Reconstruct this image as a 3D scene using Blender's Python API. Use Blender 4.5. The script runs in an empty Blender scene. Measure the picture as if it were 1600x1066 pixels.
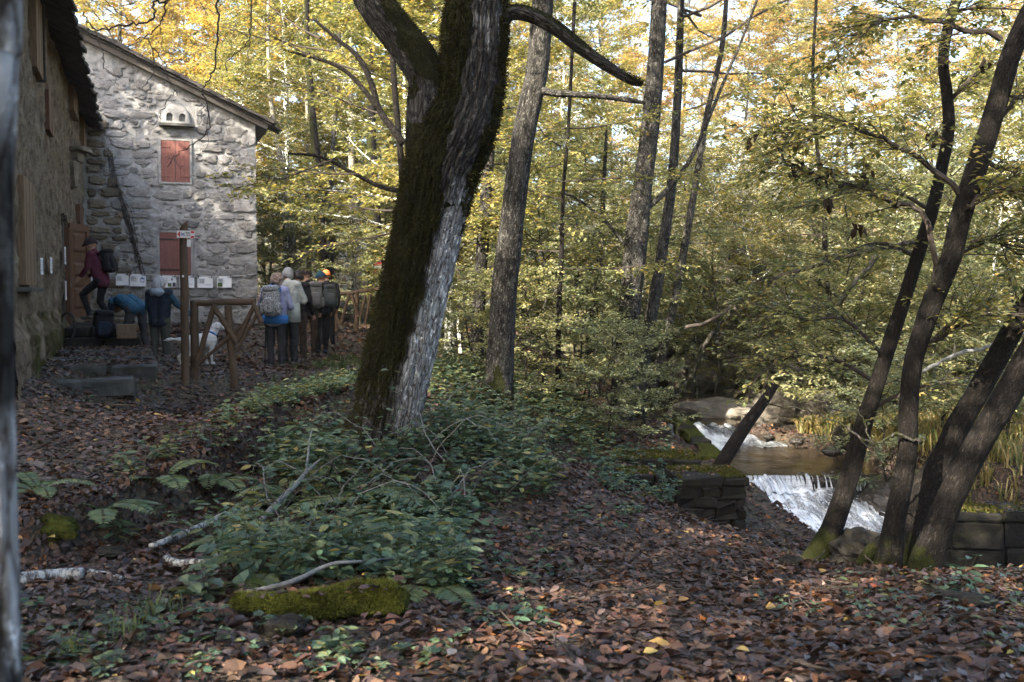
import bpy, math, random
import numpy as np
from mathutils import Vector, Matrix

# ---------------------------------------------------------------- camera, sky, sun, exposure
S = bpy.context.scene
COL = S.collection
F_PX = 1556.0            # 35 mm lens seen on the 1600 px wide photograph
CAM_Z = 1.3
PITCH = math.atan(73.0 / F_PX)
cam_d = bpy.data.cameras.new('camera')
cam = bpy.data.objects.new('camera', cam_d)
COL.objects.link(cam)
cam.location = (0, 0, CAM_Z)
cam.rotation_euler = (math.pi / 2 - PITCH, 0, 0)
cam_d.sensor_width = 36.0
cam_d.lens = 36.0 * F_PX / 1600.0
cam_d.clip_start = 0.05
cam_d.clip_end = 1500
cam_d.dof.use_dof = True
cam_d.dof.focus_distance = 11.0
cam_d.dof.aperture_fstop = 4.0
S.camera = cam

SUN_EL = math.radians(36)
SUN_AZ = math.atan2(-0.63, -0.77)          # clockwise from +Y
W = bpy.data.worlds.new('World')
S.world = W
W.use_nodes = True
wn, wl = W.node_tree.nodes, W.node_tree.links
wn.clear()
w_out = wn.new('ShaderNodeOutputWorld')
w_bg = wn.new('ShaderNodeBackground')
w_sky = wn.new('ShaderNodeTexSky')
w_sky.sky_type = 'NISHITA'
w_sky.sun_disc = False
w_sky.sun_elevation = SUN_EL
w_sky.sun_rotation = SUN_AZ
w_sky.air_density = 1.0
w_sky.dust_density = 4.0
w_sky.ozone_density = 1.2
w_bg.inputs['Strength'].default_value = 0.15
wl.new(w_sky.outputs[0], w_bg.inputs[0])
wl.new(w_bg.outputs[0], w_out.inputs[0])

sun_d = bpy.data.lights.new('sun', 'SUN')
sun_d.energy = 4.5
sun_d.angle = math.radians(0.5)
sun_d.color = (1.0, 0.90, 0.74)
sun = bpy.data.objects.new('sun', sun_d)
COL.objects.link(sun)
_sd = Vector((math.sin(SUN_AZ) * math.cos(SUN_EL), math.cos(SUN_AZ) * math.cos(SUN_EL), math.sin(SUN_EL)))
sun.rotation_euler = (-_sd).to_track_quat('-Z', 'Y').to_euler()

S.view_settings.view_transform = 'Standard'
S.view_settings.look = 'None'
S.view_settings.exposure = 2.5
S.view_settings.gamma = 1.0
S.view_settings.use_curve_mapping = False
S.render.engine = 'CYCLES'
S.cycles.max_bounces = 7
S.cycles.diffuse_bounces = 4
S.cycles.glossy_bounces = 2
S.cycles.transmission_bounces = 5
S.cycles.transparent_max_bounces = 4
S.cycles.use_denoising = True
S.cycles.caustics_reflective = False
S.cycles.caustics_refractive = False

# ---------------------------------------------------------------- helpers
_cp, _sp = math.cos(PITCH), math.sin(PITCH)
def ray(px, py):
    u = (px - 800.0) / F_PX
    v = (533.0 - py) / F_PX
    return np.array([u, _cp + v * _sp, v * _cp - _sp])
def at(px, py, Y):
    """world point at depth Y (metres in front of the lens) seen at this place of the photograph"""
    d = ray(px, py)
    return np.array([0, 0, CAM_Z]) + d * (Y / d[1])

def R(seed):
    return np.random.RandomState(seed)

def _hash(ix, iy, iz, seed):
    h = (ix * 374761393 + iy * 668265263 + iz * 2147483647 + seed * 1274126177) & 0xffffffff
    h = ((h ^ (h >> 13)) * 1274126177) & 0xffffffff
    h = (h ^ (h >> 16)) & 0xffffffff
    return h.astype(np.float64) / 4294967295.0 * 2 - 1
def vn(P, seed=0):
    """smooth value noise in -1..1 on an (n,3) array"""
    P = np.asarray(P, dtype=np.float64)
    I = np.floor(P).astype(np.int64)
    f = P - I
    f = f * f * (3 - 2 * f)
    r = 0
    for dx in (0, 1):
        wx = f[:, 0] if dx else 1 - f[:, 0]
        for dy in (0, 1):
            wy = f[:, 1] if dy else 1 - f[:, 1]
            for dz in (0, 1):
                wz = f[:, 2] if dz else 1 - f[:, 2]
                r = r + wx * wy * wz * _hash(I[:, 0] + dx, I[:, 1] + dy, I[:, 2] + dz, seed)
    return r
def fbm(P, oct=3, seed=0, lac=2.1, gain=0.5):
    r, a, P = 0, 1.0, np.asarray(P, dtype=np.float64)
    for o in range(oct):
        r = r + a * vn(P * lac ** o, seed + o * 17)
        a *= gain
    return r
def nrm(v):
    v = np.asarray(v, dtype=np.float64)
    return v / np.maximum(1e-9, np.linalg.norm(v, axis=-1, keepdims=True))
def sstep(a, b, x):
    t = np.clip((x - a) / (b - a), 0, 1)
    return t * t * (3 - 2 * t)

class MB:
    """collects geometry; build() links it as ONE mesh object"""
    def __init__(s):
        s.v, s.f, s.n, s.tc, s.col, s.mi = [], [], 0, [], [], []
    def add(s, V, faces, tc=None, col=None, mi=0):
        """faces: list of arrays (m,k)"""
        V = np.asarray(V, dtype=np.float64).reshape(-1, 3)
        for fa in faces:
            fa = np.asarray(fa, dtype=np.int64)
            if fa.size == 0:
                continue
            s.f.append(fa + s.n)
            s.mi.append(np.full(len(fa), mi, dtype=np.int32))
        s.v.append(V)
        s.tc.append(V if tc is None else np.asarray(tc, dtype=np.float64).reshape(-1, 3))
        if col is None:
            col = np.tile([0.5, 0.5, 0.5], (len(V), 1))
        col = np.asarray(col, dtype=np.float64)
        if col.ndim == 1:
            col = np.tile(col, (len(V), 1))
        s.col.append(col)
        s.n += len(V)
    def box(s, c, size, M=None, jit=0, rs=None, mi=0, bev=0.0, col=None):
        c = np.asarray(c, float)
        h = np.asarray(size, float) / 2
        if bev > 0:
            b = min(bev, h.min() * 0.9)
            V = []
            for k in range(3):
                for sx in (-1, 1):
                    for sy in (-1, 1):
                        for sz in (-1, 1):
                            sg = np.array([sx, sy, sz])
                            p = sg * (h - b)
                            p[k] = sg[k] * h[k]
                            V.append(p)
            V = np.array(V)
            idx = lambda k, sx, sy, sz: k * 8 + (sx > 0) * 4 + (sy > 0) * 2 + (sz > 0)
            fq, ft = [], []
            for k in range(3):
                o = [a for a in range(3) if a != k]
                for sg in (-1, 1):
                    q = []
                    for a, b2 in ((-1, -1), (1, -1), (1, 1), (-1, 1)):
                        t = [0, 0, 0]; t[k] = sg; t[o[0]] = a; t[o[1]] = b2
                        q.append(idx(k, *t))
                    flip = (sg > 0) != (k != 1)
                    fq.append(q[::-1] if flip else q)
            for k in range(3):           # 12 edges
                o = [a for a in range(3) if a != k]
                for a in (-1, 1):
                    for b2 in (-1, 1):
                        t1 = [0, 0, 0]; t2 = [0, 0, 0]
                        t1[k] = -1; t2[k] = 1
                        for t in (t1, t2):
                            t[o[0]] = a; t[o[1]] = b2
                        fq.append([idx(o[0], *t1), idx(o[0], *t2), idx(o[1], *t2), idx(o[1], *t1)])
            for sx in (-1, 1):
                for sy in (-1, 1):
                    for sz in (-1, 1):
                        ft.append([idx(0, sx, sy, sz), idx(1, sx, sy, sz), idx(2, sx, sy, sz)])
            faces = [fq, ft]
        else:
            V = np.array([[x, y, z] for x in (-1, 1) for y in (-1, 1) for z in (-1, 1)], float) * h
            faces = [[[0, 1, 3, 2], [4, 6, 7, 5], [0, 4, 5, 1], [2, 3, 7, 6], [0, 2, 6, 4], [1, 5, 7, 3]]]
        if jit and rs is not None:
            V = V + rs.uniform(-jit, jit, V.shape)
        if M is not None:
            V = V @ np.asarray(M).T
        s.add(V + c, faces, mi=mi, col=col)
    def tube(s, path, rad, segs=8, cap=True, mi=0, col=None, flat=None, disp=None, ref=None):
        """tapered tube along path; flat=(fx,fy) squashes the ring; disp(tc,theta)->radius factor"""
        P = np.asarray(path, float)
        n = len(P)
        rad = np.asarray(rad, float) * np.ones(n)
        T = np.gradient(P, axis=0)
        T = nrm(T)
        u = np.array([1.0, 0, 0]) if ref is None else np.asarray(ref, float)
        if abs(np.dot(u, T[0])) > 0.95:
            u = np.array([0, 1.0, 0])
        U = np.zeros((n, 3)); Wv = np.zeros((n, 3))
        for i in range(n):
            u = u - T[i] * np.dot(u, T[i])
            u = u / max(1e-9, np.linalg.norm(u))
            U[i] = u
            Wv[i] = np.cross(T[i], u)
        th = np.linspace(0, 2 * math.pi, segs, endpoint=False)
        ln = np.concatenate([[0], np.cumsum(np.linalg.norm(np.diff(P, axis=0), axis=1))])
        c, sn = np.cos(th), np.sin(th)
        rr = np.repeat(rad[:, None], segs, 1)
        rm = max(rad.max(), 1e-4)
        tc = np.stack([np.tile(c * rm, (n, 1)), np.tile(sn * rm, (n, 1)), np.repeat(ln[:, None], segs, 1)], -1)
        if disp is not None:
            rr = rr * disp(tc.reshape(-1, 3), np.tile(th, n)).reshape(n, segs)
        fx, fy = flat if flat else (1, 1)
        V = P[:, None, :] + U[:, None, :] * (c * fx)[None, :, None] * rr[:, :, None] + Wv[:, None, :] * (sn * fy)[None, :, None] * rr[:, :, None]
        V = V.reshape(-1, 3)
        i = np.arange(n - 1)[:, None] * segs
        j = np.arange(segs)[None, :]
        j2 = (j + 1) % segs
        q = np.stack([i + j, i + j2, i + segs + j2, i + segs + j], -1).reshape(-1, 4)
        faces = [q]
        tc = tc.reshape(-1, 3)
        if cap:
            V = np.vstack([V, P[0], P[-1]])
            tc = np.vstack([tc, [0, 0, 0], [0, 0, ln[-1]]])
            a, b = n * segs, n * segs + 1
            jj = np.arange(segs)
            t1 = np.stack([np.full(segs, a), (jj + 1) % segs, jj], -1)
            t2 = np.stack([np.full(segs, b), (n - 1) * segs + jj, (n - 1) * segs + (jj + 1) % segs], -1)
            faces += [t1, t2]
        s.add(V, faces, tc=tc, mi=mi, col=col)
        return V
    def ball(s, c, r, nu=12, nv=8, M=None, mi=0, disp=0, seed=0, fr=2.0, col=None):
        th = np.linspace(0, 2 * math.pi, nu, endpoint=False)
        ph = np.linspace(0, math.pi, nv + 1)[1:-1]
        V = [[0, 0, 1.0]]
        for p in ph:
            for t in th:
                V.append([math.sin(p) * math.cos(t), math.sin(p) * math.sin(t), math.cos(p)])
        V.append([0, 0, -1.0])
        V = np.array(V)
        if disp:
            V = V * (1 + disp * fbm(V * fr + seed * 7.3, 3, seed))[:, None]
        V = V * np.asarray(r, float)
        if M is not None:
            V = V @ np.asarray(M).T
        m = len(ph)
        q, t3 = [], []
        for i in range(m - 1):
            for j in range(nu):
                a = 1 + i * nu + j; b = 1 + i * nu + (j + 1) % nu
                q.append([a, a + nu, b + nu, b])
        last = len(V) - 1
        for j in range(nu):
            t3.append([0, 1 + j, 1 + (j + 1) % nu])
            t3.append([last, 1 + (m - 1) * nu + (j + 1) % nu, 1 + (m - 1) * nu + j])
        s.add(V + np.asarray(c, float), [q, t3], mi=mi, col=col)
    def prism(s, outline, depth, O, X, Y, Z, mi=0, col=None):
        """2D outline (counter-clockwise) put on plane O + x*X + y*Y, extruded by depth along Z (outwards)"""
        o = np.asarray(outline, float)
        n = len(o)
        O, X, Y, Z = [np.asarray(a, float) for a in (O, X, Y, Z)]
        A = O + o[:, :1] * X + o[:, 1:] * Y
        V = np.vstack([A, A + Z * depth])
        j = np.arange(n); k = (j + 1) % n
        s.add(V, [np.stack([j, k, k + n, j + n], -1), [list(range(n - 1, -1, -1))], [list(range(n, 2 * n))]], mi=mi, col=col)
    def build(s, name, mats, parent=None, smooth=False, loc=None, link=True):
        me = bpy.data.meshes.new(name)
        V = np.vstack(s.v) if s.v else np.zeros((0, 3))
        if loc is not None:
            V = V - np.asarray(loc, float)
        counts = np.concatenate([np.full(len(f), f.shape[1]) for f in s.f])
        loops = np.concatenate([f.reshape(-1) for f in s.f])
        me.vertices.add(len(V)); me.vertices.foreach_set('co', V.astype(np.float32).ravel())
        me.loops.add(len(loops)); me.loops.foreach_set('vertex_index', loops.astype(np.int32))
        me.polygons.add(len(counts))
        st = np.concatenate([[0], np.cumsum(counts)[:-1]])
        me.polygons.foreach_set('loop_start', st.astype(np.int32))
        mi = np.concatenate(s.mi)
        me.polygons.foreach_set('material_index', mi.astype(np.int32))
        me.update(calc_edges=True)
        a = me.attributes.new('tc', 'FLOAT_VECTOR', 'POINT')
        a.data.foreach_set('vector', np.vstack(s.tc).astype(np.float32).ravel())
        c = np.vstack(s.col)
        c = np.hstack([c, np.ones((len(c), 1))])
        b = me.attributes.new('col', 'FLOAT_COLOR', 'POINT')
        b.data.foreach_set('color', c.astype(np.float32).ravel())
        for m in (mats if isinstance(mats, (list, tuple)) else [mats]):
            me.materials.append(m)
        me.polygons.foreach_set('use_smooth', np.full(len(counts), bool(smooth)))
        if not link:
            return me
        return obj(name, me, parent, loc)

def obj(name, me, parent=None, loc=None):
    o = bpy.data.objects.new(name, me)
    COL.objects.link(o)
    if loc is not None:
        o.location = Vector(loc)
    if parent is not None:
        o.parent = parent
    return o
def tag(o, label=None, cat=None, group=None, kind=None):
    if label: o['label'] = label
    if cat: o['category'] = cat
    if group: o['group'] = group
    if kind: o['kind'] = kind
    return o
def thing(name, label, cat, loc=(0, 0, 0), rz=0.0, group=None):
    o = bpy.data.objects.new(name, None)
    COL.objects.link(o)
    o.location = Vector(loc)
    o.rotation_euler = (0, 0, rz)
    o.empty_display_size = 0.1
    return tag(o, label, cat, group)
def copy_tree(o, parent=None):
    c = o.copy()
    COL.objects.link(c)
    c.parent = parent
    for ch in list(o.children):
        copy_tree(ch, c)
    return c

# ---------------------------------------------------------------- materials
def newmat(name):
    m = bpy.data.materials.new(name)
    m.use_nodes = True
    nt = m.node_tree
    nt.nodes.clear()
    out = nt.nodes.new('ShaderNodeOutputMaterial')
    bs = nt.nodes.new('ShaderNodeBsdfPrincipled')
    nt.links.new(bs.outputs[0], out.inputs[0])
    return m, nt, bs, out
def nd(nt, t, **kw):
    n = nt.nodes.new(t)
    for k, v in kw.items():
        if k in n.inputs.keys():
            n.inputs[k].default_value = v
        else:
            setattr(n, k, v)
    return n
def coords(nt, kind, scale=(1, 1, 1)):
    if kind == 'tc':
        a = nd(nt, 'ShaderNodeAttribute', attribute_name='tc'); src = a.outputs['Vector']
    elif kind == 'world':
        a = nd(nt, 'ShaderNodeNewGeometry'); src = a.outputs['Position']
    else:
        a = nd(nt, 'ShaderNodeTexCoord'); src = a.outputs['Object']
    mp = nd(nt, 'ShaderNodeMapping')
    mp.inputs['Scale'].default_value = scale
    nt.links.new(src, mp.inputs['Vector'])
    return mp.outputs[0]
def ramp(nt, fac, stops):
    r = nd(nt, 'ShaderNodeValToRGB')
    el = r.color_ramp.elements
    while len(el) < len(stops):
        el.new(0.5)
    for e, (p, c) in zip(el, stops):
        e.position = p
        e.color = (*c, 1)
    nt.links.new(fac, r.inputs[0])
    return r.outputs[0]
def mixc(nt, fac, a, b, mode='MIX'):
    m = nd(nt, 'ShaderNodeMix', data_type='RGBA', blend_type=mode)
    for sck, v in ((m.inputs[0], fac), (m.inputs[6], a), (m.inputs[7], b)):
        if hasattr(v, 'is_output'):
            nt.links.new(v, sck)
        elif isinstance(v, (int, float)):
            sck.default_value = v
        else:
            sck.default_value = (*v, 1)
    return m.outputs[2]
def noise(nt, vec, scale, detail=4, rough=0.6):
    n = nd(nt, 'ShaderNodeTexNoise', Scale=scale, Detail=detail, Roughness=rough)
    nt.links.new(vec, n.inputs['Vector'])
    return n.outputs[0]
def bump(nt, bs, h, strength, dist):
    b = nd(nt, 'ShaderNodeBump', Strength=strength, Distance=dist)
    nt.links.new(h, b.inputs['Height'])
    nt.links.new(b.outputs[0], bs.inputs['Normal'])

def mat_rough(name, stops, scale=6, rough=0.85, kind='obj', stretch=(1, 1, 1), bstr=0.5, bdist=0.02, detail=6, rnd=0.0, fine=None, spec=0.3):
    m, nt, bs, out = newmat(name)
    v = coords(nt, kind, stretch)
    n = noise(nt, v, scale, detail, 0.65)
    c = ramp(nt, n, stops)
    if rnd:
        oi = nd(nt, 'ShaderNodeObjectInfo')
        c = mixc(nt, 1.0, c, ramp(nt, oi.outputs['Random'], [(0, (1 - rnd, 1 - rnd, 1 - rnd)), (0.5, (1, 0.97, 0.93)), (1, (1 + rnd * .5, 1 + rnd * .5, 1 + rnd * .55))]), 'MULTIPLY')
    nt.links.new(c, bs.inputs['Base Color'])
    bs.inputs['Roughness'].default_value = rough
    bs.inputs['Specular IOR Level'].default_value = spec
    h = noise(nt, v, fine or scale * 4, 5, 0.7)
    bump(nt, bs, h, bstr, bdist)
    return m
def mat_plain(name, col, rough=0.7, spec=0.3, nvar=0.12, scale=30, metal=0.0, bstr=0.15, kind='obj', stretch=(1, 1, 1)):
    c = np.array(col, float)
    m = mat_rough(name, [(0.3, tuple(c * (1 - nvar))), (0.7, tuple(np.minimum(1, c * (1 + nvar))))], scale, rough, kind, stretch, bstr, 0.004, 4, spec=spec)
    m.node_tree.nodes['Principled BSDF'].inputs['Metallic'].default_value = metal
    return m
def mat_leaf(name, trans=0.45, rough=0.5, gain=1.0, spec=0.35, sat=1.0):
    """leaf whose own colour comes from the mesh's colour attribute; thin and translucent"""
    m, nt, bs, out = newmat(name)
    a = nd(nt, 'ShaderNodeAttribute', attribute_name='col')
    c = a.outputs['Color']
    oi = nd(nt, 'ShaderNodeObjectInfo')
    c = mixc(nt, 1.0, c, ramp(nt, oi.outputs['Random'], [(0, (0.8 * gain, 0.84 * gain, 0.9 * gain)), (1, (1.15 * gain, 1.05 * gain, 0.95 * gain))]), 'MULTIPLY')
    nt.links.new(c, bs.inputs['Base Color'])
    bs.inputs['Roughness'].default_value = rough
    bs.inputs['Specular IOR Level'].default_value = spec
    if trans > 0:
        t = nd(nt, 'ShaderNodeBsdfTranslucent')
        tc = mixc(nt, 1.0, c, (1.25, 1.2, 0.7), 'MULTIPLY')
        nt.links.new(tc, t.inputs['Color'])
        mx = nd(nt, 'ShaderNodeMixShader')
        mx.inputs[0].default_value = trans
        nt.links.new(bs.outputs[0], mx.inputs[1])
        nt.links.new(t.outputs[0], mx.inputs[2])
        nt.links.new(mx.outputs[0], out.inputs[0])
    return m
def mat_bark(name, light, dark, moss=None, mossamt=0.5, sc=1.0, vert=0.35, bd=0.02, plates=1.0, blotch=0.5):
    """bark of cracked plates with lichen blotches and (moss != None) moss where the mesh's colour attribute says so"""
    m, nt, bs, out = newmat(name)
    L, D = np.array(light), np.array(dark)
    base = coords(nt, 'tc', (1, 1, vert))
    wv = nd(nt, 'ShaderNodeTexNoise', Scale=9 * sc, Detail=3.0)
    nt.links.new(base, wv.inputs['Vector'])
    wm = nd(nt, 'ShaderNodeVectorMath', operation='MULTIPLY_ADD')
    nt.links.new(wv.outputs['Color'], wm.inputs[0]); wm.inputs[1].default_value = (.09, .09, .09); nt.links.new(base, wm.inputs[2])
    vo = nd(nt, 'ShaderNodeTexVoronoi', Scale=20 * sc); vo.feature = 'DISTANCE_TO_EDGE'
    nt.links.new(wm.outputs[0], vo.inputs['Vector'])
    fine = noise(nt, coords(nt, 'tc', (1, 1, .5)), 70 * sc, 5, 0.7)
    ad = nd(nt, 'ShaderNodeMath', operation='MULTIPLY_ADD')
    nt.links.new(fine, ad.inputs[0]); ad.inputs[1].default_value = 0.30; nt.links.new(vo.outputs['Distance'], ad.inputs[2])
    c = ramp(nt, ad.outputs[0], [(0.12, tuple(D * .35)), (0.17, tuple(D)), (0.25, tuple(L))])
    c = mixc(nt, plates, tuple((L + D) / 2), c)
    big = noise(nt, coords(nt, 'tc', (1, 1, 0.6)), 4.0 * sc, 6, 0.72)
    c = mixc(nt, ramp(nt, big, [(0.45, (0, 0, 0)), (0.56, (blotch, blotch, blotch))]), c, tuple(D * 0.7))
    lich = noise(nt, coords(nt, 'tc', (1, 1, 0.8)), 13 * sc, 8, 0.78)
    c = mixc(nt, ramp(nt, lich, [(0.55, (0, 0, 0)), (0.585, (.85, .85, .85))]), c, tuple(np.minimum(1, L * 2.4)))
    hm = None
    if moss is not None:
        a = nd(nt, 'ShaderNodeAttribute', attribute_name='col')
        sep = nd(nt, 'ShaderNodeSeparateColor')
        nt.links.new(a.outputs['Color'], sep.inputs[0])
        mm = noise(nt, coords(nt, 'tc', (1, 1, 0.6)), 11 * sc, 6, 0.8)
        ad2 = nd(nt, 'ShaderNodeMath', operation='ADD'); nt.links.new(sep.outputs[0], ad2.inputs[0]); nt.links.new(mm, ad2.inputs[1])
        msk = ramp(nt, ad2.outputs[0], [(0.98, (0, 0, 0)), (1.10, (1, 1, 1))])
        mc = ramp(nt, noise(nt, coords(nt, 'tc'), 60, 4, 0.7), [(0.35, tuple(np.array(moss) * .4)), (0.7, moss)])
        # albedo gain of pale, wet-bare bark where the attribute's green channel is high
        c = mixc(nt, sep.outputs[1], c, mixc(nt, 1.0, c, (8.5, 9.1, 9.8), 'MULTIPLY'))
        c = mixc(nt, msk, c, mc)
    nt.links.new(c, bs.inputs['Base Color'])
    bs.inputs['Roughness'].default_value = 0.9
    bs.inputs['Specular IOR Level'].default_value = 0.15
    h = mixc(nt, 0.15, ramp(nt, ad.outputs[0], [(0.1, (0, 0, 0)), (0.4, (1, 1, 1))]), fine)
    bump(nt, bs, h, 1.0, bd)
    return m

M = {}
def mat_soil():
    m, nt, bs, out = newmat('soil')
    v = coords(nt, 'world')
    vo = nd(nt, 'ShaderNodeTexVoronoi', Scale=27.0)
    nt.links.new(v, vo.inputs['Vector'])
    sp = nd(nt, 'ShaderNodeSeparateColor'); nt.links.new(vo.outputs['Color'], sp.inputs[0])
    c = ramp(nt, sp.outputs[0], [(0.0, (0.014, 0.010, 0.008)), (0.4, (0.032, 0.021, 0.015)), (0.75, (0.062, 0.040, 0.027)), (0.95, (0.10, 0.065, 0.04))])
    c = mixc(nt, ramp(nt, noise(nt, v, 0.45, 4, 0.6), [(0.45, (0, 0, 0)), (0.65, (0.6, 0.6, 0.6))]), c, (0.045, 0.05, 0.02))
    # the slope beyond the stream is grown over with pale grass
    g_ = nd(nt, 'ShaderNodeNewGeometry'); sx = nd(nt, 'ShaderNodeSeparateXYZ'); nt.links.new(g_.outputs['Position'], sx.inputs[0])
    mr = nd(nt, 'ShaderNodeMapRange'); nt.links.new(sx.outputs['Y'], mr.inputs['Value']); mr.inputs['From Min'].default_value = 24; mr.inputs['From Max'].default_value = 32
    mr.inputs['To Max'].default_value = 0.85
    c = mixc(nt, mr.outputs[0], c, ramp(nt, noise(nt, v, 1.1, 5, .7), [(.35, (.07, .075, .03)), (.6, (.16, .15, .065)), (.8, (.20, .14, .07))]))
    nt.links.new(c, bs.inputs['Base Color'])
    bs.inputs['Roughness'].default_value = 0.8
    bump(nt, bs, vo.outputs['Distance'], 0.8, 0.04)
    return m
M['ground'] = mat_soil()
M['litter'] = mat_leaf('fallen_leaf', 0.06, 0.42, 0.72, 0.35)
M['leaf'] = mat_leaf('tree_leaf', 0.45, 0.5)
M['leaf_far'] = mat_leaf('far_tree_leaf', 0.45, 0.6)
M['herb'] = mat_leaf('herb_leaf', 0.25, 0.45, 1.12, 0.4)
M['bark_hero'] = mat_bark('old_bark', (0.050, 0.048, 0.046), (0.018, 0.015, 0.013), (0.022, 0.022, 0.006), vert=.3, bd=.03, blotch=.4)
M['bark'] = mat_bark('grey_bark', (0.075, 0.072, 0.065), (0.018, 0.016, 0.013), (0.030, 0.034, 0.009), sc=1.3, vert=.6, plates=.7, blotch=.85)
M['bark_dark'] = mat_bark('dark_bark', (0.015, 0.013, 0.0115), (0.008, 0.0065, 0.0055), (0.030, 0.034, 0.008), sc=1.5, vert=.7, plates=.6, bd=.01, blotch=.6)
M['bark_pale'] = mat_bark('pale_bark', (0.42, 0.40, 0.35), (0.16, 0.14, 0.11), (0.08, 0.09, 0.02), sc=1.2, vert=.9, plates=.5, blotch=.5)
M['twig'] = mat_plain('twig_bark', (0.045, 0.036, 0.03), 0.85, nvar=0.4, scale=40)
M['twig_pale'] = mat_plain('pale_twig_bark', (0.15, 0.155, 0.155), 0.7, nvar=0.35, scale=30)
M['moss'] = mat_rough('moss', [(0.3, (0.028, 0.032, 0.006)), (0.7, (0.095, 0.105, 0.022))], 14, 1.0, 'obj', bstr=1.0, bdist=0.03, fine=90, spec=0.1)
M['mossblade'] = mat_leaf('moss_blade', 0.2, 0.8, 1.0, 0.1)
M['stone'] = mat_rough('wall_stone', [(0.25, (0.11, 0.105, 0.10)), (0.5, (0.24, 0.235, 0.23)), (0.75, (0.38, 0.375, 0.365))], 9, 0.9, 'obj', bstr=0.8, bdist=0.02, rnd=0.35)
M['stone_brown'] = mat_rough('brown_wall_stone', [(0.25, (0.07, 0.06, 0.045)), (0.5, (0.16, 0.135, 0.10)), (0.75, (0.25, 0.22, 0.17))], 8, 0.9, 'obj', bstr=0.8, bdist=0.02, rnd=0.35)
M['mortar'] = mat_rough('lime_mortar', [(0.25, (0.15, 0.143, 0.135)), (0.5, (0.30, 0.296, 0.288)), (0.8, (0.45, 0.45, 0.44))], 4, 0.95, 'obj', bstr=0.9, bdist=0.03, fine=35)
M['render'] = mat_rough('old_render', [(0.3, (0.06, 0.041, 0.026)), (0.5, (0.15, 0.113, 0.074)), (0.75, (0.27, 0.225, 0.17))], 3.5, 0.95, 'obj', bstr=1.0, bdist=0.03, fine=28, detail=8)
M['slab'] = mat_rough('roof_slab_stone', [(0.3, (0.028, 0.025, 0.022)), (0.7, (0.11, 0.10, 0.09))], 6, 0.9, 'obj', rnd=0.3)
M['step'] = mat_rough('step_stone', [(0.3, (0.022, 0.021, 0.018)), (0.5, (0.05, 0.05, 0.045)), (0.62, (0.085, 0.088, 0.085)), (0.75, (0.05, 0.055, 0.025))], 5, 0.6, 'obj', rnd=0.2, spec=0.5)
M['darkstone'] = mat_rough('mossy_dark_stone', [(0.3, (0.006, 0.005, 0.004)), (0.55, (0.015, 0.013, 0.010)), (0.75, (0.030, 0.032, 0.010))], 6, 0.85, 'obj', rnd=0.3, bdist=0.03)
M['rock'] = mat_rough('stream_rock', [(0.3, (0.06, 0.052, 0.043)), (0.55, (0.19, 0.17, 0.14)), (0.8, (0.36, 0.34, 0.30))], 2.2, 0.85, 'obj', bstr=1.0, bdist=0.08, fine=9, detail=8)
M['wetrock'] = mat_rough('wet_rock', [(0.3, (0.012, 0.010, 0.009)), (0.7, (0.06, 0.05, 0.04))], 4, 0.3, 'world', bstr=0.9, bdist=0.05, fine=12, spec=0.6)
M['shutter'] = mat_rough('red_shutter_paint', [(0.3, (0.155, 0.060, 0.048)), (0.7, (0.215, 0.092, 0.075))], 14, 0.7, 'obj', bstr=0.25, bdist=0.004)
M['doorwood'] = mat_rough('brown_door_wood', [(0.3, (0.07, 0.032, 0.017)), (0.7, (0.12, 0.056, 0.030))], 7, 0.6, 'obj', (6, 6, 0.6), bstr=0.3, bdist=0.004)
M['oldwood'] = mat_rough('weathered_wood', [(0.3, (0.10, 0.065, 0.038)), (0.7, (0.22, 0.15, 0.09))], 6, 0.85, 'obj', (8, 8, 0.7), bstr=0.4, bdist=0.006)
M['greywood'] = mat_rough('grey_beam_wood', [(0.3, (0.05, 0.043, 0.036)), (0.7, (0.12, 0.108, 0.095))], 8, 0.85, 'obj', (0.7, 8, 8), bstr=0.4, bdist=0.006)
M['pole'] = mat_rough('fence_pole_wood', [(0.3, (0.040, 0.026, 0.017)), (0.55, (0.095, 0.062, 0.040)), (0.85, (0.17, 0.125, 0.085))], 9, 0.75, 'tc', (1, 1, 0.12), bstr=0.4, bdist=0.008)
M['pole_end'] = mat_plain('cut_end_grain', (0.06, 0.04, 0.025), 0.9, nvar=0.5, scale=60)
M['paper'] = mat_plain('white_paper', (0.78, 0.78, 0.80), 0.8, nvar=0.03, scale=20, bstr=0.05)
M['ink'] = mat_plain('grey_ink', (0.16, 0.17, 0.2), 0.8, nvar=0.1)
M['ink_blue'] = mat_plain('blue_ink', (0.04, 0.10, 0.35), 0.7, nvar=0.1)
M['ink_green'] = mat_rough('green_photo_print', [(0.3, (0.03, 0.06, 0.02)), (0.7, (0.14, 0.2, 0.06))], 60, 0.6)
M['ink_dark'] = mat_rough('dark_photo_print', [(0.3, (0.02, 0.025, 0.03)), (0.7, (0.09, 0.1, 0.12))], 60, 0.6)
M['red'] = mat_plain('red_sign_paint', (0.55, 0.03, 0.05), 0.5, nvar=0.08)
M['white'] = mat_plain('white_sign_paint', (0.78, 0.78, 0.78), 0.5, nvar=0.05)
M['iron'] = mat_plain('dark_iron', (0.03, 0.025, 0.022), 0.6, nvar=0.3)
M['dark'] = mat_plain('dark_interior', (0.012, 0.01, 0.009), 0.95, nvar=0.2)
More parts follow.
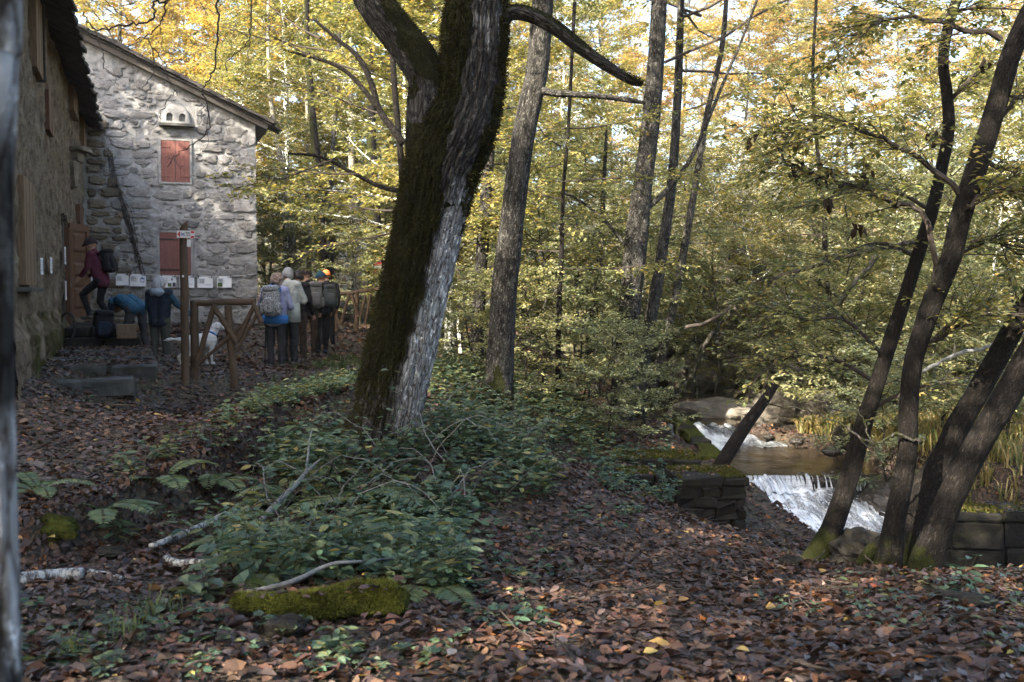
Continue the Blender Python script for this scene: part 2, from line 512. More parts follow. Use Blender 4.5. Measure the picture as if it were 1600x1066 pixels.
# ---------------------------------------------------------------- terrain
def tps(pts, vals, lam=0.02):
    P = np.asarray(pts, float); v = np.asarray(vals, float)
    n = len(P)
    d = np.linalg.norm(P[:, None] - P[None], axis=2)
    K = np.where(d > 0, d * d * np.log(np.maximum(d, 1e-9)), 0) + lam * np.eye(n)
    A = np.zeros((n + 3, n + 3)); A[:n, :n] = K
    A[:n, n] = 1; A[:n, n + 1:] = P; A[n, :n] = 1; A[n + 1:, :n] = P.T
    w = np.linalg.solve(A, np.concatenate([v, [0, 0, 0]]))
    def f(Q):
        Q = np.asarray(Q, float)
        r = np.zeros(len(Q))
        for k in range(0, len(Q), 20000):
            q = Q[k:k + 20000]
            dd = np.linalg.norm(q[:, None] - P[None], axis=2)
            U = np.where(dd > 0, dd * dd * np.log(np.maximum(dd, 1e-9)), 0)
            r[k:k + 20000] = U @ w[:n] + w[n] + q @ w[n + 1:]
        return r
    return f
UP = [(291, 605, 14), (245, 577, 18), (430, 575, 17.1), (497, 549, 21), (300, 508, 25.3), (400, 507, 26.5), (590, 512, 27), (550, 530, 23),
      (200, 700, 9), (100, 640, 12), (300, 650, 11.5), (30, 800, 6.6), (280, 732, 8), (430, 645, 10.5),
      (560, 605, 11.5), (640, 585, 14), (450, 470, 40), (700, 500, 33), (560, 475, 35), (60, 640, 12.0), (360, 570, 17.0), (212, 556, 19.0), (500, 580, 15.5)]
LO = [(400, 788, 8.4), (300, 815, 7.6), (470, 735, 9.4), (1285, 888, 9.2), (1300, 892, 10), (1300, 884, 11), (1258, 874, 9.8), (1310, 884, 8.2), (0, 1066, 4), (330, 850, 7.2), (500, 900, 6), (200, 950, 5.2), (800, 1066, 4), (800, 900, 6.5), (800, 800, 8.5), (800, 700, 11),
      (1250, 1066, 4), (1600, 1066, 4), (1250, 950, 6), (1550, 950, 6), (1250, 895, 7.6), (1420, 920, 7), (1600, 900, 7.5), (1000, 800, 9.5), (1150, 832, 10.5),
      (900, 720, 12.5), (870, 640, 17), (950, 690, 15), (1040, 690, 15.5), (930, 600, 22), (750, 560, 22), (700, 500, 33), (1210, 840, 10.2),
      (480, 720, 9.0), (600, 690, 9.5), (640, 640, 12), (700, 590, 15), (1000, 560, 28), (850, 500, 34),
      (1350, 660, 20), (1250, 640, 21.5), (1450, 600, 22), (1600, 600, 18), (1520, 770, 11.8), (1600, 740, 12.5), (1440, 690, 15),
      (1140, 408, 36), (1000, 420, 36), (1280, 405, 36), (1450, 420, 32), (1600, 420, 28), (1600, 340, 42), (1200, 375, 48), (950, 410, 48)]
def ctl(L):
    A = np.array([at(*p) for p in L])
    return list(map(tuple, A[:, :2])), list(A[:, 2])
pu, vu = ctl(UP)
pl, vl = ctl(LO)
pl += [(-4.5, 16), (-7, 22), (-5, 11), (-9, 18), (-8, 9), (-4, 26), (-10, 30)]; vl += [-.3, -.1, -.3, -.1, -.3, .2, .5]
# beyond the picture: behind the camera, the sides, the hills
pu += [(-4, 2), (-8, -6), (-12, 6), (-14, 14), (-12, 24), (-20, 30), (-16, 40), (-10, 52), (0, 60)]
vu += [-0.2, -0.2, 0.5, 0.6, 0.7, 1.2, 1.8, 2.6, 3.4]
pl += [(0, 0), (3, -2), (-3, 1), (8, 2), (10, -6), (-4, -8), (20, 14), (24, 25), (14, 5.5), (20, 2), (8, 6), (20, 50), (10, 62), (30, 40), (0, 55), (-6, 40)]
vl += [-0.3, -0.3, -0.3, -0.6, -0.4, -0.2, 1.5, 3.6, -0.9, -0.8, -0.8, 5.6, 5.4, 5.0, 3.0, 1.2]
for s_, o_, z_ in ((8.0, .2, .36), (9, 1.8, .22), (10, .1, .36), (11.5, .1, .32), (14, .2, .16), (16, .5, .0), (13.2, .1, .20), (11, 1.9, .14), (12.4, 1.9, .06), (12.8, .8, .09), (5, 1.6, .42), (7, 1.7, .30), (2, .5, .50)):
    pu.append((-10.72 + .347 * s_ + .938 * o_, 25 - .938 * s_ + .347 * o_)); vu.append(z_)
fu, fl = tps(pu, vu, 0.004), tps(pl, vl, 0.01)
EDGE = np.array([at(*p)[:2] for p in [(-80, 815, 6.0), (60, 800, 6.6), (140, 795, 7.0), (280, 752, 8), (400, 668, 10), (470, 650, 10.8), (560, 615, 11.4), (640, 592, 14), (690, 560, 19)]])
EDGE = np.vstack([[(-8, 4.4)], EDGE, [(-0.6, 26)], [(0.8, 40)]])
def edge_dist(Q):
    Q = np.asarray(Q, float)
    best = np.full(len(Q), 1e9); sg = np.ones(len(Q))
    for a, b in zip(EDGE[:-1], EDGE[1:]):
        ab = b - a
        t = np.clip(((Q - a) @ ab) / (ab @ ab), 0, 1)
        d = Q - (a + t[:, None] * ab)
        dd = np.linalg.norm(d, axis=1)
        cr = ab[0] * (Q[:, 1] - a[1]) - ab[1] * (Q[:, 0] - a[0])
        m = dd < best - 1e-9
        best = np.where(m, dd, best); sg = np.where(m, np.sign(cr), sg)
    return best * sg
STREAM = np.array([(1.9, 31, -0.72, .7), (2.4, 28, -.85, .8), (3.0, 24, -.98, .8), (3.45, 19.2, -1.10, .62), (3.5, 18.6, -1.13, .62), (3.62, 17.9, -1.27, .75), (3.8, 17.3, -1.37, 1.0),
                   (4.3, 16, -1.38, 1.5), (4.25, 14.6, -1.38, 1.0), (4.35, 14.42, -1.58, .98), (4.62, 13.6, -1.74, .98), (4.85, 12.6, -2.0, 1.0), (5.2, 11.3, -2.18, .95),
                   (6.3, 10.4, -2.28, .8), (8.6, 9.7, -2.35, .8), (14, 8.8, -2.6, .8), (24, 7, -2.9, .8)])
def stream_info(Q):
    Q = np.asarray(Q, float)
    best = np.full(len(Q), 1e9); z = np.zeros(len(Q)); hw = np.ones(len(Q))
    for a, b in zip(STREAM[:-1], STREAM[1:]):
        ab = b[:2] - a[:2]
        t = np.clip(((Q - a[:2]) @ ab) / (ab @ ab), 0, 1)
        d = np.linalg.norm(Q - (a[:2] + t[:, None] * ab), axis=1)
        m = d < best
        best = np.where(m, d, best)
        z = np.where(m, a[2] + t * (b[2] - a[2]), z)
        hw = np.where(m, a[3] + t * (b[3] - a[3]), hw)
    return best, z, hw
def ground(Q, rough=True):
    Q = np.asarray(Q, float).reshape(-1, 2)
    d = edge_dist(Q)
    wob = 0.22 * vn(np.c_[Q * 1.7, np.zeros(len(Q))], 5) + 0.12 * vn(np.c_[Q * 4.1, np.zeros(len(Q))], 6)
    u, l = fu(Q), fl(Q)
    wd = np.clip((Q[:, 1] - 15) * 0.45, 0, 8)
    t = sstep(-0.06 - wd, 0.16 + wd, d + wob)
    h = l + (u - l) * t
    sd, sz, hw = stream_info(Q)
    bank = sz - 0.12 + 1.5 * np.maximum(0, sd - hw + 0.12 * vn(np.c_[Q * 2.3, np.ones(len(Q))], 9)) ** 0.85
    far = np.hypot(Q[:, 0], Q[:, 1])
    h = np.where(far < 45, np.minimum(h, bank), h)
    h = np.where(far > 70, h + np.minimum(far - 70, 120) * 0.03, h)
    h = np.clip(h, -4, 60)
    if rough:
        p3 = np.c_[Q, np.zeros(len(Q))]
        h = h + 0.035 * fbm(p3 * 1.3, 3, 21) + 0.012 * vn(p3 * 9, 4)
    return h
def gz(x, y):
    return float(ground([(x, y)])[0])
def axis(lo, hi, fine0, fine1, st, grow=1.18):
    a = list(np.arange(fine0, fine1 + 1e-6, st))
    s_, x = st, fine1
    while x < hi:
        s_ *= grow; x += s_; a.append(x)
    s_, x = st, fine0
    while x > lo:
        s_ *= grow; x -= s_; a.insert(0, x)
    return np.array(a)
gx = axis(-320, 320, -8, 9, 0.09, 1.12)
gy = axis(-120, 420, 2.5, 26, 0.09, 1.10)
XX, YY = np.meshgrid(gx, gy)
Q = np.c_[XX.ravel(), YY.ravel()]
ZZ = ground(Q)
nx, ny = len(gx), len(gy)
i = np.arange(ny - 1)[:, None] * nx; j = np.arange(nx - 1)[None, :]
g = MB()
g.add(np.c_[Q, ZZ], [np.stack([i + j, i + j + 1, i + nx + j + 1, i + nx + j], -1).reshape(-1, 4)])
tag(g.build('ground', M['ground'], smooth=True), 'forest floor of dark soil under the fallen leaves', kind='structure')

# ---------------------------------------------------------------- stream
def mat_water():
    m, nt, bs, out = newmat('stream_water')
    v = coords(nt, 'world', (1, 1, 1))
    bs.inputs['Base Color'].default_value = (0.035, 0.026, 0.016, 1)
    bs.inputs['Roughness'].default_value = 0.07
    bs.inputs['Specular IOR Level'].default_value = 0.6
    bump(nt, bs, noise(nt, v, 9, 4, 0.6), 0.35, 0.03)
    return m
def mat_foam():
    """white water: bright where the mesh's colour attribute and the strand noise say foam, dark wet water between"""
    m, nt, bs, out = newmat('white_water')
    v = coords(nt, 'tc', (1, 0.13, 1))
    n = mixc(nt, 0.45, noise(nt, v, 15, 6, 0.8), noise(nt, coords(nt, 'tc', (1, 0.22, 1)), 60, 5, 0.8))
    a = nd(nt, 'ShaderNodeAttribute', attribute_name='col')
    sep = nd(nt, 'ShaderNodeSeparateColor'); nt.links.new(a.outputs['Color'], sep.inputs[0])
    ad = nd(nt, 'ShaderNodeMath', operation='ADD'); nt.links.new(n, ad.inputs[0]); nt.links.new(sep.outputs[0], ad.inputs[1])
    k = ramp(nt, ad.outputs[0], [(0.76, (0, 0, 0)), (0.86, (0.25, 0.25, 0.25)), (1.02, (1, 1, 1))])
    c = mixc(nt, k, (0.05, 0.055, 0.06), (0.80, 0.84, 0.88))
    nt.links.new(c, bs.inputs['Base Color'])
    bs.inputs['Roughness'].default_value = 0.22
    bs.inputs['Specular IOR Level'].default_value = 0.5
    bump(nt, bs, n, 0.8, 0.03)
    return m
M['water'], M['foam'] = mat_water(), mat_foam()
def spath(t0, t1, n):
    """resample the stream line between fractional indices t0..t1"""
    t = np.linspace(t0, t1, n)
    k = np.clip(t.astype(int), 0, len(STREAM) - 2)
    f = (t - k)[:, None]
    return STREAM[k] * (1 - f) + STREAM[k + 1] * f
def ribbon(name, t0, t1, n, m, lift, mat, foam=None, dispA=0.0, wmul=1.25, seed=3, off=0.0):
    P = spath(t0, t1, n)
    for _ in range(3):
        P[1:-1] = (P[:-2] + 2 * P[1:-1] + P[2:]) / 4 if foam is None else P[1:-1]
    D = nrm(np.gradient(P[:, :2], axis=0))
    Nn = np.c_[-D[:, 1], D[:, 0]]
    u = np.linspace(-1, 1, m)
    V = np.zeros((n, m, 3))
    V[:, :, :2] = P[:, None, :2] + Nn[:, None, :] * (u[None, :, None] * P[:, None, 3:4] * wmul + off)
    V[:, :, 2] = P[:, None, 2] + lift
    ln = np.concatenate([[0], np.cumsum(np.linalg.norm(np.diff(P[:, :3], axis=0), axis=1))])
    tc = np.zeros((n, m, 3)); tc[:, :, 0] = u[None] * P[:, None, 3]; tc[:, :, 1] = ln[:, None]; tc[:, :, 2] = seed
    c = np.zeros((n, m, 3))
    if foam is not None:
        c[:, :, 0] = foam(u[None, :] + 0 * ln[:, None], (ln / ln[-1])[:, None] + 0 * u[None, :], V)
    if dispA:
        q = tc.reshape(-1, 3) * np.array([7, 2.2, 1])
        V[:, :, 2] += dispA * fbm(q, 4, seed).reshape(n, m) * (1 if foam is None else 1)
    b = MB()
    i = np.arange(n - 1)[:, None] * m; j = np.arange(m - 1)[None, :]
    b.add(V.reshape(-1, 3), [np.stack([i + j, i + m + j, i + m + j + 1, i + j + 1], -1).reshape(-1, 4)], tc=tc.reshape(-1, 3), col=c.reshape(-1, 3))
    return b.build(name, mat, smooth=True)
def setw(o, label):
    return tag(o, label, kind='structure')
setw(ribbon('stream_water', 0, 4.0, 60, 24, -0.02, M['water'], dispA=0.008), 'shallow brown stream coming out from under the branches')
setw(ribbon('stream_water', 6.0, 8.02, 60, 40, 0.0, M['water'], dispA=0.006, wmul=1.15), 'still brown pool between the two small waterfalls')
setw(ribbon('stream_water', 12.0, 16, 60, 20, 0.0, M['water'], dispA=0.02), 'dark stream running on behind the mossy trees')
def foam_up(u, v, V):
    return 0.32 + 0.35 * np.exp(-((v - 0.55) / 0.10) ** 2) + 0.30 * np.exp(-((v - 0.95) / 0.05) ** 2) * (u < .2) + 0.3 * np.exp(-((u + 0.35) / 0.3) ** 2)
def foam_lo(u, v, V):
    return 0.30 + 0.20 * np.clip(0.35 - u, -0.9, 1) + 0.16 * v + 0.10 * np.sin(v * 21 + u * 3)
def stepped(o, seed, amp, nstep):
    return o
setw(ribbon('waterfall', 4.0, 6.2, 90, 60, 0.0, M['foam'], foam_up, 0.05, 1.0, 11), 'small upper cascade of white water sliding into the pool')
setw(ribbon('waterfall', 8.0, 12.1, 200, 120, 0.02, M['foam'], foam_lo, 0.07, 1.0, 12), 'broad lower waterfall of white water beside the stone pier')
# strands of water falling free over the lip
rs = R(40)
b = MB()
lipP = spath(8.0, 8.0, 1)[0]
for k in range(300):
    u = rs.uniform(-1, 1) if k % 3 else rs.uniform(-1, -0.1)
    if u > 0.15 and rs.rand() < 0.86: continue
    x0 = lipP[0] + u * lipP[3] * 1.0
    h = rs.uniform(0.14, 0.24)
    t = np.linspace(0, 1, 6)
    P = np.c_[x0 + rs.uniform(-.03, .03) * t, 14.52 - 0.16 * t ** 0.8 + rs.uniform(-.02, .02), -1.36 - h * t ** 1.7]
    b.tube(P, np.array([.004, .005, .005, .006, .008, .010]) * rs.uniform(.7, 2.0), 5, col=[0.45, 0, 0])
# spray beads and torn strands on the apron
for k in range(420):
    u = np.clip(rs.normal(-0.25, 0.5), -1, 0.95)
    tt = rs.uniform(9.2, 11.9)
    p = spath(tt, tt, 1)[0]
    L = rs.uniform(.06, .28)
    q = spath(min(tt + L * 1.3, 12), min(tt + L * 1.3, 12), 1)[0]
    a = np.array([p[0] + u * p[3], p[1], p[2] + 0.06]); c2 = np.array([q[0] + (u + rs.uniform(-.08, .08)) * q[3], q[1], q[2] + 0.05])
    mid = (a + c2) / 2 + [0, 0, rs.uniform(0.01, 0.06)]
    b.tube([a, mid, c2], [0.003, rs.uniform(.008, .022), 0.003], 5, col=[0.42, 0, 0])
tag(b.build('water_strands', M['foam'], smooth=True), 'falling strands and splashes of the lower waterfall', kind='stuff')
# ---------------------------------------------------------------- the stone house
HC = np.array([-10.72, 25.0])
FD = np.array([0.347, -0.938])           # along the facade, from the inner corner towards the camera (s)
GD = np.array([0.938, 0.347])            # along the gable, to the right (w); also the facade's outward normal
GN = np.array([0.347, -0.938])           # the gable's outward normal
def v3(p, z): return np.array([p[0], p[1], z])
def FP(s_, z, out=0.0): return v3(HC + FD * s_ + GD * out, z)
def GP(w, z, out=0.0): return v3(HC + GD * w + GN * out, z)
def fac(px, py):
    d = ray(px, py); n = GD
    t = (n @ HC) / (n @ d[:2]); p = d * t
    return float((p[:2] - HC) @ FD), float(p[2] + CAM_Z)
def gab(px, py):
    d = ray(px, py); n = GN
    t = (n @ HC) / (n @ d[:2]); p = d * t
    return float((p[:2] - HC) @ GD), float(p[2] + CAM_Z)
F3, G3, N3, UPZ = np.array([*FD, 0]), np.array([*GD, 0]), np.array([*GN, 0]), np.array([0, 0, 1.0])
H0 = np.array([HC[0], HC[1], 0.4])
house = thing('stone_house', 'old grey stone house with mossy foot, slab roof and red shutters', 'house', H0)
def hpart(b, name, mat, parent=None, smooth=False):
    me = b.build(name, mat, smooth=smooth, loc=H0, link=False)
    return obj(name, me, parent or house)
GZ0 = lambda w: 7.62 - 0.445 * w       # underside of the gable's roof
GW = 4.22
# windows on the gable (w0, w1, z0, z1)
def grect(x0, y0, x1, y1):
    a, b_ = gab(x0, y1), gab(x1, y0)
    return [a[0], b_[0], a[1], b_[1]]
W_UP, W_LOW, DOVE = grect(252, 221, 296, 284), grect(250, 364, 298, 431), grect(250, 164, 300, 195)
def sheet(nu, nv, fn):
    """grid surface: fn(u,v)->(n,3)"""
    u, v = np.meshgrid(np.linspace(0, 1, nu), np.linspace(0, 1, nv))
    V = fn(u.ravel(), v.ravel())
    i = np.arange(nv - 1)[:, None] * nu; j = np.arange(nu - 1)[None, :]
    return V, np.stack([i + j, i + j + 1, i + nu + j + 1, i + nu + j], -1).reshape(-1, 4)
def gwall(u, v):
    w = u * GW
    z = 0.1 + v * (GZ0(w) - 0.1)
    P = HC[None] + w[:, None] * GD
    q = np.c_[w, z, 0 * w]
    rel = 0.018 * fbm(q * 3.0, 3, 31) + 0.012 * fbm(q * 11, 2, 33)
    flat = np.zeros(len(w))
    for r in (W_UP, W_LOW, DOVE):
        m = (w > r[0] - .08) & (w < r[1] + .08) & (z > r[2] - .08) & (z < r[3] + .08)
        rel = np.where(m, -0.012, rel)
    edge = np.minimum(1, (GW - w) / 0.05)
    return np.c_[P + GN * (rel * edge)[:, None], z]
b = MB()
V, q = sheet(130, 190, gwall)
b.add(V, [q])
# thickness behind and the side wall running back
ol = [(0, 0.1), (GW, 0.1), (GW, GZ0(GW)), (0, GZ0(0))]
b.prism(ol, -0.4, GP(0, 0, -0.04), G3, UPZ, N3)
b.prism([(0, 0.1), (5.0, 0.1), (5.0, GZ0(GW)), (0, GZ0(GW))], 0.3, GP(GW - 0.3, 0, -0.45), -N3, UPZ, G3)
b.prism([(-3.5, GZ0(0) - 3.2), (-0.003, GZ0(0) - 3.2), (-0.003, GZ0(0)), (-3.5, GZ0(-3.5))], -0.4, GP(0, 0, -0.02), G3, UPZ, N3)
wall_g = hpart(b, 'gable_wall', M['mortar'], smooth=False)
# single stones of the gable
def stone_mesh(seed, mat):
    rs = R(seed)
    n = 11
    t = np.linspace(0, 2 * math.pi, n, endpoint=False) + rs.uniform(-.12, .12, n)
    p = rs.uniform(2.6, 5.5)
    r = (np.abs(np.cos(t)) ** p + np.abs(np.sin(t)) ** p) ** (-1 / p) * rs.uniform(.80, 1.06, n)
    x, z = np.cos(t) * r * .5, np.sin(t) * r * .5
    A = np.c_[x, z, np.full(n, -0.6)]
    B = np.c_[x * .97, z * .96, rs.uniform(.15, .45, n)]
    Cc = np.c_[x * .74 + .03, z * .72, rs.uniform(.6, 1.05, n)]
    V = np.vstack([A, B, Cc, [[0, 0, rs.uniform(.8, 1.05)]]])
    j = np.arange(n); k = (j + 1) % n
    b = MB()
    b.add(V, [np.stack([j, k, k + n, j + n], -1), np.stack([j + n, k + n, k + 2 * n, j + 2 * n], -1), np.stack([j + 2 * n, k + 2 * n, np.full(n, 3 * n)], -1)])
    return b.build('stone', mat, link=False, smooth=False)
SM_G = [stone_mesh(s_, M['stone']) for s_ in range(14)]
SM_B = [stone_mesh(s_ + 50, M['stone_brown']) for s_ in range(10)]
def put_stone(mesh, P, X, Nn, w, h, d, roll, parent, base):
    o = obj('stone', mesh, parent)
    X = np.asarray(X); Z = np.asarray(Nn)
    Y = np.cross(Z, X)
    c, s_ = math.cos(roll), math.sin(roll)
    X2, Y2 = X * c + Y * s_, Y * c - X * s_
    m = Matrix(((X2[0] * w, Y2[0] * h, Z[0] * d, P[0] - base[0]), (X2[1] * w, Y2[1] * h, Z[1] * d, P[1] - base[1]), (X2[2] * w, Y2[2] * h, Z[2] * d, P[2] - base[2]), (0, 0, 0, 1)))
    o.matrix_local = m
    return o
rs = R(7)
nst = 0
z = 0.55
while z < 7.4:
    h = rs.uniform(0.13, 0.30)
    w = rs.uniform(0, .15)
    while w < GW - 0.05:
        ww = rs.uniform(0.18, 0.58) * (0.8 + h * 1.3)
        cw, cz = w + ww / 2, z + h / 2 + rs.uniform(-.03, .03)
        w += ww + rs.uniform(0.02, 0.10)
        if cz + h * .5 > GZ0(cw + ww / 2) - 0.02 or cw + ww / 2 > GW + .01: continue
        if any(cw + ww / 2 > r[0] - .06 and cw - ww / 2 < r[1] + .06 and cz + h / 2 > r[2] - .06 and cz - h / 2 < r[3] + .06 for r in (W_UP, W_LOW, DOVE)): continue
        xl = 0.66 + 0.5 * np.clip((4.9 - cz) / 3.6, 0, 1)
        brown = cw < xl and cz < 5.6
        if not brown and rs.rand() < 0.20: continue
        dd = rs.uniform(0.05, 0.09) if brown else rs.uniform(0.022, 0.055)
        me = (SM_B if brown else SM_G)[rs.randint(10)]
        if nst < 285:
            put_stone(me, GP(cw, cz, 0.0), G3 * rs.choice([-1, 1]), N3, ww * 1.02, h * 1.0, dd, rs.normal(0, .05), house, H0); nst += 1
    z += h + rs.uniform(0.015, 0.05)
# corner stones (quoins) at the right edge
z = 0.6; k = 0
while z < 5.5 and nst < 299:
    h = rs.uniform(.28, .42); ww = .62 if k % 2 else .38
    put_stone(SM_G[rs.randint(14)], GP(GW - ww / 2 + .02, z + h / 2, 0.004), G3, N3, ww, h * 1.03, 0.05, rs.normal(0, .02), house, H0)
    nst += 1; k += 1; z += h + .2
# small packing stones between the large ones
b = MB()
SV = []
for me in SM_G + SM_B:
    vv = np.zeros(len(me.vertices) * 3, np.float32); me.vertices.foreach_get('co', vv)
    SV.append(vv.reshape(-1, 3).astype(float))
jj = np.arange(11); kk = (jj + 1) % 11
SF = [np.stack([jj, kk, kk + 11, jj + 11], -1), np.stack([jj + 11, kk + 11, kk + 22, jj + 22], -1), np.stack([jj + 22, kk + 22, np.full(11, 33)], -1)]
for q_ in range(900):
    w = rs.uniform(.02, GW - .05); z = rs.uniform(.55, 7.4)
    if z > GZ0(w) - .12 or any(r[0] - .12 < w < r[1] + .12 and r[2] - .1 < z < r[3] + .1 for r in (W_UP, W_LOW, DOVE)): continue
    sw_, sh_ = rs.uniform(.06, .22), rs.uniform(.03, .085)
    a = rs.normal(0, .12)
    V = SV[rs.randint(14) if w > 1 else 14 + rs.randint(10)]
    X2 = G3 * math.cos(a) + UPZ * math.sin(a); Y2 = UPZ * math.cos(a) - G3 * math.sin(a)
    b.add(GP(w, z, .004) + V[:, :1] * X2 * sw_ + V[:, 1:2] * Y2 * sh_ + V[:, 2:] * N3 * rs.uniform(.012, .035), SF)
tag(hpart(b, 'packing_stones', M['stone']), kind='stuff')
# stain of old creeper: a line of dead stems and moss down the gable
b = MB()
pts = [gab(*p) for p in [(172, 235), (180, 285), (196, 330), (208, 375), (216, 405), (224, 432)]]
for k in range(26):
    P = [GP(a + rs.normal(0, .05), c_ + rs.uniform(-.1, .1), .03 + rs.uniform(0, .03)) for a, c_ in pts][rs.randint(0, 3):rs.randint(4, 7)]
    b.tube(P, rs.uniform(.003, .009), 4)
hpart(b, 'dead_creeper', M['twig'])
# shutters
def shutter(r, leaves, name, out=0.02):
    w0, w1, z0, z1 = r
    b = MB()
    f_ = 0.05
    for (a0, a1, c0, c1) in ((w0 - f_, w0, z0 - f_, z1 + f_), (w1, w1 + f_, z0 - f_, z1 + f_), (w0, w1, z1, z1 + f_), (w0, w1, z0 - f_, z0)):
        b.prism([(a0, c0), (a1, c0), (a1, c1), (a0, c1)], 0.045, GP(0, 0, -.015), G3, UPZ, N3)
    fr = hpart(b, 'window_surround', M['mortar'])
    n = leaves
    for k in range(n):
        x0 = w0 + (w1 - w0) * k / n; x1 = w0 + (w1 - w0) * (k + 1) / n
        b = MB()
        m = 3 if n == 2 else 5
        for q_ in range(m):
            a0 = x0 + .004 + (x1 - x0 - .008) * q_ / m; a1 = x0 + .004 + (x1 - x0 - .008) * (q_ + 1) / m - .004
            b.prism([(a0, z0 + .006), (a1, z0 + .006), (a1, z1 - .006), (a0, z1 - .006)], out + (q_ % 2) * .003, GP(0, 0, .0), G3, UPZ, N3)
        sh = hpart(b, 'shutter', M['shutter'])
        for zz in (z0 + (z1 - z0) * .14, z0 + (z1 - z0) * .84):
            b = MB()
            xa = x0 if k == 0 else x1 - (x1 - x0) * .6
            b.prism([(xa, zz - .015), (xa + (x1 - x0) * .6, zz - .015), (xa + (x1 - x0) * .6, zz + .015), (xa, zz + .015)], 0.034, GP(0, 0, .0), G3, UPZ, N3)
            hpart(b, 'hinge', M['shutter'] if n == 2 else M['iron'], sh)
shutter(W_UP, 2, 'up'); shutter(W_LOW, 1, 'low')
# relieving stone gable over the lower shutter
b = MB()
a, c_ = gab(258, 359); e, _ = gab(284, 359); mx = (a + e) / 2
b.prism([(a, c_), (a + .06, c_ - .01), (mx, c_ + .10), (e - .06, c_ - .01), (e, c_), (mx + .02, c_ + .17), (mx - .02, c_ + .17)], .05, GP(0, 0, 0), G3, UPZ, N3)
hpart(b, 'lintel_stone', M['stone'])
# dovecote: arched plaster hood with two arched holes above a sill slab
b = MB()
w0, w1, z0, z1 = DOVE
wm, hw_ = (w0 + w1) / 2, (w1 - w0) / 2
arc = [(wm + hw_ * .95 * math.cos(t), z0 + .05 + (z1 - z0 - .05) * math.sin(t)) for t in np.linspace(0, math.pi, 22)]
holes = []
for cx in (wm - hw_ * .42, wm + hw_ * .38):
    holes.append((cx, z0 + .10, .075, .20))
# plaster face as a fine sheet pushed in at the holes
def dface(u, v):
    w = w0 + u * (w1 - w0); zz = z0 + .05 + v * (z1 - z0 - .05)
    e_ = ((w - wm) / (hw_ * .95)) ** 2 + ((zz - z0 - .05) / (z1 - z0 - .05)) ** 2
    d = 0.10 * np.sqrt(np.clip(1 - e_ ** 2, 0, 1)) + .012
    d = np.where(e_ > 1, -0.03, d)
    for cx, cz, rw, rh in holes:
        ins = (np.abs(w - cx) < rw) & (zz > cz) & ((zz < cz + rh - rw) | (np.hypot(w - cx, zz - (cz + rh - rw)) < rw))
        d = np.where(ins, -0.09, d)
    return np.c_[HC[None] + w[:, None] * GD + GN * d[:, None], zz]
V, q = sheet(90, 60, dface)
b.add(V, [q])
dv = hpart(b, 'dovecote_hood', M['mortar'], smooth=False)
for cx, cz, rw, rh in holes:
    b = MB()
    o_ = [(cx - rw, cz), (cx + rw, cz)] + [(cx + rw * math.cos(t), cz + rh - rw + rw * math.sin(t)) for t in np.linspace(0, math.pi, 10)]
    b.prism(o_, 0.01, GP(0, 0, -.075), G3, UPZ, N3)
    hpart(b, 'dovecote_hole', M['dark'], dv)
b = MB()
b.prism([(w0 - .03, z0 - .03), (w1 + .05, z0 - .03), (w1 + .05, z0 + .035), (w0 - .03, z0 + .035)], .20, GP(0, 0, 0), G3, UPZ, N3)
hpart(b, 'dovecote_sill', M['step'], dv)
# gable roof: boards, fascia beam, slabs lying on it with ragged ends along the verge
sl = nrm(np.array([GD[0], GD[1], -0.445]))
up_n = nrm(np.cross(sl, -N3)); up_n = up_n if up_n[2] > 0 else -up_n
def RP(w, out, lift): return GP(w, GZ0(w), out) + up_n * lift
b = MB()
p0, p1 = RP(-3.3, .22, 0.0), RP(GW + .27, .22, 0.0)
def beam(b, p0, p1, wd, hg, X2):
    """straight beam from p0 to p1, wd along X2, hg along up_n"""
    A = np.array([p0, p0 + X2 * wd, p0 + X2 * wd + up_n * hg, p0 + up_n * hg])
    B = A + (p1 - p0)
    b.add(np.vstack([A, B]), [[[0, 1, 5, 4], [1, 2, 6, 5], [2, 3, 7, 6], [3, 0, 4, 7], [3, 2, 1, 0], [4, 5, 6, 7]]])
beam(b, p0, p1, -0.10, .13, -N3 * -1)
roof_g = hpart(b, 'verge_beam', M['greywood'])
b = MB()
beam(b, RP(-3.3, .30, .135), RP(GW + .32, .30, .135), 5.2, .03, -N3)
hpart(b, 'roof_boarding', M['slab'])
rs = R(11)
def slab_piece(b, c, X, Y, Zn, lx, ly, th):
    n = 8
    o_ = np.array([(-.5, -.5), (0, -.53), (.5, -.5), (.52, 0), (.5, .5), (0, .52), (-.5, .5), (-.52, 0)]) * [lx, ly]
    o_ = o_ + rs.uniform(-.07, .07, o_.shape) * min(lx, ly)
    b.prism(o_, th, c, X, Y, Zn)
for row in range(4):
    w = -1.6 + row * .13
    while w < GW + .16 - row * .1:
        L = rs.uniform(.35, .62)
        b = MB()
        slab_piece(b, RP(w + L / 2, .08 - row * .50 + rs.uniform(-.05, .05), .17 + rs.uniform(0, .03)) , sl, N3, nrm(up_n + 0.10 * sl + rs.normal(0, .02, 3)), L * 1.15, .62, rs.uniform(.035, .06))
        hpart(b, 'roof_slab', M['slab'])
        if row == 0:
            b = MB()
            slab_piece(b, RP(w + L * .8, .02 + rs.uniform(-.07, .03), .235 + rs.uniform(0, .03)), sl, N3, nrm(up_n + 0.10 * sl), L * .95, .5, rs.uniform(.035, .06))
            hpart(b, 'roof_slab', M['slab'])
        w += L * .95
b = MB()
beam(b, RP(-3.3, -1.75, .175), RP(GW + .3, -1.75, .175), 3.6, .06, -N3)
hpart(b, 'roof_slab_field', M['slab'])
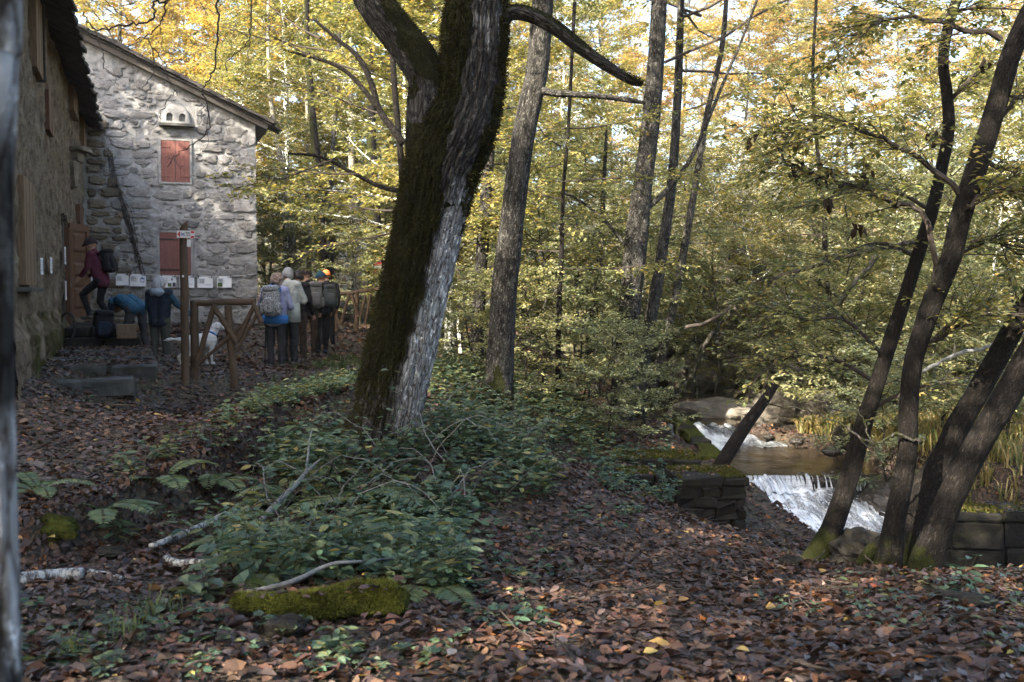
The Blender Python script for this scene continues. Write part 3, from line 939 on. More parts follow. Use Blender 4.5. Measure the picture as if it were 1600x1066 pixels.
# facade of the front wing: rough old render with a mossy foot
FL = 15.5
EZ = 5.62
OPEN = (5.86, 7.49)
def fwall(u, v):
    s_ = u * FL; z = 0.0 + v * EZ
    q = np.c_[s_, z, 0 * s_]
    rel = 0.035 * fbm(q * 1.7, 3, 41) + 0.03 * np.abs(fbm(q * 5.3, 3, 43)) + .008 * vn(q * 19, 44)
    foot = np.clip((0.98 + .1 * vn(q * 2, 8) - z) / .22, 0, 1) * (s_ > 7.6)
    rel = rel + foot * 0.10
    ins = (s_ > OPEN[0]) & (s_ < OPEN[1]) & (z > .7) & (z < 2.55 + .34 * np.sqrt(np.clip(1 - ((s_ - 6.67) / .82) ** 2, 0, 1)))
    rel = np.where(ins, -0.45, rel)
    return np.c_[HC[None] + s_[:, None] * FD + GD * rel[:, None], z]
b = MB()
V, q = sheet(420, 170, fwall)
b.add(V, [q[:, ::-1]])
b.prism([(0, 0), (FL, 0), (FL, EZ), (0, EZ)], -0.05, FP(0, 0, -.5), F3, UPZ, G3)
b.prism([(-.45, 0), (0, 0), (0, EZ), (-.45, EZ)], .05, FP(FL, 0, 0), G3, UPZ, F3)
wall_f = hpart(b, 'facade_wall', M['render'], smooth=False)
# moss on the foot of the facade
rs = R(12)
b = MB()
n = 26000
s_ = rs.uniform(7.7, 13.9, n); zz = 0.10 + rs.beta(1.2, 1.0, n) * .95
keep = fbm(np.c_[s_ * 1.5, zz * 1.5, 0 * s_], 3, 3) > -0.35 + (zz - .7) * .7
s_, zz = s_[keep], zz[keep]
n = len(s_)
qq = np.c_[s_, zz, 0 * s_]
rel = 0.035 * fbm(qq * 1.7, 3, 41) + 0.03 * np.abs(fbm(qq * 5.3, 3, 43)) + .008 * vn(qq * 19, 44) + 0.10 * np.clip((0.98 + .1 * vn(qq * 2, 8) - zz) / .22, 0, 1)
P = np.c_[HC[None] + s_[:, None] * FD + GD * (rel - .004)[:, None], zz]
tip = P + G3 * rs.uniform(.012, .03, n)[:, None] + np.c_[rs.normal(0, .012, (n, 2)), rs.uniform(-.045, .01, n)]
sd = np.c_[F3[0] * np.ones(n), F3[1] * np.ones(n), np.zeros(n)] * rs.uniform(.006, .012, n)[:, None]
V = np.stack([P - sd, P + sd, tip], 1).reshape(-1, 3)
cm = np.array([.075, .085, .016]) * rs.uniform(.45, 1.5, n)[:, None] * (1 + .5 * vn(qq * 6, 9))[:, None]
b.add(V, [np.arange(3 * n).reshape(-1, 3)], col=np.repeat(np.clip(cm, .01, .4), 3, 0))
o_ = hpart(b, 'moss', M['mossblade']); tag(o_, kind='stuff')
# stones bared of render on the facade
rs = R(13)
for k in range(int(299 - nst) if nst < 299 else 0):
    pass
# eave of the front wing: soffit slabs seen from below and ragged slab edges
rs = R(14)
er = nrm(np.array([*(-GD), 0]) * 1 + UPZ * .42)    # up the roof, away from the yard
en = nrm(np.cross(F3, er)); en = en if en[2] > 0 else -en
s0 = -0.35
k = 0
while s0 < FL:
    wd = rs.uniform(.36, .60)
    for row in range(3):
        b = MB()
        out = .52 - row * .34 + rs.uniform(-.05, .05)
        c_ = FP(s0 + wd / 2 + (row % 2) * .2, EZ - .10 + row * .055, 0) + G3 * (out - .35) + er * 0 + UPZ * ((.52 - out) * .30)
        slab_piece(b, c_, F3, -er, nrm(en + rs.normal(0, .025, 3)), wd * 1.04, .70, rs.uniform(.035, .06))
        hpart(b, 'roof_slab', M['slab'])
    s0 += wd
b = MB()
A0 = FP(-.3, EZ + .16, .15)
Vb = np.array([A0, A0 + F3 * (FL + .3), A0 + F3 * (FL + .3) + er * 4.2, A0 + er * 4.2])
b.add(np.vstack([Vb, Vb + en * .06]), [[[3, 2, 1, 0], [4, 5, 6, 7], [0, 1, 5, 4], [1, 2, 6, 5], [2, 3, 7, 6], [3, 0, 4, 7]]])
hpart(b, 'roof_slab_field', M['slab'])
# facade windows with wooden shutters standing off the wall
def fbox(s0, s1, z0, z1, out0, out1, name, mat, parent=None, planks=0):
    b = MB()
    if planks:
        for q_ in range(planks):
            a0 = s0 + (s1 - s0) * q_ / planks + .004; a1 = s0 + (s1 - s0) * (q_ + 1) / planks - .004
            b.prism([(a0, z0), (a1, z0), (a1, z1), (a0, z1)], out1 - out0 - (q_ % 2) * .004, FP(0, 0, out0), F3, UPZ, G3)
    else:
        b.prism([(s0, z0), (s1, z0), (s1, z1), (s0, z1)], out1 - out0, FP(0, 0, out0), F3, UPZ, G3)
    return hpart(b, name, mat, parent)
def sat(px): return fac(px, 400)[0]
def zat(px, py): return fac(px, py)[1]
w_ = fbox(sat(62), sat(52), zat(62, 137), zat(62, 32), .0, .10, 'shutter', M['oldwood'], planks=5)
fbox(sat(62) - .03, sat(62), zat(62, 140), zat(62, 28), .0, .13, 'shutter_edge', M['iron'], w_)
fbox(sat(80.5), sat(73.5), zat(77, 215), zat(77, 158), .0, .075, 'shutter', M['doorwood'], planks=3)
w_ = fbox(sat(117) , sat(110), zat(113, 190), zat(113, 128), .0, .13, 'shutter', M['oldwood'], planks=4)
fbox(sat(131), sat(127), zat(129, 247), zat(129, 200), .0, .12, 'shutter', M['oldwood'], planks=3)
w_ = fbox(sat(44), sat(27), zat(40, 446), zat(40, 288), .0, .09, 'shutter', M['oldwood'], planks=6)
fbox(sat(46), sat(24), zat(40, 456), zat(40, 450), .0, .17, 'window_sill', M['step'])
fbox(sat(124), sat(119), zat(122, 352), zat(122, 325), .0, .10, 'shutter', M['doorwood'], planks=2)
# carved corbel stone high on the facade
b = MB()
sc_ = sat(112); zc_ = zat(112, 240)
b.box(FP(sc_, zc_, .20), (.34, .5, .12), jit=.02, rs=rs, bev=.03)
b.box(FP(sc_ + .02, zc_ - .17, .12), (.24, .3, .22), jit=.03, rs=rs, bev=.04)
b.box(FP(sc_ + .25, zc_ - .55, .06), (.22, .22, .55), jit=.03, rs=rs, bev=.04)
hpart(b, 'corbel_stone', M['stone_brown'])
# door way: jamb boards, dark inside, open leaf with raised panels
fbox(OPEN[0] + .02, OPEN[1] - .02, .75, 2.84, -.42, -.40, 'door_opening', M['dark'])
for sx in (OPEN[0] + .05, OPEN[1] - .06):
    fbox(sx - .06, sx + .06, .72, 2.6, -.2, .05, 'door_jamb', M['greywood'] if sx > 7 else M['doorwood'])
dA = np.array([-8.72, 19.58]); dB = np.array([-8.655, 20.32])
dd = dB - dA; dl = np.linalg.norm(dd); dd = dd / dl; dnn = np.array([dd[1], -dd[0]])
DX, DN = np.array([*dd, 0]), np.array([*dnn, 0])
b = MB()
zb, zt = 0.84, 2.70
D0 = v3(dA, 0)
b.prism([(0, zb), (dl, zb), (dl, zt), (0, zt)], .04, D0, DX, UPZ, DN)
st = .10
for (a0, a1, c0, c1) in ((0, st, zb, zt), (dl - st, dl, zb, zt), (st, dl - st, zt - .14, zt), (st, dl - st, zb, zb + .12), (st, dl - st, 1.48, 1.60), (st, dl - st, 1.98, 2.08)):
    b.prism([(a0, c0), (a1, c0), (a1, c1), (a0, c1)], .065, D0, DX, UPZ, DN)
door = hpart(b, 'door', M['doorwood'])
for (c0, c1) in ((zb + .17, 1.43), (1.65, 1.93), (2.13, 2.51)):
    b = MB()
    i_ = .05
    a0, a1 = st + .035, dl - st - .035
    o1 = np.array([(a0, c0), (a1, c0), (a1, c1), (a0, c1)]); o2 = np.array([(a0 + i_, c0 + i_), (a1 - i_, c0 + i_), (a1 - i_, c1 - i_), (a0 + i_, c1 - i_)])
    V = np.vstack([D0 + DN * .041 + o1[:, :1] * DX + o1[:, 1:] * UPZ, D0 + DN * .068 + o2[:, :1] * DX + o2[:, 1:] * UPZ])
    b.add(V, [[[0, 1, 5, 4], [1, 2, 6, 5], [2, 3, 7, 6], [3, 0, 4, 7], [4, 5, 6, 7]]])
    hpart(b, 'door_panel', M['doorwood'], door)
b = MB(); b.ball(D0 + DX * (dl - .05) + UPZ * 1.7 + DN * .1, (.025, .025, .025), 8, 6); hpart(b, 'handle', M['iron'], door)
for zz in (1.05, 2.45):
    b = MB(); b.box(D0 + DX * dl + UPZ * zz + DN * .03, (.04, .04, .10)); hpart(b, 'hinge', M['iron'], door)
# paper notices on the facade
def notice(x0, y0, x1, y1, label):
    s_a, s_b = sat(x1), sat(x0)
    z0, z1 = zat((x0 + x1) / 2, y1), zat((x0 + x1) / 2, y0)
    sm = (s_a + s_b) / 2
    t = thing('paper_notice', label, 'notice', FP(sm, z0, .10), 0, 'paper notices on the facade')
    L0 = FP(sm, z0, .10)
    hw = min(.16, (s_b - s_a) / 2)
    b = MB(); b.prism([(-hw, 0), (hw, 0), (hw, z1 - z0), (-hw, z1 - z0)], .004, [0, 0, 0], F3, UPZ, G3); obj('sheet', b.build('sheet', M['paper'], link=False), t)
    b = MB()
    for k in range(7):
        zz = (z1 - z0) * (.2 + .1 * k)
        b.prism([(-hw * .8, zz), (hw * (.8 - .2 * (k % 3)), zz), (hw * (.8 - .2 * (k % 3)), zz + .008), (-hw * .8, zz + .008)], .006, [0, 0, 0], F3, UPZ, G3)
    obj('print', b.build('print', M['ink'], link=False), t)
notice(48, 403, 56, 429, 'narrow grey notice nearest the big wooden shutter on the facade')
notice(64, 402, 72, 427, 'narrow notice between the big shutter and the doorway, second from the shutter')
notice(89, 386, 95, 413, 'pale notice beside the door jamb, the upper of two')
notice(89, 439, 95, 469, 'pale notice beside the door jamb, the lower of two')
# ---------------------------------------------------------------- door steps and terrace of old stone slabs
steps = thing('door_steps', 'dark stone steps up to the open brown door', 'steps', FP(6.5, .3, .6))
S0 = FP(6.5, .3, .6)
def spart(b, name, mat): return obj(name, b.build(name, mat, link=False, loc=S0), steps)
rs = R(15)
Mf = np.stack([F3, G3, UPZ], 1)
def fblock(s0, s1, o0, o1, z0, z1, name='stone_block', mat=None, bev=.025):
    b = MB()
    b.box(FP((s0 + s1) / 2, (z0 + z1) / 2, (o0 + o1) / 2), (s1 - s0, o1 - o0, z1 - z0), M=Mf, jit=.012, rs=rs, bev=bev)
    return spart(b, name, mat or M['step'])
for k in range(4):
    fblock(4.7 + k * .95, 4.7 + k * .95 + .94, .06, 1.18, .55, .72, 'stone_slab', M['darkstone'])
    fblock(4.75 + k * .95, 4.75 + k * .95 + .9, .06, 1.08, .1, .545, 'stone_block', M['darkstone'])
for k in range(2):
    fblock(8.52, 8.95, .1 + k * .62, .1 + k * .62 + .61, .38, .56, 'stone_slab', M['darkstone'])
fblock(8.54, 8.92, .1, 1.28, .1, .375, 'stone_block', M['darkstone'])
terr = thing('stone_terrace', 'low terrace of wet stone slabs strewn with leaves along the facade', 'terrace', FP(11, .1, .8))
T0 = FP(11, .1, .8)
for k, (a0, a1, o0, o1, zt_) in enumerate([(9.0, 10.2, .1, .82, .41), (9.0, 10.1, .84, 1.5, .40), (10.22, 11.4, .1, .7, .375), (10.12, 11.3, .72, 1.52, .36), (11.42, 12.5, .1, .9, .33), (11.32, 12.45, .92, 1.55, .31), (12.55, 13.1, .15, 1.25, .18)]):
    b = MB()
    b.box(FP((a0 + a1) / 2, zt_ - .13, (o0 + o1) / 2), (a1 - a0, o1 - o0, .26), M=Mf, jit=.02, rs=rs, bev=.03)
    obj('stone_slab', b.build('stone_slab', M['step'], link=False, loc=T0), terr)
# old cart wheel rim leaning by the steps
b = MB()
t = np.linspace(0, 2 * math.pi, 25)
wc = FP(8.62, .80, .05)
wc = FP(9.05, .72, .16)
P = np.array([wc + F3 * .10 * math.cos(a) * 2.2 * .5 + G3 * .04 * math.sin(a) + UPZ * .27 * math.sin(a) + G3 * .14 * math.cos(a) for a in t])
b.tube(P, .022, 6, cap=False)
o_ = b.build('wheel_rim', M['iron'], loc=wc); tag(o_, 'old iron wheel rim leaning beside the stone steps', 'wheel')

# ---------------------------------------------------------------- printed sheets hung on a string along the gable
SO = 0.11
sx = [(128, 426), (143, 427), (163, 427.5), (205, 428.5), (250, 430), (300, 431.5), (365, 432), (402, 428)]
b = MB()
P = [GP(*gab(*p), SO) for p in sx]
b.tube(P, .004, 4)
o_ = b.build('hanging_string', M['white'], loc=P[0]); tag(o_, 'thin white string stretched along the stone gable for the sheets', 'string')
def sheet_thing(x0, x1, yt, yb, label, art, tilt=0.0):
    wa, zt = gab(x0, yt); wb, _ = gab(x1, yt); _, zb = gab(x0, yb)
    wm = (wa + wb) / 2; hw = (wb - wa) / 2; hh = zt - zb
    L0 = GP(wm, zt, SO)
    t = thing('information_sheet', label, 'sheet', L0, 0, 'sheets pegged to the string')
    c, s_ = math.cos(tilt), math.sin(tilt)
    X, Y = G3 * c + UPZ * s_, UPZ * c - G3 * s_
    def rect(b, a0, a1, c0, c1, d): b.prism([(a0, c0), (a1, c0), (a1, c1), (a0, c1)], d, [0, 0, 0], X, Y, N3)
    b = MB()
    V, q = sheet(9, 7, lambda u, v: (X[None] * ((u - .5) * 2 * hw)[:, None] + Y[None] * (-(1 - v) * hh)[:, None] + N3[None] * (.01 * np.sin(u * 5 + wm * 9) * (1 - v))[:, None]))
    b.add(V, [q]); b.add(V - N3 * .003, [q[:, ::-1]])
    obj('paper', b.build('paper', M['paper'], link=False), t)
    b = MB()
    rect(b, hw * .45, hw * .9, -hh * .10, -hh * .04, .012)
    for k in range(5):
        zz = -hh * (.22 + .09 * k)
        rect(b, -hw * .85, hw * (-.05 - .12 * (k % 2)), zz, zz + hh * .022, .012)
    if art in ('map', 'text'):
        for k in range(4):
            rect(b, hw * (.1 + .18 * k), hw * (.16 + .18 * k), -hh * .72, -hh * .66, .012)
    obj('print', b.build('print', M['ink'], link=False), t)
    if art == 'photos':
        b = MB(); rect(b, -hw * .1, hw * .38, -hh * .92, -hh * .62, .0125); obj('photo', b.build('photo', M['ink_green'], link=False), t)
        b = MB(); rect(b, hw * .52, hw * .92, -hh * .92, -hh * .58, .0125); obj('photo', b.build('photo', M['ink_dark'], link=False), t)
        b = MB(); b.ball(X * hw * .45 - Y * hh * .30 + N3 * .012, (hw * .13, .004, hh * .10), 8, 6, M=np.stack([X, N3, Y], 1)); rect(b, hw * .43, hw * .47, -hh * .5, -hh * .36, .012); obj('tree_drawing', b.build('tree_drawing', M['ink'], link=False), t)
    elif art == 'photo':
        b = MB(); rect(b, -hw * .92, -hw * .25, -hh * .92, -hh * .58, .0125); obj('photo', b.build('photo', M['ink_green'], link=False), t)
    elif art == 'house':
        b = MB(); rect(b, hw * .3, hw * .8, -hh * .66, -hh * .62, .012); rect(b, hw * .3, hw * .34, -hh * .62, -hh * .4, .012); rect(b, hw * .76, hw * .8, -hh * .62, -hh * .4, .012)
        b.prism([(hw * .22, -hh * .4), (hw * .88, -hh * .4), (hw * .55, -hh * .24)], .012, [0, 0, 0], X, Y, N3); obj('house_drawing', b.build('house_drawing', M['ink_blue'], link=False), t)
    for sg in (-.88, .88):
        b = MB(); b.box(X * hw * sg + N3 * .012 + UPZ * .0, (.02, .02, .08)); obj('peg', b.build('peg', M['greywood'], link=False), t)
sheet_thing(143.5, 163, 425, 443.5, 'blank tilted sheet beside the open door, behind the walker in maroon', 'none', -.06)
sheet_thing(181, 201, 428, 446, 'sheet half hidden behind the bending man in the blue sweater', 'none')
sheet_thing(203, 228, 428.5, 447.5, 'sheet with a blue house drawing, above the grey haired woman', 'house', -.02)
sheet_thing(251, 275, 431, 449.5, 'sheet with two photographs and a tree drawing, under the lower shutter', 'photos')
sheet_thing(280, 303, 431.5, 450, 'sheet crossed by the wooden signpost', 'text')
sheet_thing(308, 332, 432.5, 450, 'sheet of plain text right of the signpost', 'map')
sheet_thing(338.5, 361, 432, 449.5, 'last sheet on the string, with one green photograph', 'photo')
# ---------------------------------------------------------------- leaves, trunks, crowns
def leaf_arrays(P, T, N, L, Wd, col, kind='diamond', curl=0.25, rs=None):
    """many leaves at once. P base, T axis, N leaf normal, L length, Wd width (n each), col (n,3)"""
    n = len(P)
    T = nrm(T); B = nrm(np.cross(N, T)); N = np.cross(T, B)
    L = (np.asarray(L, float) * np.ones(n))[:, None]; Wd = (np.asarray(Wd, float) * np.ones(n))[:, None]
    cu = (np.asarray(curl, float) * np.ones(n))[:, None]
    if kind == 'diamond':
        V = np.stack([P, P + T * L * .45 + B * Wd * .5 + N * Wd * cu, P + T * L - N * L * .1, P + T * L * .45 - B * Wd * .5 + N * Wd * cu], 1)
        F = np.array([[0, 2, 1], [0, 3, 2]])
        k = 4
    else:  # ovate leaf: midrib of 4, two points on either side
        m0, m1, m2, m3 = P, P + T * L * .35 - N * L * .02, P + T * L * .7 - N * L * .06 * (1 + cu), P + T * L * (1 - .06 * np.abs(cu)) - N * L * .22 * cu
        l1 = P + T * L * .28 + B * Wd * .5 + N * Wd * cu; l2 = P + T * L * .66 + B * Wd * .42 + N * Wd * (cu * .8 - .05)
        r1 = P + T * L * .28 - B * Wd * .5 + N * Wd * cu * .9; r2 = P + T * L * .66 - B * Wd * .42 + N * Wd * (cu * .6)
        V = np.stack([m0, m1, m2, m3, l1, l2, r1, r2], 1)
        F = np.array([[0, 1, 4], [1, 5, 4], [1, 2, 5], [2, 3, 5], [0, 6, 1], [1, 6, 7], [1, 7, 2], [2, 7, 3]])
        k = 8
    V = V.reshape(-1, 3)
    F = (F[None] + (np.arange(n) * k)[:, None, None]).reshape(-1, 3)
    return V, F, np.repeat(np.asarray(col), k, 0)
def pick(rs, n, cols, w, jit=0.25):
    cols = np.asarray(cols, float)
    c = cols[rs.choice(len(cols), n, p=np.asarray(w) / np.sum(w))]
    return np.clip(c * rs.uniform(1 - jit, 1 + jit, (n, 1)) * rs.uniform(.93, 1.07, (n, 3)), .004, .9)
GREEN, OLIVE, LIME, YEL, ORG, BRN, BLUEG = (.10, .13, .062), (.20, .21, .09), (.31, .30, .12), (.50, .40, .14), (.47, .26, .09), (.18, .11, .06), (.09, .125, .08)
PAL = {'green': ([GREEN, OLIVE, LIME], [.4, .4, .2]), 'olive': ([GREEN, OLIVE, LIME, YEL], [.15, .4, .35, .1]), 'lime': ([OLIVE, LIME, YEL], [.3, .5, .2]),
       'yellow': ([OLIVE, LIME, YEL, ORG], [.12, .33, .45, .1]), 'orange': ([LIME, YEL, ORG, BRN], [.15, .35, .4, .1]), 'greyg': ([(.20, .235, .14), (.28, .30, .17), (.37, .36, .18)], [.35, .4, .25]), 'dusk': ([BLUEG, GREEN, OLIVE], [.4, .4, .2])}
def wander(rs, p, d, L, n, wob=.18, lift=0.0):
    P = [np.asarray(p, float)]
    d = nrm(d)
    for i in range(n - 1):
        d = nrm(d + rs.normal(0, wob, 3) * [1, 1, .6] + [0, 0, lift])
        P.append(P[-1] + d * L / (n - 1))
    return np.array(P)
def spray(rs, path, step, lf, pal, out, flat=.25, droop=.15, start=.12, fill=1.0):
    """alternate leaves in a flat plane along a twig"""
    ln = np.linalg.norm(np.diff(path, axis=0), axis=1).sum()
    n = int(ln / step * fill)
    if n < 2: return
    t = rs.uniform(start, 1, n) * (len(path) - 1)
    k = np.clip(t.astype(int), 0, len(path) - 2); f = (t - k)[:, None]
    P = path[k] * (1 - f) + path[k + 1] * f
    D = nrm(path[k + 1] - path[k])
    side = nrm(np.cross(D, [0, 0, 1.0]))
    sg = rs.choice([-1, 1], n)[:, None]
    T = nrm(side * sg * rs.uniform(.6, 1.1, (n, 1)) + D * rs.uniform(.3, .9, (n, 1)) + [0, 0, -droop] + rs.normal(0, .22, (n, 3)))
    N = nrm(np.array([0, 0, 1.0]) + rs.normal(0, flat, (n, 3)))
    # leaves sit on short twigs so that the spray has width
    P = P + T * rs.uniform(0, .16, (n, 1)) * np.minimum(1, ln)
    L = lf * rs.uniform(.7, 1.25, n)
    out.append((P, T, N, L, L * rs.uniform(.5, .68, n), pick(rs, n, *PAL[pal])))
def emit(b, out, kind='diamond', curl=.12):
    if not out: return
    A = [np.concatenate([o[i] for o in out]) for i in range(6)]
    V, F, c = leaf_arrays(*A, kind=kind, curl=curl)
    b.add(V, [F], col=c)
def limb_leafy(rs, wood, out, p, d, L, r, pal, lf, ntw, step=.045, twL=(.5, 1.1), lift=.02, segs=5, fill=1.0, sub=True, start=.25):
    P = wander(rs, p, d, L, max(5, int(L / .45)), .13, lift)
    wood.tube(P, np.linspace(r, max(.004, r * .18), len(P)), segs, cap=False)
    for k in range(ntw):
        t = (start + (1 - start) * (k + rs.rand()) / ntw) * (len(P) - 1)
        i = min(int(t), len(P) - 2); f = t - i
        q = P[i] * (1 - f) + P[i + 1] * f
        D = nrm(P[i + 1] - P[i])
        s_ = nrm(np.cross(D, [0, 0, 1.0])) * (1 if k % 2 else -1)
        td = nrm(s_ * rs.uniform(.6, 1.1) + D * rs.uniform(.4, .9) + [0, 0, rs.uniform(-.22, .22)])
        tl = rs.uniform(*twL) * (1 - .45 * t / len(P))
        tp = wander(rs, q, td, tl, 5, .16, -.01)
        wood.tube(tp, np.linspace(max(.004, r * .22), .002, 5), 3, cap=False)
        spray(rs, tp, step, lf, pal, out, fill=fill)
        if sub:
            for m in range(3):
                j = rs.randint(1, 4)
                sd = nrm(nrm(tp[j + 1] - tp[j]) + rs.normal(0, .55, 3) * [1, 1, .35])
                sp = wander(rs, tp[j], sd, tl * .55, 4, .15, -.01)
                wood.tube(sp, np.linspace(.003, .0015, 4), 3, cap=False)
                spray(rs, sp, step, lf, pal, out, fill=fill)
    spray(rs, P[-3:], step, lf, pal, out, fill=fill)
    return P
def leafy_path(rs, wood, out, P, pal, lf, ntw, step=.034, twL=(.35, .8), start=.2, r=.006):
    """leafy twigs with side sprays along a given branch course"""
    for k in range(ntw):
        i = rs.randint(int(len(P) * start), len(P) - 1)
        D = nrm(P[min(i + 1, len(P) - 1)] - P[i - 1])
        td = nrm(np.cross(D, [0, 0, 1.0]) * rs.choice([-1, 1]) * rs.uniform(.4, 1) + D * rs.uniform(.3, 1) + [0, 0, rs.uniform(-.2, .28)])
        L = rs.uniform(*twL)
        tp = wander(rs, P[i], td, L, 6, .18, 0)
        wood.tube(tp, np.linspace(r, .002, 6), 4, cap=False)
        spray(rs, tp, step, lf, pal, out, start=.1)
        for m in range(3):
            j = rs.randint(1, 5)
            sp = wander(rs, tp[j], nrm(nrm(tp[j] - tp[j - 1]) + rs.normal(0, .6, 3) * [1, 1, .35]), L * .55, 4, .16, -.01)
            wood.tube(sp, np.linspace(.003, .0015, 4), 3, cap=False)
            spray(rs, sp, step, lf, pal, out)
def make_tree(seed, H, r0, base, spread, nlimb, pal, lf, ntw, barkm, leafm, lean=.03, fill=1.0, step=.05, top=True, sway=.05, twig_segs=5, taper=.25):
    """prototype tree at the origin: returns (trunk mesh, crown mesh). Crown reaches from height `base` to H."""
    rs = R(seed)
    wood, lv, out = MB(), MB(), []
    n = 14
    zz = np.linspace(-.4, H, n)
    off = np.cumsum(rs.normal(0, sway, (n, 2)), 0) + np.outer(zz / H, rs.normal(0, lean * H, 2))
    off -= off[1]
    P = np.c_[off, zz]
    rr = r0 * (1 - (1 - taper) * np.clip(zz / H, 0, 1) ** 1.1); rr[0] *= 1.5; rr[1] *= 1.15
    rr[-1] = .02
    wood.tube(P, rr, 10, disp=lambda tc, th: 1 + .10 * vn(np.c_[np.cos(th) * 2, np.sin(th) * 2, tc[:, 2] * 1.5], seed))
    for k in range(nlimb):
        h = base + (H - base) * ((k + rs.rand() * .8) / nlimb) ** .92
        i = np.searchsorted(zz, h) - 1; i = min(max(i, 0), n - 2)
        f = (h - zz[i]) / (zz[i + 1] - zz[i])
        p = P[i] * (1 - f) + P[i + 1] * f
        a = k * 2.4 + rs.uniform(-.5, .5)
        rel = (h - base) / (H - base)
        L = spread * rs.uniform(.65, 1.15) * (1 - .55 * rel ** 1.6)
        d = [math.cos(a), math.sin(a), rs.uniform(-.05, .3) + .6 * rel]
        limb_leafy(rs, wood, out, p, d, L, r0 * .28 * (1 - .5 * rel) + .008, pal, lf, ntw, step, (.5 * spread / 3, 1.15 * spread / 3), .012, twig_segs, fill)
    emit(lv, out)
    return wood.build('trunk', barkm, link=False, smooth=True), lv.build('crown', leafm, link=False)
def place_tree(name, protos, k, x, y, sc, rz, label, group=None, z=None, tilt=(0, 0)):
    tm, cm = protos[k]
    t = thing(name, label, 'tree', (x, y, (gz(x, y) if z is None else z)), rz, group)
    t.rotation_euler = (tilt[0], tilt[1], rz)
    t.scale = (sc, sc, sc)
    obj('trunk', tm, t)
    c = obj('crown', cm, t)
    return t

# ---- trees drawn after the photograph: stems given as (x px, y px, width px) at a depth
def stem_path(pts, Y, ext=None, smooth=4, dY=None):
    P, r = [], []
    for k, (x, y, w) in enumerate(pts):
        yy = Y if np.isscalar(Y) else Y[k]
        P.append(at(x, y, yy)); r.append(w * yy / F_PX / 2)
    P, r = np.array(P), np.array(r)
    if ext is not None:
        for e in ext:
            P = np.vstack([P, P[-1] + np.array(e[:3])]); r = np.append(r, e[3])
    # Catmull-Rom resample
    n = len(P)
    Pp = np.vstack([2 * P[0] - P[1], P, 2 * P[-1] - P[-2]]); rp = np.concatenate([[r[0]], r, [r[-1]]])
    O, ro = [], []
    for k in range(n - 1):
        for t in np.linspace(0, 1, smooth, endpoint=False):
            a, b_, c, d = Pp[k], Pp[k + 1], Pp[k + 2], Pp[k + 3]
            O.append(.5 * ((2 * b_) + (-a + c) * t + (2 * a - 5 * b_ + 4 * c - d) * t * t + (-a + 3 * b_ - 3 * c + d) * t ** 3))
            ro.append(rp[k + 1] * (1 - t) + rp[k + 2] * t)
    O.append(P[-1]); ro.append(r[-1])
    return np.array(O), np.array(ro)
def bark_disp(seed, amp=.06, lump=.08, fr=5.0, rmax=.3):
    def f(tc, th):
        c, sn = np.cos(th), np.sin(th)
        n1 = vn(np.c_[c * fr * 1.9 + .3 * vn(tc * 9, seed + 9), sn * fr * 1.9, tc[:, 2] * 2.2], seed)
        n2 = vn(np.c_[c * fr * 4.3, sn * fr * 4.3, tc[:, 2] * 6.0], seed + 1)
        cr = np.minimum(np.abs(n1), .28) / .28
        q = np.c_[c * 1.2, sn * 1.2, tc[:, 2] * 1.3]
        return 1 + amp * (cr - 1) + lump * vn(q, seed + 3) + amp * .35 * n2
    return f
def tube_moss(b, P, r, segs, disp, seed, mossf, ref=(1, 0, 0)):
    """adds a dense bark tube whose colour attribute's red channel is the moss amount, green the bare pale strip"""
    n0 = b.n
    V = b.tube(P, r, segs, disp=disp, ref=ref)
    nV = b.n - n0
    V = b.v[-1]
    n = len(P)
    ring = np.repeat(np.arange(n), segs)
    ctr = np.vstack([P[ring], P[0], P[-1]])[:nV]
    dirv = nrm(V - ctr)
    c = np.zeros((nV, 3))
    mo, pale = mossf(V, dirv)
    c[:, 0] = mo; c[:, 1] = pale
    b.col[-1] = c
    return V, dirv, c

# the big leaning tree in the middle
HY = 9.5
hb = [(592, 735, 150), (598, 690, 128), (606, 650, 112), (616, 600, 110), (628, 550, 107), (638, 500, 105), (649, 450, 104), (660, 400, 104), (670, 350, 106), (681, 300, 109), (692, 255, 114),
      (712, 210, 122), (728, 170, 113), (737, 120, 106), (742, 60, 104), (746, 0, 98), (752, -80, 92), (762, -180, 84)]
P, r = stem_path(hb, HY, ext=[(.3, .6, 1.6, .21), (-.2, .5, 1.8, .17), (.3, -.2, 1.8, .12)], smooth=18)
P[0, 2] -= .25
hero_base = P[0].copy()
hero = thing('old_tree', 'thick old leaning tree, dark with moss and with one pale bare strip of bark', 'tree', hero_base)
def img_of(V):
    """photograph pixel under which a point of the place is seen (used to lay out the moss)"""
    d = V - np.array([0, 0, CAM_Z])
    f = d[:, 1] * _cp - d[:, 2] * _sp
    up_ = d[:, 1] * _sp + d[:, 2] * _cp
    return 800 + F_PX * d[:, 0] / f, 533 - F_PX * up_ / f
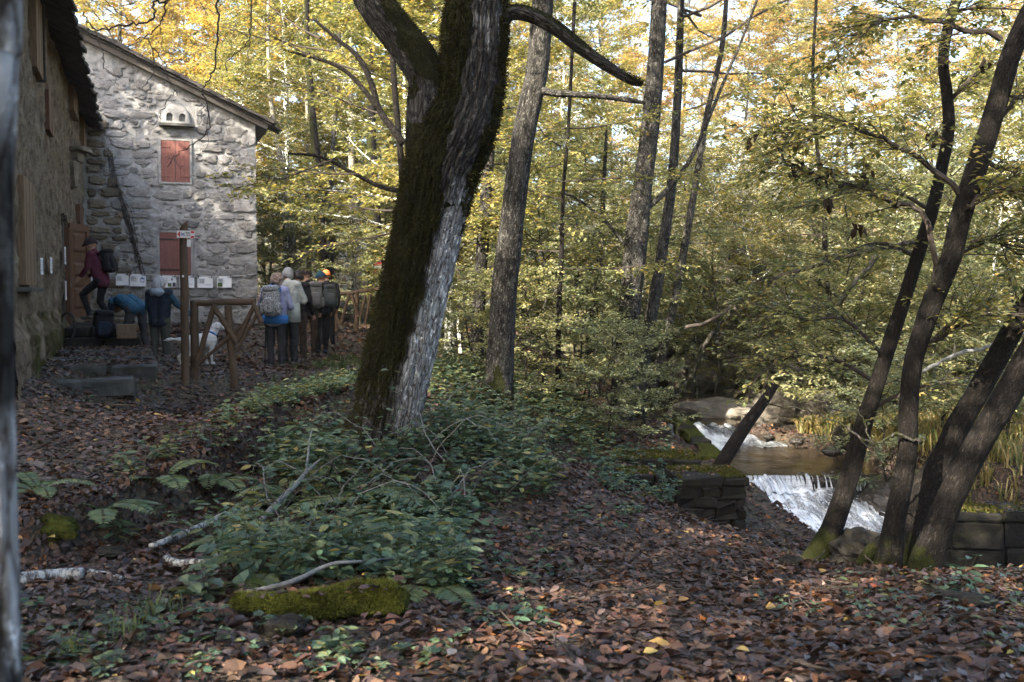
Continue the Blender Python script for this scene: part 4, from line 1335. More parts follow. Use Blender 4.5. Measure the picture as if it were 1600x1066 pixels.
def hero_moss(V, dr):
    z = V[:, 2]
    # around-the-stem position: dr.x from -1 (left) to 1 (right)
    s_ = dr[:, 0]
    wob = .22 * vn(np.c_[V[:, :2] * 4, z * 2.2], 61) + .12 * vn(V * 11, 62)
    left = sstep(.28, -.05, s_ + wob - np.interp(z, [0.2, 1.0, 2.0, 2.8, 4.2], [.05, .22, .20, -.10, -.40]))
    right = sstep(.62, .82, s_ + wob * .8) * sstep(1.75, 2.35, z + wob)
    mid = sstep(2.0, 2.25, z + wob) * sstep(2.9, 2.5, z) * .0
    back = sstep(.15, .5, dr[:, 1])
    mo = np.maximum(np.maximum(left, right), back * .8)
    mo = mo * np.interp(z, [0, .8, 1.2], [.55, .8, .95])
    pale = sstep(.30, .46, s_ + wob * .8) * sstep(2.45, 1.9, z + wob) * sstep(.45, .1, dr[:, 1]) * np.interp(z, [0, .5, 1.0], [.45, .7, 1.0])
    pale = np.maximum(pale, .45 * sstep(.35, .6, vn(np.c_[V[:, :2] * 14, z * 5], 66)) * (z > 3.2))
    return mo * .75, np.clip(pale, 0, 1) * .9
b = MB()
V, dr, c = tube_moss(b, P, r, 220, bark_disp(3, .085, .07, 6), 3, hero_moss)
tr = b.build('trunk', M['bark_hero'], smooth=True, loc=hero_base, link=False)
obj('trunk', tr, hero)
mossV, mossD, mossW = [V], [dr], [c[:, 0]]
def hero_limb(pts, seed, Yd, ext=None, moss=.8, segs=48, name='limb', lump=.1):
    P, r = stem_path(pts, Yd, ext=ext, smooth=8)
    b = MB()
    V, dr, c = tube_moss(b, P, r, segs, bark_disp(seed, .08, lump, 4), seed, lambda V, d: (moss * sstep(-.5, .5, d[:, 2] + .6 * vn(V * 5, seed)) , 0 * V[:, 0]))
    obj(name, b.build(name, M['bark_hero'], smooth=True, loc=hero_base, link=False), hero)
    mossV.append(V); mossD.append(dr); mossW.append(c[:, 0])
    return P
LL = hero_limb([(690, 330, 80), (668, 240, 70), (664, 180, 62), (668, 130, 64), (652, 92, 66), (622, 52, 62), (594, 15, 60), (566, -35, 54), (520, -130, 46)], 7, HY - .05, ext=[(-.8, .5, 1.0, .10), (-.9, .6, 1.2, .06)], moss=1.25)
RL = hero_limb([(768, 42, 24), (800, 20, 24), (836, 27, 24), (868, 45, 23), (895, 66, 21), (922, 86, 19), (950, 104, 17), (976, 120, 14), (992, 128, 12), (1004, 132, 7)], 8, HY - .1, moss=.62, segs=24, lump=.16)
# moss cushions standing off the bark
rs = R(60)
b = MB()
V, dr, w = np.vstack(mossV), np.vstack(mossD), np.concatenate(mossW)
vis = (dr[:, 1] < .55) & (V[:, 2] < 5.0)
idx = np.where(vis & (w + .30 * vn(V * 9, 63) > .42))[0]
idx = idx[rs.randint(0, len(idx), 60000)]
P0 = V[idx] + rs.normal(0, .014, (len(idx), 3))
n = len(idx)
d = nrm(dr[idx] + rs.normal(0, .35, (n, 3)) + [0, 0, -.45])
Ln = rs.uniform(.012, .034, n)[:, None]
sd = nrm(np.cross(d, rs.normal(0, 1, (n, 3)))) * rs.uniform(.003, .006, n)[:, None]
TV = np.stack([P0 - sd - d * .006, P0 + sd - d * .006, P0 + d * Ln], 1).reshape(-1, 3)
cm = np.array([.026, .026, .008]) * rs.uniform(.4, 1.5, n)[:, None] * (1 + .5 * vn(P0 * 7, 64))[:, None]
b.add(TV, [np.arange(3 * n).reshape(-1, 3)], col=np.repeat(np.clip(cm, .008, .3), 3, 0))
tag(obj('moss', b.build('moss', M['mossblade'], loc=hero_base, link=False), hero), kind='stuff')
# the crown, above the picture
rs = R(61)
wood, lv, out = MB(), MB(), []
for k in range(26):
    p = np.array([-0.2, 10.2, 6.0]) + rs.normal(0, .3, 3) + [0, 0, rs.uniform(0, 4.5)]
    a = k * 2.4
    limb_leafy(rs, wood, out, p, [math.cos(a), math.sin(a), rs.uniform(.05, .5)], rs.uniform(2.8, 5.0), .06, 'olive', .10, 9, .055, (.7, 1.5))
emit(lv, out)
obj('branches', wood.build('branches', M['bark_dark'], loc=hero_base, link=False), hero)
obj('crown', lv.build('crown', M['leaf'], loc=hero_base, link=False), hero)

def drawn_tree(name, label, stems, barkm, crown=None, group=None, sub=(), segs=26, amp=.06, moss=.3):
    """stems: list of (name, pts, Y, ext). crown(rs, wood, leaves) adds twigs and leaves."""
    P0 = None
    t = None
    for nm, pts, Y, ext in stems:
        P, r = stem_path(pts, Y, ext=ext, smooth=6)
        if t is None:
            P[0, 2] -= .25; r[0] *= 1.2
            P0 = P[0].copy()
            t = thing(name, label, 'tree', P0, 0, group)
        b = MB()
        sg = segs if r.max() > .05 else 12
        sd = int(abs(P0[0] * 100)) + len(nm)
        tube_moss(b, P, r, sg, bark_disp(sd, amp, .07, 4), sd, lambda V, d: (moss * sstep(-.6, .9, .35 - d[:, 0] + .7 * vn(V * 3, sd)) + min(.85, 2.2 * moss) * sstep(.65, .1, V[:, 2] - P0[2] - .25 + .25 * vn(V * 6, sd + 1)), 0 * V[:, 0]))
        obj(nm, b.build(nm, barkm, smooth=True, loc=P0, link=False), t)
    if crown:
        wood, lv, out = MB(), MB(), []
        crown(wood, out, lv)
        if wood.n: obj('branches', wood.build('branches', M['twig'], loc=P0, link=False), t)
        emit(lv, out)
        if lv.n: obj('crown', lv.build('crown', M['leaf'], loc=P0, link=False), t)
    return t
def overhead(cx, cy, z0, z1, n, seed, pal='olive', L=(2.5, 4.5), lf=.10, step=.055):
    def f(wood, out, lv):
        rs = R(seed)
        for k in range(n):
            a = k * 2.4 + rs.rand()
            limb_leafy(rs, wood, out, np.array([cx, cy, z0 + (z1 - z0) * k / n]) + rs.normal(0, .2, 3), [math.cos(a), math.sin(a), rs.uniform(.0, .45)], rs.uniform(*L), .03, pal, lf, 8, step, (.6, 1.4))
    return f
drawn_tree('forest_tree', 'straight speckled grey tree just right of the big leaning tree', [
    ('trunk', [(772, 640, 66), (778, 600, 51), (782, 560, 45), (788, 450, 41), (800, 350, 37), (812, 250, 36), (828, 160, 36), (840, 100, 34), (848, 0, 33), (856, -100, 30)], 13.5, [(.1, .1, 2.5, .14), (.2, .1, 3, .09)]),
    ('limb', [(846, 142, 13), (870, 146, 12), (905, 148, 10), (950, 152, 9), (985, 157, 8), (1008, 161, 5)], 13.3, None),
    ], M['bark'], overhead(.7, 13.6, 6.3, 12.0, 16, 71, L=(3, 5)), moss=.35)
drawn_tree('forest_tree', 'tall grey tree on the stream bank left of the cascades', [
    ('trunk', [(966, 700, 48), (972, 650, 40), (978, 560, 37), (985, 470, 35), (998, 340, 34), (1008, 260, 30), (1020, 160, 29), (1030, 0, 24), (1034, -90, 22)], 17.0, [(.1, .2, 3, .11), (0, .1, 3, .07)]),
    ('limb', [(1003, 330, 12), (1040, 300, 8), (1075, 255, 7), (1095, 215, 6), (1130, 130, 5), (1160, 60, 4), (1190, -20, 4)], 17.0, None),
    ('limb', [(992, 400, 7), (940, 340, 5), (900, 310, 4), (870, 300, 3)], 17.1, None),
    ], M['bark'], overhead(2.6, 17.3, 5.6, 11.5, 12, 72, L=(3, 5)), moss=.3)
drawn_tree('forest_tree', 'slim grey tree right beside the tall one on the stream bank', [
    ('trunk', [(996, 690, 27), (1000, 640, 22), (1008, 560, 21), (1020, 480, 19), (1034, 400, 18), (1048, 300, 16), (1056, 200, 14), (1062, 60, 12), (1066, -50, 10)], 17.8, [(.1, .2, 2.4, .06)]),
    ], M['bark'], overhead(3.0, 18.2, 5.5, 8.5, 10, 73, 'lime'), segs=16)
def dead_leaf_tufts(t, P0):
    rs = R(78)
    for (px, py, Y, n) in ((1475, 92, 9.1, 4), (1536, 98, 8.2, 3), (1290, 268, 8.3, 7), (1352, 262, 8.2, 6), (1300, 310, 8.3, 4), (1178, 214, 8.4, 4), (1336, 360, 8.5, 5), (1462, 210, 8.6, 5), (1252, 255, 8.3, 5)):
        p = at(px, py, Y); b = MB()
        A = np.array([p + rs.normal(0, .035, 3) for _ in range(n)])
        V, F, c = leaf_arrays(A, nrm(np.c_[rs.normal(0, .35, (n, 2)), -np.ones(n)]), nrm(rs.normal(0, 1, (n, 3)) * [1, 1, .2]), rs.uniform(.06, .11, n), rs.uniform(.03, .06, n), np.tile([.035, .02, .014], (n, 1)), 'ovate', .5)
        b.add(V, [F], col=c)
        obj('dead_leaves', b.build('dead_leaves', M['leaf'], loc=P0, link=False), t)
def right_crown(wood, out, lv):
    rs = R(75)
    # drawn leafy branches at picture height, leaves 6 cm
    for pts, Y, ntw in (([(1462, 440), (1440, 332), (1402, 322), (1352, 300), (1292, 276), (1232, 252), (1218, 230)], 8.3, 16),
                        ([(1500, 300), (1440, 250), (1380, 215), (1310, 200), (1250, 205)], 8.0, 16),
                        ([(1545, 190), (1600, 150), (1660, 120)], 8.2, 9), ([(1530, 240), (1580, 265), (1650, 230)], 8.2, 10),
                        ([(1500, 330), (1560, 300), (1640, 310)], 7.9, 12), ([(1560, 60), (1490, 40), (1400, 28), (1330, 60)], 8.4, 14),
                        ([(1478, 400), (1540, 380), (1620, 400)], 8.6, 12), ([(1425, 560), (1480, 520), (1560, 490), (1640, 500)], 8.3, 14)):
        P, _ = stem_path([(x, y, 10) for x, y in pts], Y, smooth=4)
        P = P + rs.normal(0, .02, P.shape)
        wood.tube(P, np.linspace(.026, .007, len(P)), 6, cap=False)
        leafy_path(rs, wood, out, P, 'olive', .064, int(ntw * 1.7))
    # canopy above the picture
    for k in range(12):
        a = k * 2.4
        limb_leafy(rs, wood, out, np.array([5.2, 7.6, 4.9 + k * .22]) + rs.normal(0, .2, 3), [math.cos(a), math.sin(a), rs.uniform(.05, .5)], rs.uniform(2.0, 4.0), .05, 'olive', .10, 8, .055, (.6, 1.3))
drawn_tree('twin_stem_tree', 'dark twin stemmed tree with a green mossy foot, nearest on the right', [
    ('trunk', [(1378, 945, 80), (1380, 915, 56), (1390, 870, 42), (1397, 820, 33), (1406, 775, 32), (1418, 710, 31), (1420, 640, 30), (1427, 570, 30), (1444, 510, 31), (1462, 460, 31), (1486, 403, 30), (1500, 345, 30), (1517, 290, 31), (1540, 220, 31), (1558, 160, 31), (1578, 90, 31), (1604, 30, 30), (1640, -60, 28)], 8.0, [(.3, .2, 1.6, .07), (.3, .1, 1.8, .05)]),
    ('stem', [(1428, 965, 83), (1434, 927, 65), (1446, 880, 50), (1460, 840, 44), (1482, 785, 40), (1500, 748, 40), (1520, 710, 40), (1543, 670, 40), (1566, 632, 41), (1606, 560, 40), (1650, 480, 37), (1700, 370, 33), (1750, 250, 30)], 7.7, [(.4, .3, 1.4, .08), (.3, .2, 1.5, .05)]),
    ('stem', [(1430, 900, 60), (1432, 822, 40), (1446, 766, 46), (1477, 710, 36), (1496, 668, 36), (1530, 610, 34), (1590, 500, 30), (1650, 380, 28)], 8.6, [(.3, .2, 1.2, .05)]),
    ('root', [(1385, 890, 40), (1366, 918, 26), (1345, 938, 12)], 7.8, None), ('root', [(1430, 910, 50), (1405, 935, 30), (1385, 950, 14)], 7.4, None),
    ('root', [(1395, 850, 30), (1375, 850, 24), (1350, 876, 20), (1330, 903, 12)], 8.5, None),
    ], M['bark_dark'], right_crown, moss=.34, segs=40, amp=.07)
dead_leaf_tufts(bpy.data.objects['twin_stem_tree'], np.array(bpy.data.objects['twin_stem_tree'].location))
def thin_crown(wood, out, lv):
    rs = R(76)
    for pts, Y, ntw in (([(1478, 165), (1520, 120), (1560, 100)], 9.2, 7), ([(1484, 20), (1530, 12), (1600, 16)], 9.2, 7), ([(1455, 330), (1400, 300), (1330, 300), (1270, 320)], 9.3, 12),
                        ([(1430, 400), (1370, 380), (1290, 410), (1205, 436)], 9.4, 8), ([(1372, 600), (1300, 560), (1230, 560), (1180, 590)], 9.6, 16), ([(1385, 560), (1320, 500), (1260, 500), (1200, 480)], 9.8, 16),
                        ([(1360, 640), (1420, 610), (1480, 600), (1560, 610)], 9.4, 14)):
        P, _ = stem_path([(x, y, 10) for x, y in pts], Y, smooth=4)
        wood.tube(P, np.linspace(.022, .006, len(P)), 6, cap=False)
        leafy_path(rs, wood, out, P, 'olive', .064, int(ntw * 1.6), start=.05)
    for k in range(8):
        a = k * 2.4
        limb_leafy(rs, wood, out, np.array([4.4, 9.4, 5.0 + k * .25]) + rs.normal(0, .2, 3), [math.cos(a), math.sin(a), rs.uniform(.05, .5)], rs.uniform(2.0, 3.6), .05, 'lime', .10, 8, .055, (.6, 1.3))
drawn_tree('curved_tree', 'slender dark curved tree standing in front of the waterfall', [
    ('trunk', [(1262, 905, 61), (1278, 870, 43), (1298, 830, 34), (1316, 780, 31), (1334, 720, 29), (1350, 660, 26), (1370, 600, 25), (1392, 530, 24), (1412, 470, 22), (1434, 400, 21), (1456, 330, 20), (1472, 260, 18), (1482, 205, 18), (1480, 150, 17), (1474, 95, 16), (1482, 40, 16), (1498, -10, 15), (1520, -90, 13)], 9.2, [(.2, .2, 1.4, .05)]),
    ], M['bark_dark'], thin_crown, moss=.28, segs=28)
def few(px, py, Y, n, seed, pal='olive', up=1.6):
    return lambda wood, out, lv: [limb_leafy(R(seed + k), wood, out, at(px, py, Y) + [0, 0, up * k / n], [math.cos(k * 2.4), math.sin(k * 2.4), .1], R(seed + 50 + k).uniform(1.0, 2.2), .015, pal, .075, 10, .036, (.4, .9)) for k in range(n)]
for lab, pts, Y, cr, mt in (('slim ivy covered trunk between the old tree and the second trunk', [(742, 600, 26), (745, 550, 22), (748, 480, 20), (753, 400, 20), (759, 320, 18), (765, 240, 16), (772, 140, 14), (780, 20, 12)], 17.5, few(752, 420, 17.5, 9, 910, 'olive', 4), 'bark'),
                            ('thin stem standing just right of the second trunk', [(872, 640, 9), (872, 560, 8), (874, 470, 8), (878, 380, 7), (880, 300, 6), (888, 200, 5)], 16, few(876, 420, 16, 9, 920, 'olive', 2.5), 'bark_dark'),
                            ('leaning thin trunk right of the slim grey tree', [(1012, 650, 17), (1022, 600, 15), (1040, 530, 14), (1058, 450, 13), (1074, 360, 12), (1088, 280, 11), (1104, 180, 9), (1130, 60, 8)], 19, few(1070, 380, 19, 8, 930, 'lime', 4), 'bark'),
                            ('bent grey double stem on the dark bank left of the third trunk', [(930, 650, 24), (928, 610, 20), (922, 560, 17), (926, 500, 14), (936, 430, 11), (940, 360, 9)], 20, few(930, 480, 20, 8, 940, 'olive', 2.5), 'bark'),
                            ('leaning mossy stem above the rock face', [(1165, 520, 15), (1155, 470, 14), (1140, 430, 13), (1128, 390, 12), (1110, 340, 10), (1098, 280, 8)], 27, few(1130, 380, 27, 6, 950, 'lime', 2), 'bark'),
                            ('slender dark stem between the rock face and the curved tree', [(1300, 560, 9), (1296, 480, 8), (1290, 400, 8), (1286, 320, 7), (1276, 220, 6), (1270, 120, 5)], 19, few(1290, 400, 19, 8, 960, 'lime', 3), 'bark_dark')):
    drawn_tree('slim_tree', lab, [('trunk', pts, Y, [(.1, .1, 2.0, .03)])], M[mt], cr, 'slim stems in the middle of the wood', segs=14, moss=.3, amp=.05)
# leaning dead pole in the stream
P, r = stem_path([(1122, 735, 25), (1140, 705, 23), (1165, 665, 20), (1190, 632, 17), (1212, 600, 13)], 13.4)
P[0, 2] -= .15
b = MB(); b.tube(P, r, 16, disp=bark_disp(77, .05, .06, 3), col=[0, 0, 0])
tag(b.build('leaning_log', M['bark_dark'], smooth=True, loc=P[0]), 'dark dead log leaning over the pool behind the stone pier', 'log')
# young sapling left of the big tree, seen against the light
drawn_tree('young_tree', 'thin dark branching young tree just left of the big leaning tree', [
    ('trunk', [(622, 560, 12), (625, 480, 12), (628, 400, 11), (630, 300, 11), (624, 220, 10), (616, 130, 10), (612, 60, 9), (606, -20, 8)], 12.5, [(0, 0, 1.2, .02)]),
    ('limb', [(630, 225, 12), (612, 200, 11), (592, 170, 10), (580, 130, 9), (560, 90, 8), (525, 60, 6), (490, 30, 4)], 12.4, None),
    ('limb', [(592, 172, 8), (560, 130, 7), (530, 105, 6), (490, 90, 5), (450, 80, 4)], 12.4, None),
    ('limb', [(628, 300, 8), (590, 290, 7), (550, 270, 6), (500, 245, 5), (450, 240, 3)], 12.6, None),
    ], M['bark_dark'], lambda wood, out, lv: [limb_leafy(R(500 + k), wood, out, at(x, y, 12.5), [dx, .2, dz], 1.5, .014, 'olive', .07, 9, .06, (.3, .7), fill=.8) for k, (x, y, dx, dz) in enumerate([(600, 180, -1, .3), (560, 110, -1, .2), (520, 80, -1, 0), (560, 272, -1, -.1), (626, 330, -1, .1), (628, 360, -1, -.2), (500, 60, -.6, .4), (520, 250, -1, -.2)])], segs=10)
# blurred trunk at the very left edge, close to the lens
P, r = stem_path([(-16, 1250, 96), (-14, 1000, 88), (-16, 800, 80), (-20, 560, 78), (-22, 300, 80), (-14, 80, 80), (-10, -100, 78)], 1.5, [(0, 0, 1.5, .035), (.1, .1, 1.5, .03)])
b = MB(); tube_moss(b, P, r, 32, bark_disp(79, .08, .08, 3), 79, lambda V, d: (.2 + 0 * V[:, 0], sstep(-.15, .3, vn(V * [14, 14, 5], 80))))
t = thing('near_tree', 'pale blurred trunk close by at the left edge of the view', 'tree', P[0])
obj('trunk', b.build('trunk', M['bark_hero'], smooth=True, loc=P[0], link=False), t)
wood, lv, out = MB(), MB(), []
overhead(-1.6, 1.3, 5.6, 11.5, 36, 81, 'olive', L=(2.8, 4.8), lf=.12, step=.038)(wood, out, lv)  # crown out of view, added high and dense to shade the right-hand stems
emit(lv, out)
obj('branches', wood.build('branches', M['bark_dark'], loc=P[0], link=False), t)
obj('crown', lv.build('crown', M['leaf'], loc=P[0], link=False), t)

# ---- forest behind: a few prototypes, copied
PR = {}
def proto(key, *a, **k): PR[key] = make_tree(*a, **k)
B_, Lf = M['bark'], M['leaf_far']
proto('lime', 201, 12, .12, 1.6, 3.8, 40, 'lime', .108, 13, B_, Lf, step=.030)
proto('olive', 202, 11, .11, 1.3, 3.5, 40, 'olive', .108, 13, M['bark_pale'], Lf, step=.030)
proto('yellow', 203, 12, .12, 1.5, 3.8, 40, 'yellow', .108, 13, B_, Lf, step=.030)
proto('orange', 204, 10, .11, 1.6, 3.4, 34, 'orange', .108, 12, B_, Lf, step=.030)
proto('green', 205, 11, .13, 1.5, 3.6, 34, 'green', .13, 11, M['bark_dark'], Lf, step=.038)
proto('dark', 206, 6.5, .09, .3, 2.4, 36, 'dusk', .10, 12, M['bark_dark'], Lf, step=.034)
# young understorey with flat sprays
proto('sap_green', 211, 4.6, .035, .5, 1.8, 26, 'greyg', .078, 11, M['bark_dark'], M['leaf'], step=.034, sway=.06)
proto('sap_olive', 212, 5.4, .04, .7, 2.0, 26, 'olive', .078, 11, B_, M['leaf'], step=.034, sway=.06)
proto('sap_low', 213, 2.6, .025, .2, 1.5, 22, 'greyg', .072, 11, M['bark_dark'], M['leaf'], step=.032, sway=.05)
proto('sap_yel', 214, 5.0, .04, .7, 1.9, 24, 'lime', .078, 11, M['bark_pale'], M['leaf'], step=.034, sway=.06)
NAMES = {'lime': ('lime green leafy forest tree', 'forest_tree'), 'olive': ('pale barked olive leaved forest tree', 'forest_tree'), 'yellow': ('yellow autumn forest tree', 'autumn_tree'),
         'orange': ('orange brown autumn forest tree', 'autumn_tree'), 'green': ('green leaved dark barked forest tree', 'forest_tree'), 'dark': ('dense dark green bushy tree', 'bushy_tree'),
         'sap_green': ('green young tree', 'young_tree'), 'sap_olive': ('olive young tree', 'young_tree'), 'sap_low': ('low green bush', 'bush'), 'sap_yel': ('yellow green young tree', 'young_tree')}
MARKS = [(200, 'above the roof of the house'), (290, 'over the roof edge by the hanging branches'), (360, 'over the low end of the house roof'), (405, 'just behind the house corner'), (440, 'right of the house corner'), (475, 'left of the walkers heads'), (510, 'behind the walkers heads'), (545, 'behind the railing right of the walkers'), (575, 'between the railing and the old tree'), (640, 'behind the old tree at left'),
         (700, 'right behind the old tree'), (730, 'right of the old tree trunk'), (770, 'between the old tree and the second trunk'), (810, 'behind the second trunk'), (860, 'just right of the second trunk'), (900, 'midway between second and third trunk'), (950, 'left of the third trunk'), (1000, 'behind the third trunk'), (1050, 'right of the third trunk'), (1100, 'left above the cascade'), (1150, 'above the upper cascade'), (1200, 'above the rock face'), (1250, 'above the lower waterfall'), (1310, 'left of the curved tree'), (1370, 'behind the curved tree'), (1440, 'between curved and twin tree'), (1500, 'behind the twin tree'), (1560, 'right of the twin tree'), (1900, 'at the right edge')]
USED = {}
def where_at(px, Y):
    m = next(w for lim, w in MARKS if px < lim)
    return m
rs = R(90)
def forest(items, where, group):
    for (kind, px, Y, sc) in items:
        x = (px - 800) / F_PX * Y
        nm = NAMES[kind]
        lab = nm[0] + ' ' + where_at(px, Y)
        if lab in USED:
            lab = nm[0] + (', farther one ' if Y > USED[lab] else ', nearer one ') + where_at(px, Y)
        USED[lab] = Y
        place_tree(nm[1], PR, kind, x, Y, sc * rs.uniform(.92, 1.08), rs.uniform(0, 6.28), lab, group + ', ' + kind.replace('sap_', 'young ').replace('_', ' '), tilt=rs.normal(0, .03, 2))
forest([('olive', 452, 31, 1.0), ('yellow', 410, 36, 1.1), ('yellow', 330, 40, 1.1), ('orange', 250, 44, 1.2), ('yellow', 180, 42, 1.2), ('lime', 480, 38, 1.1), ('olive', 556, 32, 1.0), ('yellow', 520, 46, 1.2), ('lime', 620, 42, 1.1),
        ('orange', 300, 52, 1.3), ('lime', 400, 55, 1.3), ('yellow', 100, 50, 1.3), ('lime', 560, 58, 1.3), ('green', 600, 34, .95), ('olive', 380, 33, .8)], 'behind the house and the railing', 'trees behind the house')
forest([('lime', 700, 40, 1.0), ('olive', 760, 33, .95), ('yellow', 820, 46, 1.1), ('olive', 880, 38, 1.0), ('lime', 940, 48, 1.1), ('yellow', 700, 56, 1.2), ('orange', 860, 58, 1.2), ('lime', 780, 64, 1.3),
        ('orange', 1010, 56, 1.1), ('orange', 1160, 52, 1.1), ('orange', 1300, 56, 1.1), ('yellow', 1230, 64, 1.2), ('orange', 1480, 56, .95), ('olive', 1570, 44, .8), ('yellow', 1400, 66, 1.1), ('lime', 1640, 56, .9), ('yellow', 1100, 68, 1.1), ('yellow', 960, 74, 1.5), ('orange', 1180, 78, 1.5), ('yellow', 1320, 80, 1.5), ('lime', 1450, 76, 1.4), ('orange', 1560, 82, 1.5), ('yellow', 1060, 84, 1.5), ('lime', 1250, 88, 1.6)],
       'on the sunny slope beyond the stream', 'trees on the far slope')
forest([('dark', 420, 33, .6), ('dark', 840, 27, .45), ('sap_low', 450, 29, 1.1), ('sap_yel', 480, 34, 1.2), ('sap_olive', 590, 31, 1.0), ('sap_low', 560, 28, 1.0), ('sap_low', 640, 30, 1.2)], 'in the shade behind the railing', 'bushes behind the railing')
forest([('sap_olive', 760, 22, 1.0), ('sap_green', 850, 17, .8), ('sap_olive', 900, 21, .95), ('sap_low', 830, 15.5, .75), ('sap_low', 905, 16.5, .85), ('sap_olive', 690, 25, 1.1), ('sap_yel', 800, 27, 1.1), ('sap_olive', 960, 24, 1.0), ('sap_low', 740, 16, .6), ('sap_olive', 1030, 26, 1.0), ('sap_low', 945, 14.5, .6),
        ('sap_low', 1010, 15.6, .65), ('sap_yel', 1000, 29, 1.2), ('sap_yel', 720, 21, .9), ('sap_green', 800, 20, .95), ('sap_yel', 930, 23, 1.0), ('sap_green', 985, 19.5, .8), ('sap_yel', 860, 25, 1.1)], 'on the bank between the big tree and the stream', 'undergrowth trees on the near bank')
forest([('sap_olive', 1090, 22.5, .9), ('sap_olive', 1150, 25, 1.1), ('sap_olive', 1225, 22.5, .9), ('sap_green', 1290, 21, 1.0), ('sap_olive', 1340, 23, 1.1), ('sap_low', 1340, 17.5, .9), ('sap_green', 1400, 18, .9), ('sap_olive', 1460, 20, 1.1), ('sap_green', 1520, 18, 1.0), ('sap_olive', 1590, 20, 1.1), ('sap_low', 1480, 15, .9),
        ('sap_low', 1570, 14, .9), ('sap_yel', 1200, 30, 1.2), ('sap_yel', 1300, 29, 1.2), ('sap_olive', 1080, 31, 1.1), ('sap_yel', 1420, 28, 1.2), ('sap_low', 1190, 24, 1.1), ('sap_low', 1390, 14.5, .75), ('sap_olive', 1530, 26, 1.2), ('sap_green', 1120, 20.8, .75), ('sap_yel', 1180, 23.5, 1.0), ('sap_green', 1265, 20.2, .8), ('sap_green', 1330, 17.2, .8), ('sap_yel', 1390, 20, .95), ('sap_green', 1450, 16.5, .8), ('sap_yel', 1560, 17, .85), ('sap_green', 1060, 23.5, .9), ('sap_yel', 1240, 26, 1.1)], 'leaning over the far bank of the stream', 'undergrowth trees on the far bank')
# tall trees, mostly out of view, added so their crowns shade the clearing and gable
SHADE = [('green', -6.2, .8, 1.1, 'left behind the camera'), ('olive', -9.6, -2.4, 1.2, 'far left behind the camera'), ('green', -1.6, -5.0, 1.2, 'just behind the camera'), ('lime', -4.9, -8.3, 1.3, 'deep left behind the camera'), ('green', -13.2, -6.3, 1.35, 'farthest left behind the camera'), ('green', -6.6, 3.6, 1.05, 'left of the camera before the house end'),
         ('green', -3.7, -5.9, 1.0, 'between the two trees left behind the camera'), ('olive', 1.8, -6.5, 1.2, 'right behind the camera'), ('green', -1.5, -11, 1.4, 'deep behind the camera'), ('olive', -12.5, 2.5, 1.2, 'beside the end of the house'), ('green', 5.5, -3.5, 1.2, 'close right behind the camera'),
         ('olive', 13, 0, 1.2, 'far right of the clearing'), ('green', -17.5, 14.5, 1.5, 'behind the front wing of the house'), ('olive', -15.5, 9.0, 1.35, 'behind the near end of the house'), ('olive', -2.4, 23.2, 1.0, 'between old tree and house gable'), ('lime', -1.2, 19.4, .95, 'hidden behind the old tree trunk')]
for k, x, y, sc, wh in SHADE:
    place_tree('forest_tree', PR, k, x, y, sc, rs.uniform(0, 6.28), 'tall shade tree ' + wh, 'trees around the clearing')
# ---------------------------------------------------------------- fallen leaves
def on_ground(px, py, lift=0.0):
    d = ray(px, py)
    t = np.concatenate([np.arange(2.0, 14, .01), np.arange(14, 60, .05)])
    Pp = np.array([0, 0, CAM_Z]) + d[None] * t[:, None]
    k = np.argmax(Pp[:, 2] < ground(Pp[:, :2]))
    return Pp[k] + [0, 0, lift]
def inpoly(x, y, poly):
    poly = np.asarray(poly, float)
    r = np.zeros(len(x), bool)
    j = len(poly) - 1
    for i in range(len(poly)):
        xi, yi, xj, yj = *poly[i], *poly[j]
        r ^= ((yi > y) != (yj > y)) & (x < (xj - xi) * (y - yi) / (yj - yi + 1e-12) + xi)
        j = i
    return r
def gnormal(Q, e=.06):
    z = ground(Q); zx = ground(Q + [e, 0]); zy = ground(Q + [0, e])
    return nrm(np.c_[-(zx - z) / e, -(zy - z) / e, np.ones(len(Q))])
def free(Q):
    """not in the water, the house or on the paved steps"""
    sd, sz, hw = stream_info(Q)
    ok = ground(Q) > sz + 0.05
    d = Q - HC
    s_, o_ = d @ FD, d @ GD
    ok &= ~((s_ > -9) & (s_ < FL + .2) & (o_ < .08) & (o_ > -12))
    ok &= ~((s_ < 0) & (s_ > -6) & (o_ > -1) & (o_ < GW))
    return ok
LIT = [(.040, .023, .017), (.092, .047, .032), (.135, .076, .052), (.118, .086, .080), (.20, .12, .075), (.30, .13, .05), (.40, .28, .08)]
def litter(Y0, Y1, dens, L0, kind, seed, marg=.66):
    rs = R(seed)
    area = marg * (Y1 ** 2 - Y0 ** 2)
    n = int(area * dens)
    Y = np.sqrt(rs.uniform(Y0 ** 2, Y1 ** 2, n))
    X = rs.uniform(-marg, marg, n) * Y
    Q = np.c_[X, Y]
    Q = Q[free(Q)]
    n = len(Q)
    dn = vn(np.c_[Q * 1.1, np.zeros(n)], 33)
    N = nrm(gnormal(Q) + rs.normal(0, .24, (n, 3)))
    a = rs.uniform(0, 6.283, n)
    T = np.c_[np.cos(a), np.sin(a), np.zeros(n)]
    T = nrm(T - N * (T * N).sum(1, keepdims=True))
    L = L0 * np.exp(rs.normal(-.08, .32, n))
    P = np.c_[Q, ground(Q) + rs.uniform(.002, .035, n)] - T * L[:, None] * .5
    col = pick(rs, n, LIT, [.25, .27, .2, .17, .09, .03, .008], .3) 
    V, F, c = leaf_arrays(P, T, N, L, L * rs.uniform(.5, .72, n), col, kind, rs.uniform(-.35, .45, n))
    return V, F, c
b = MB()
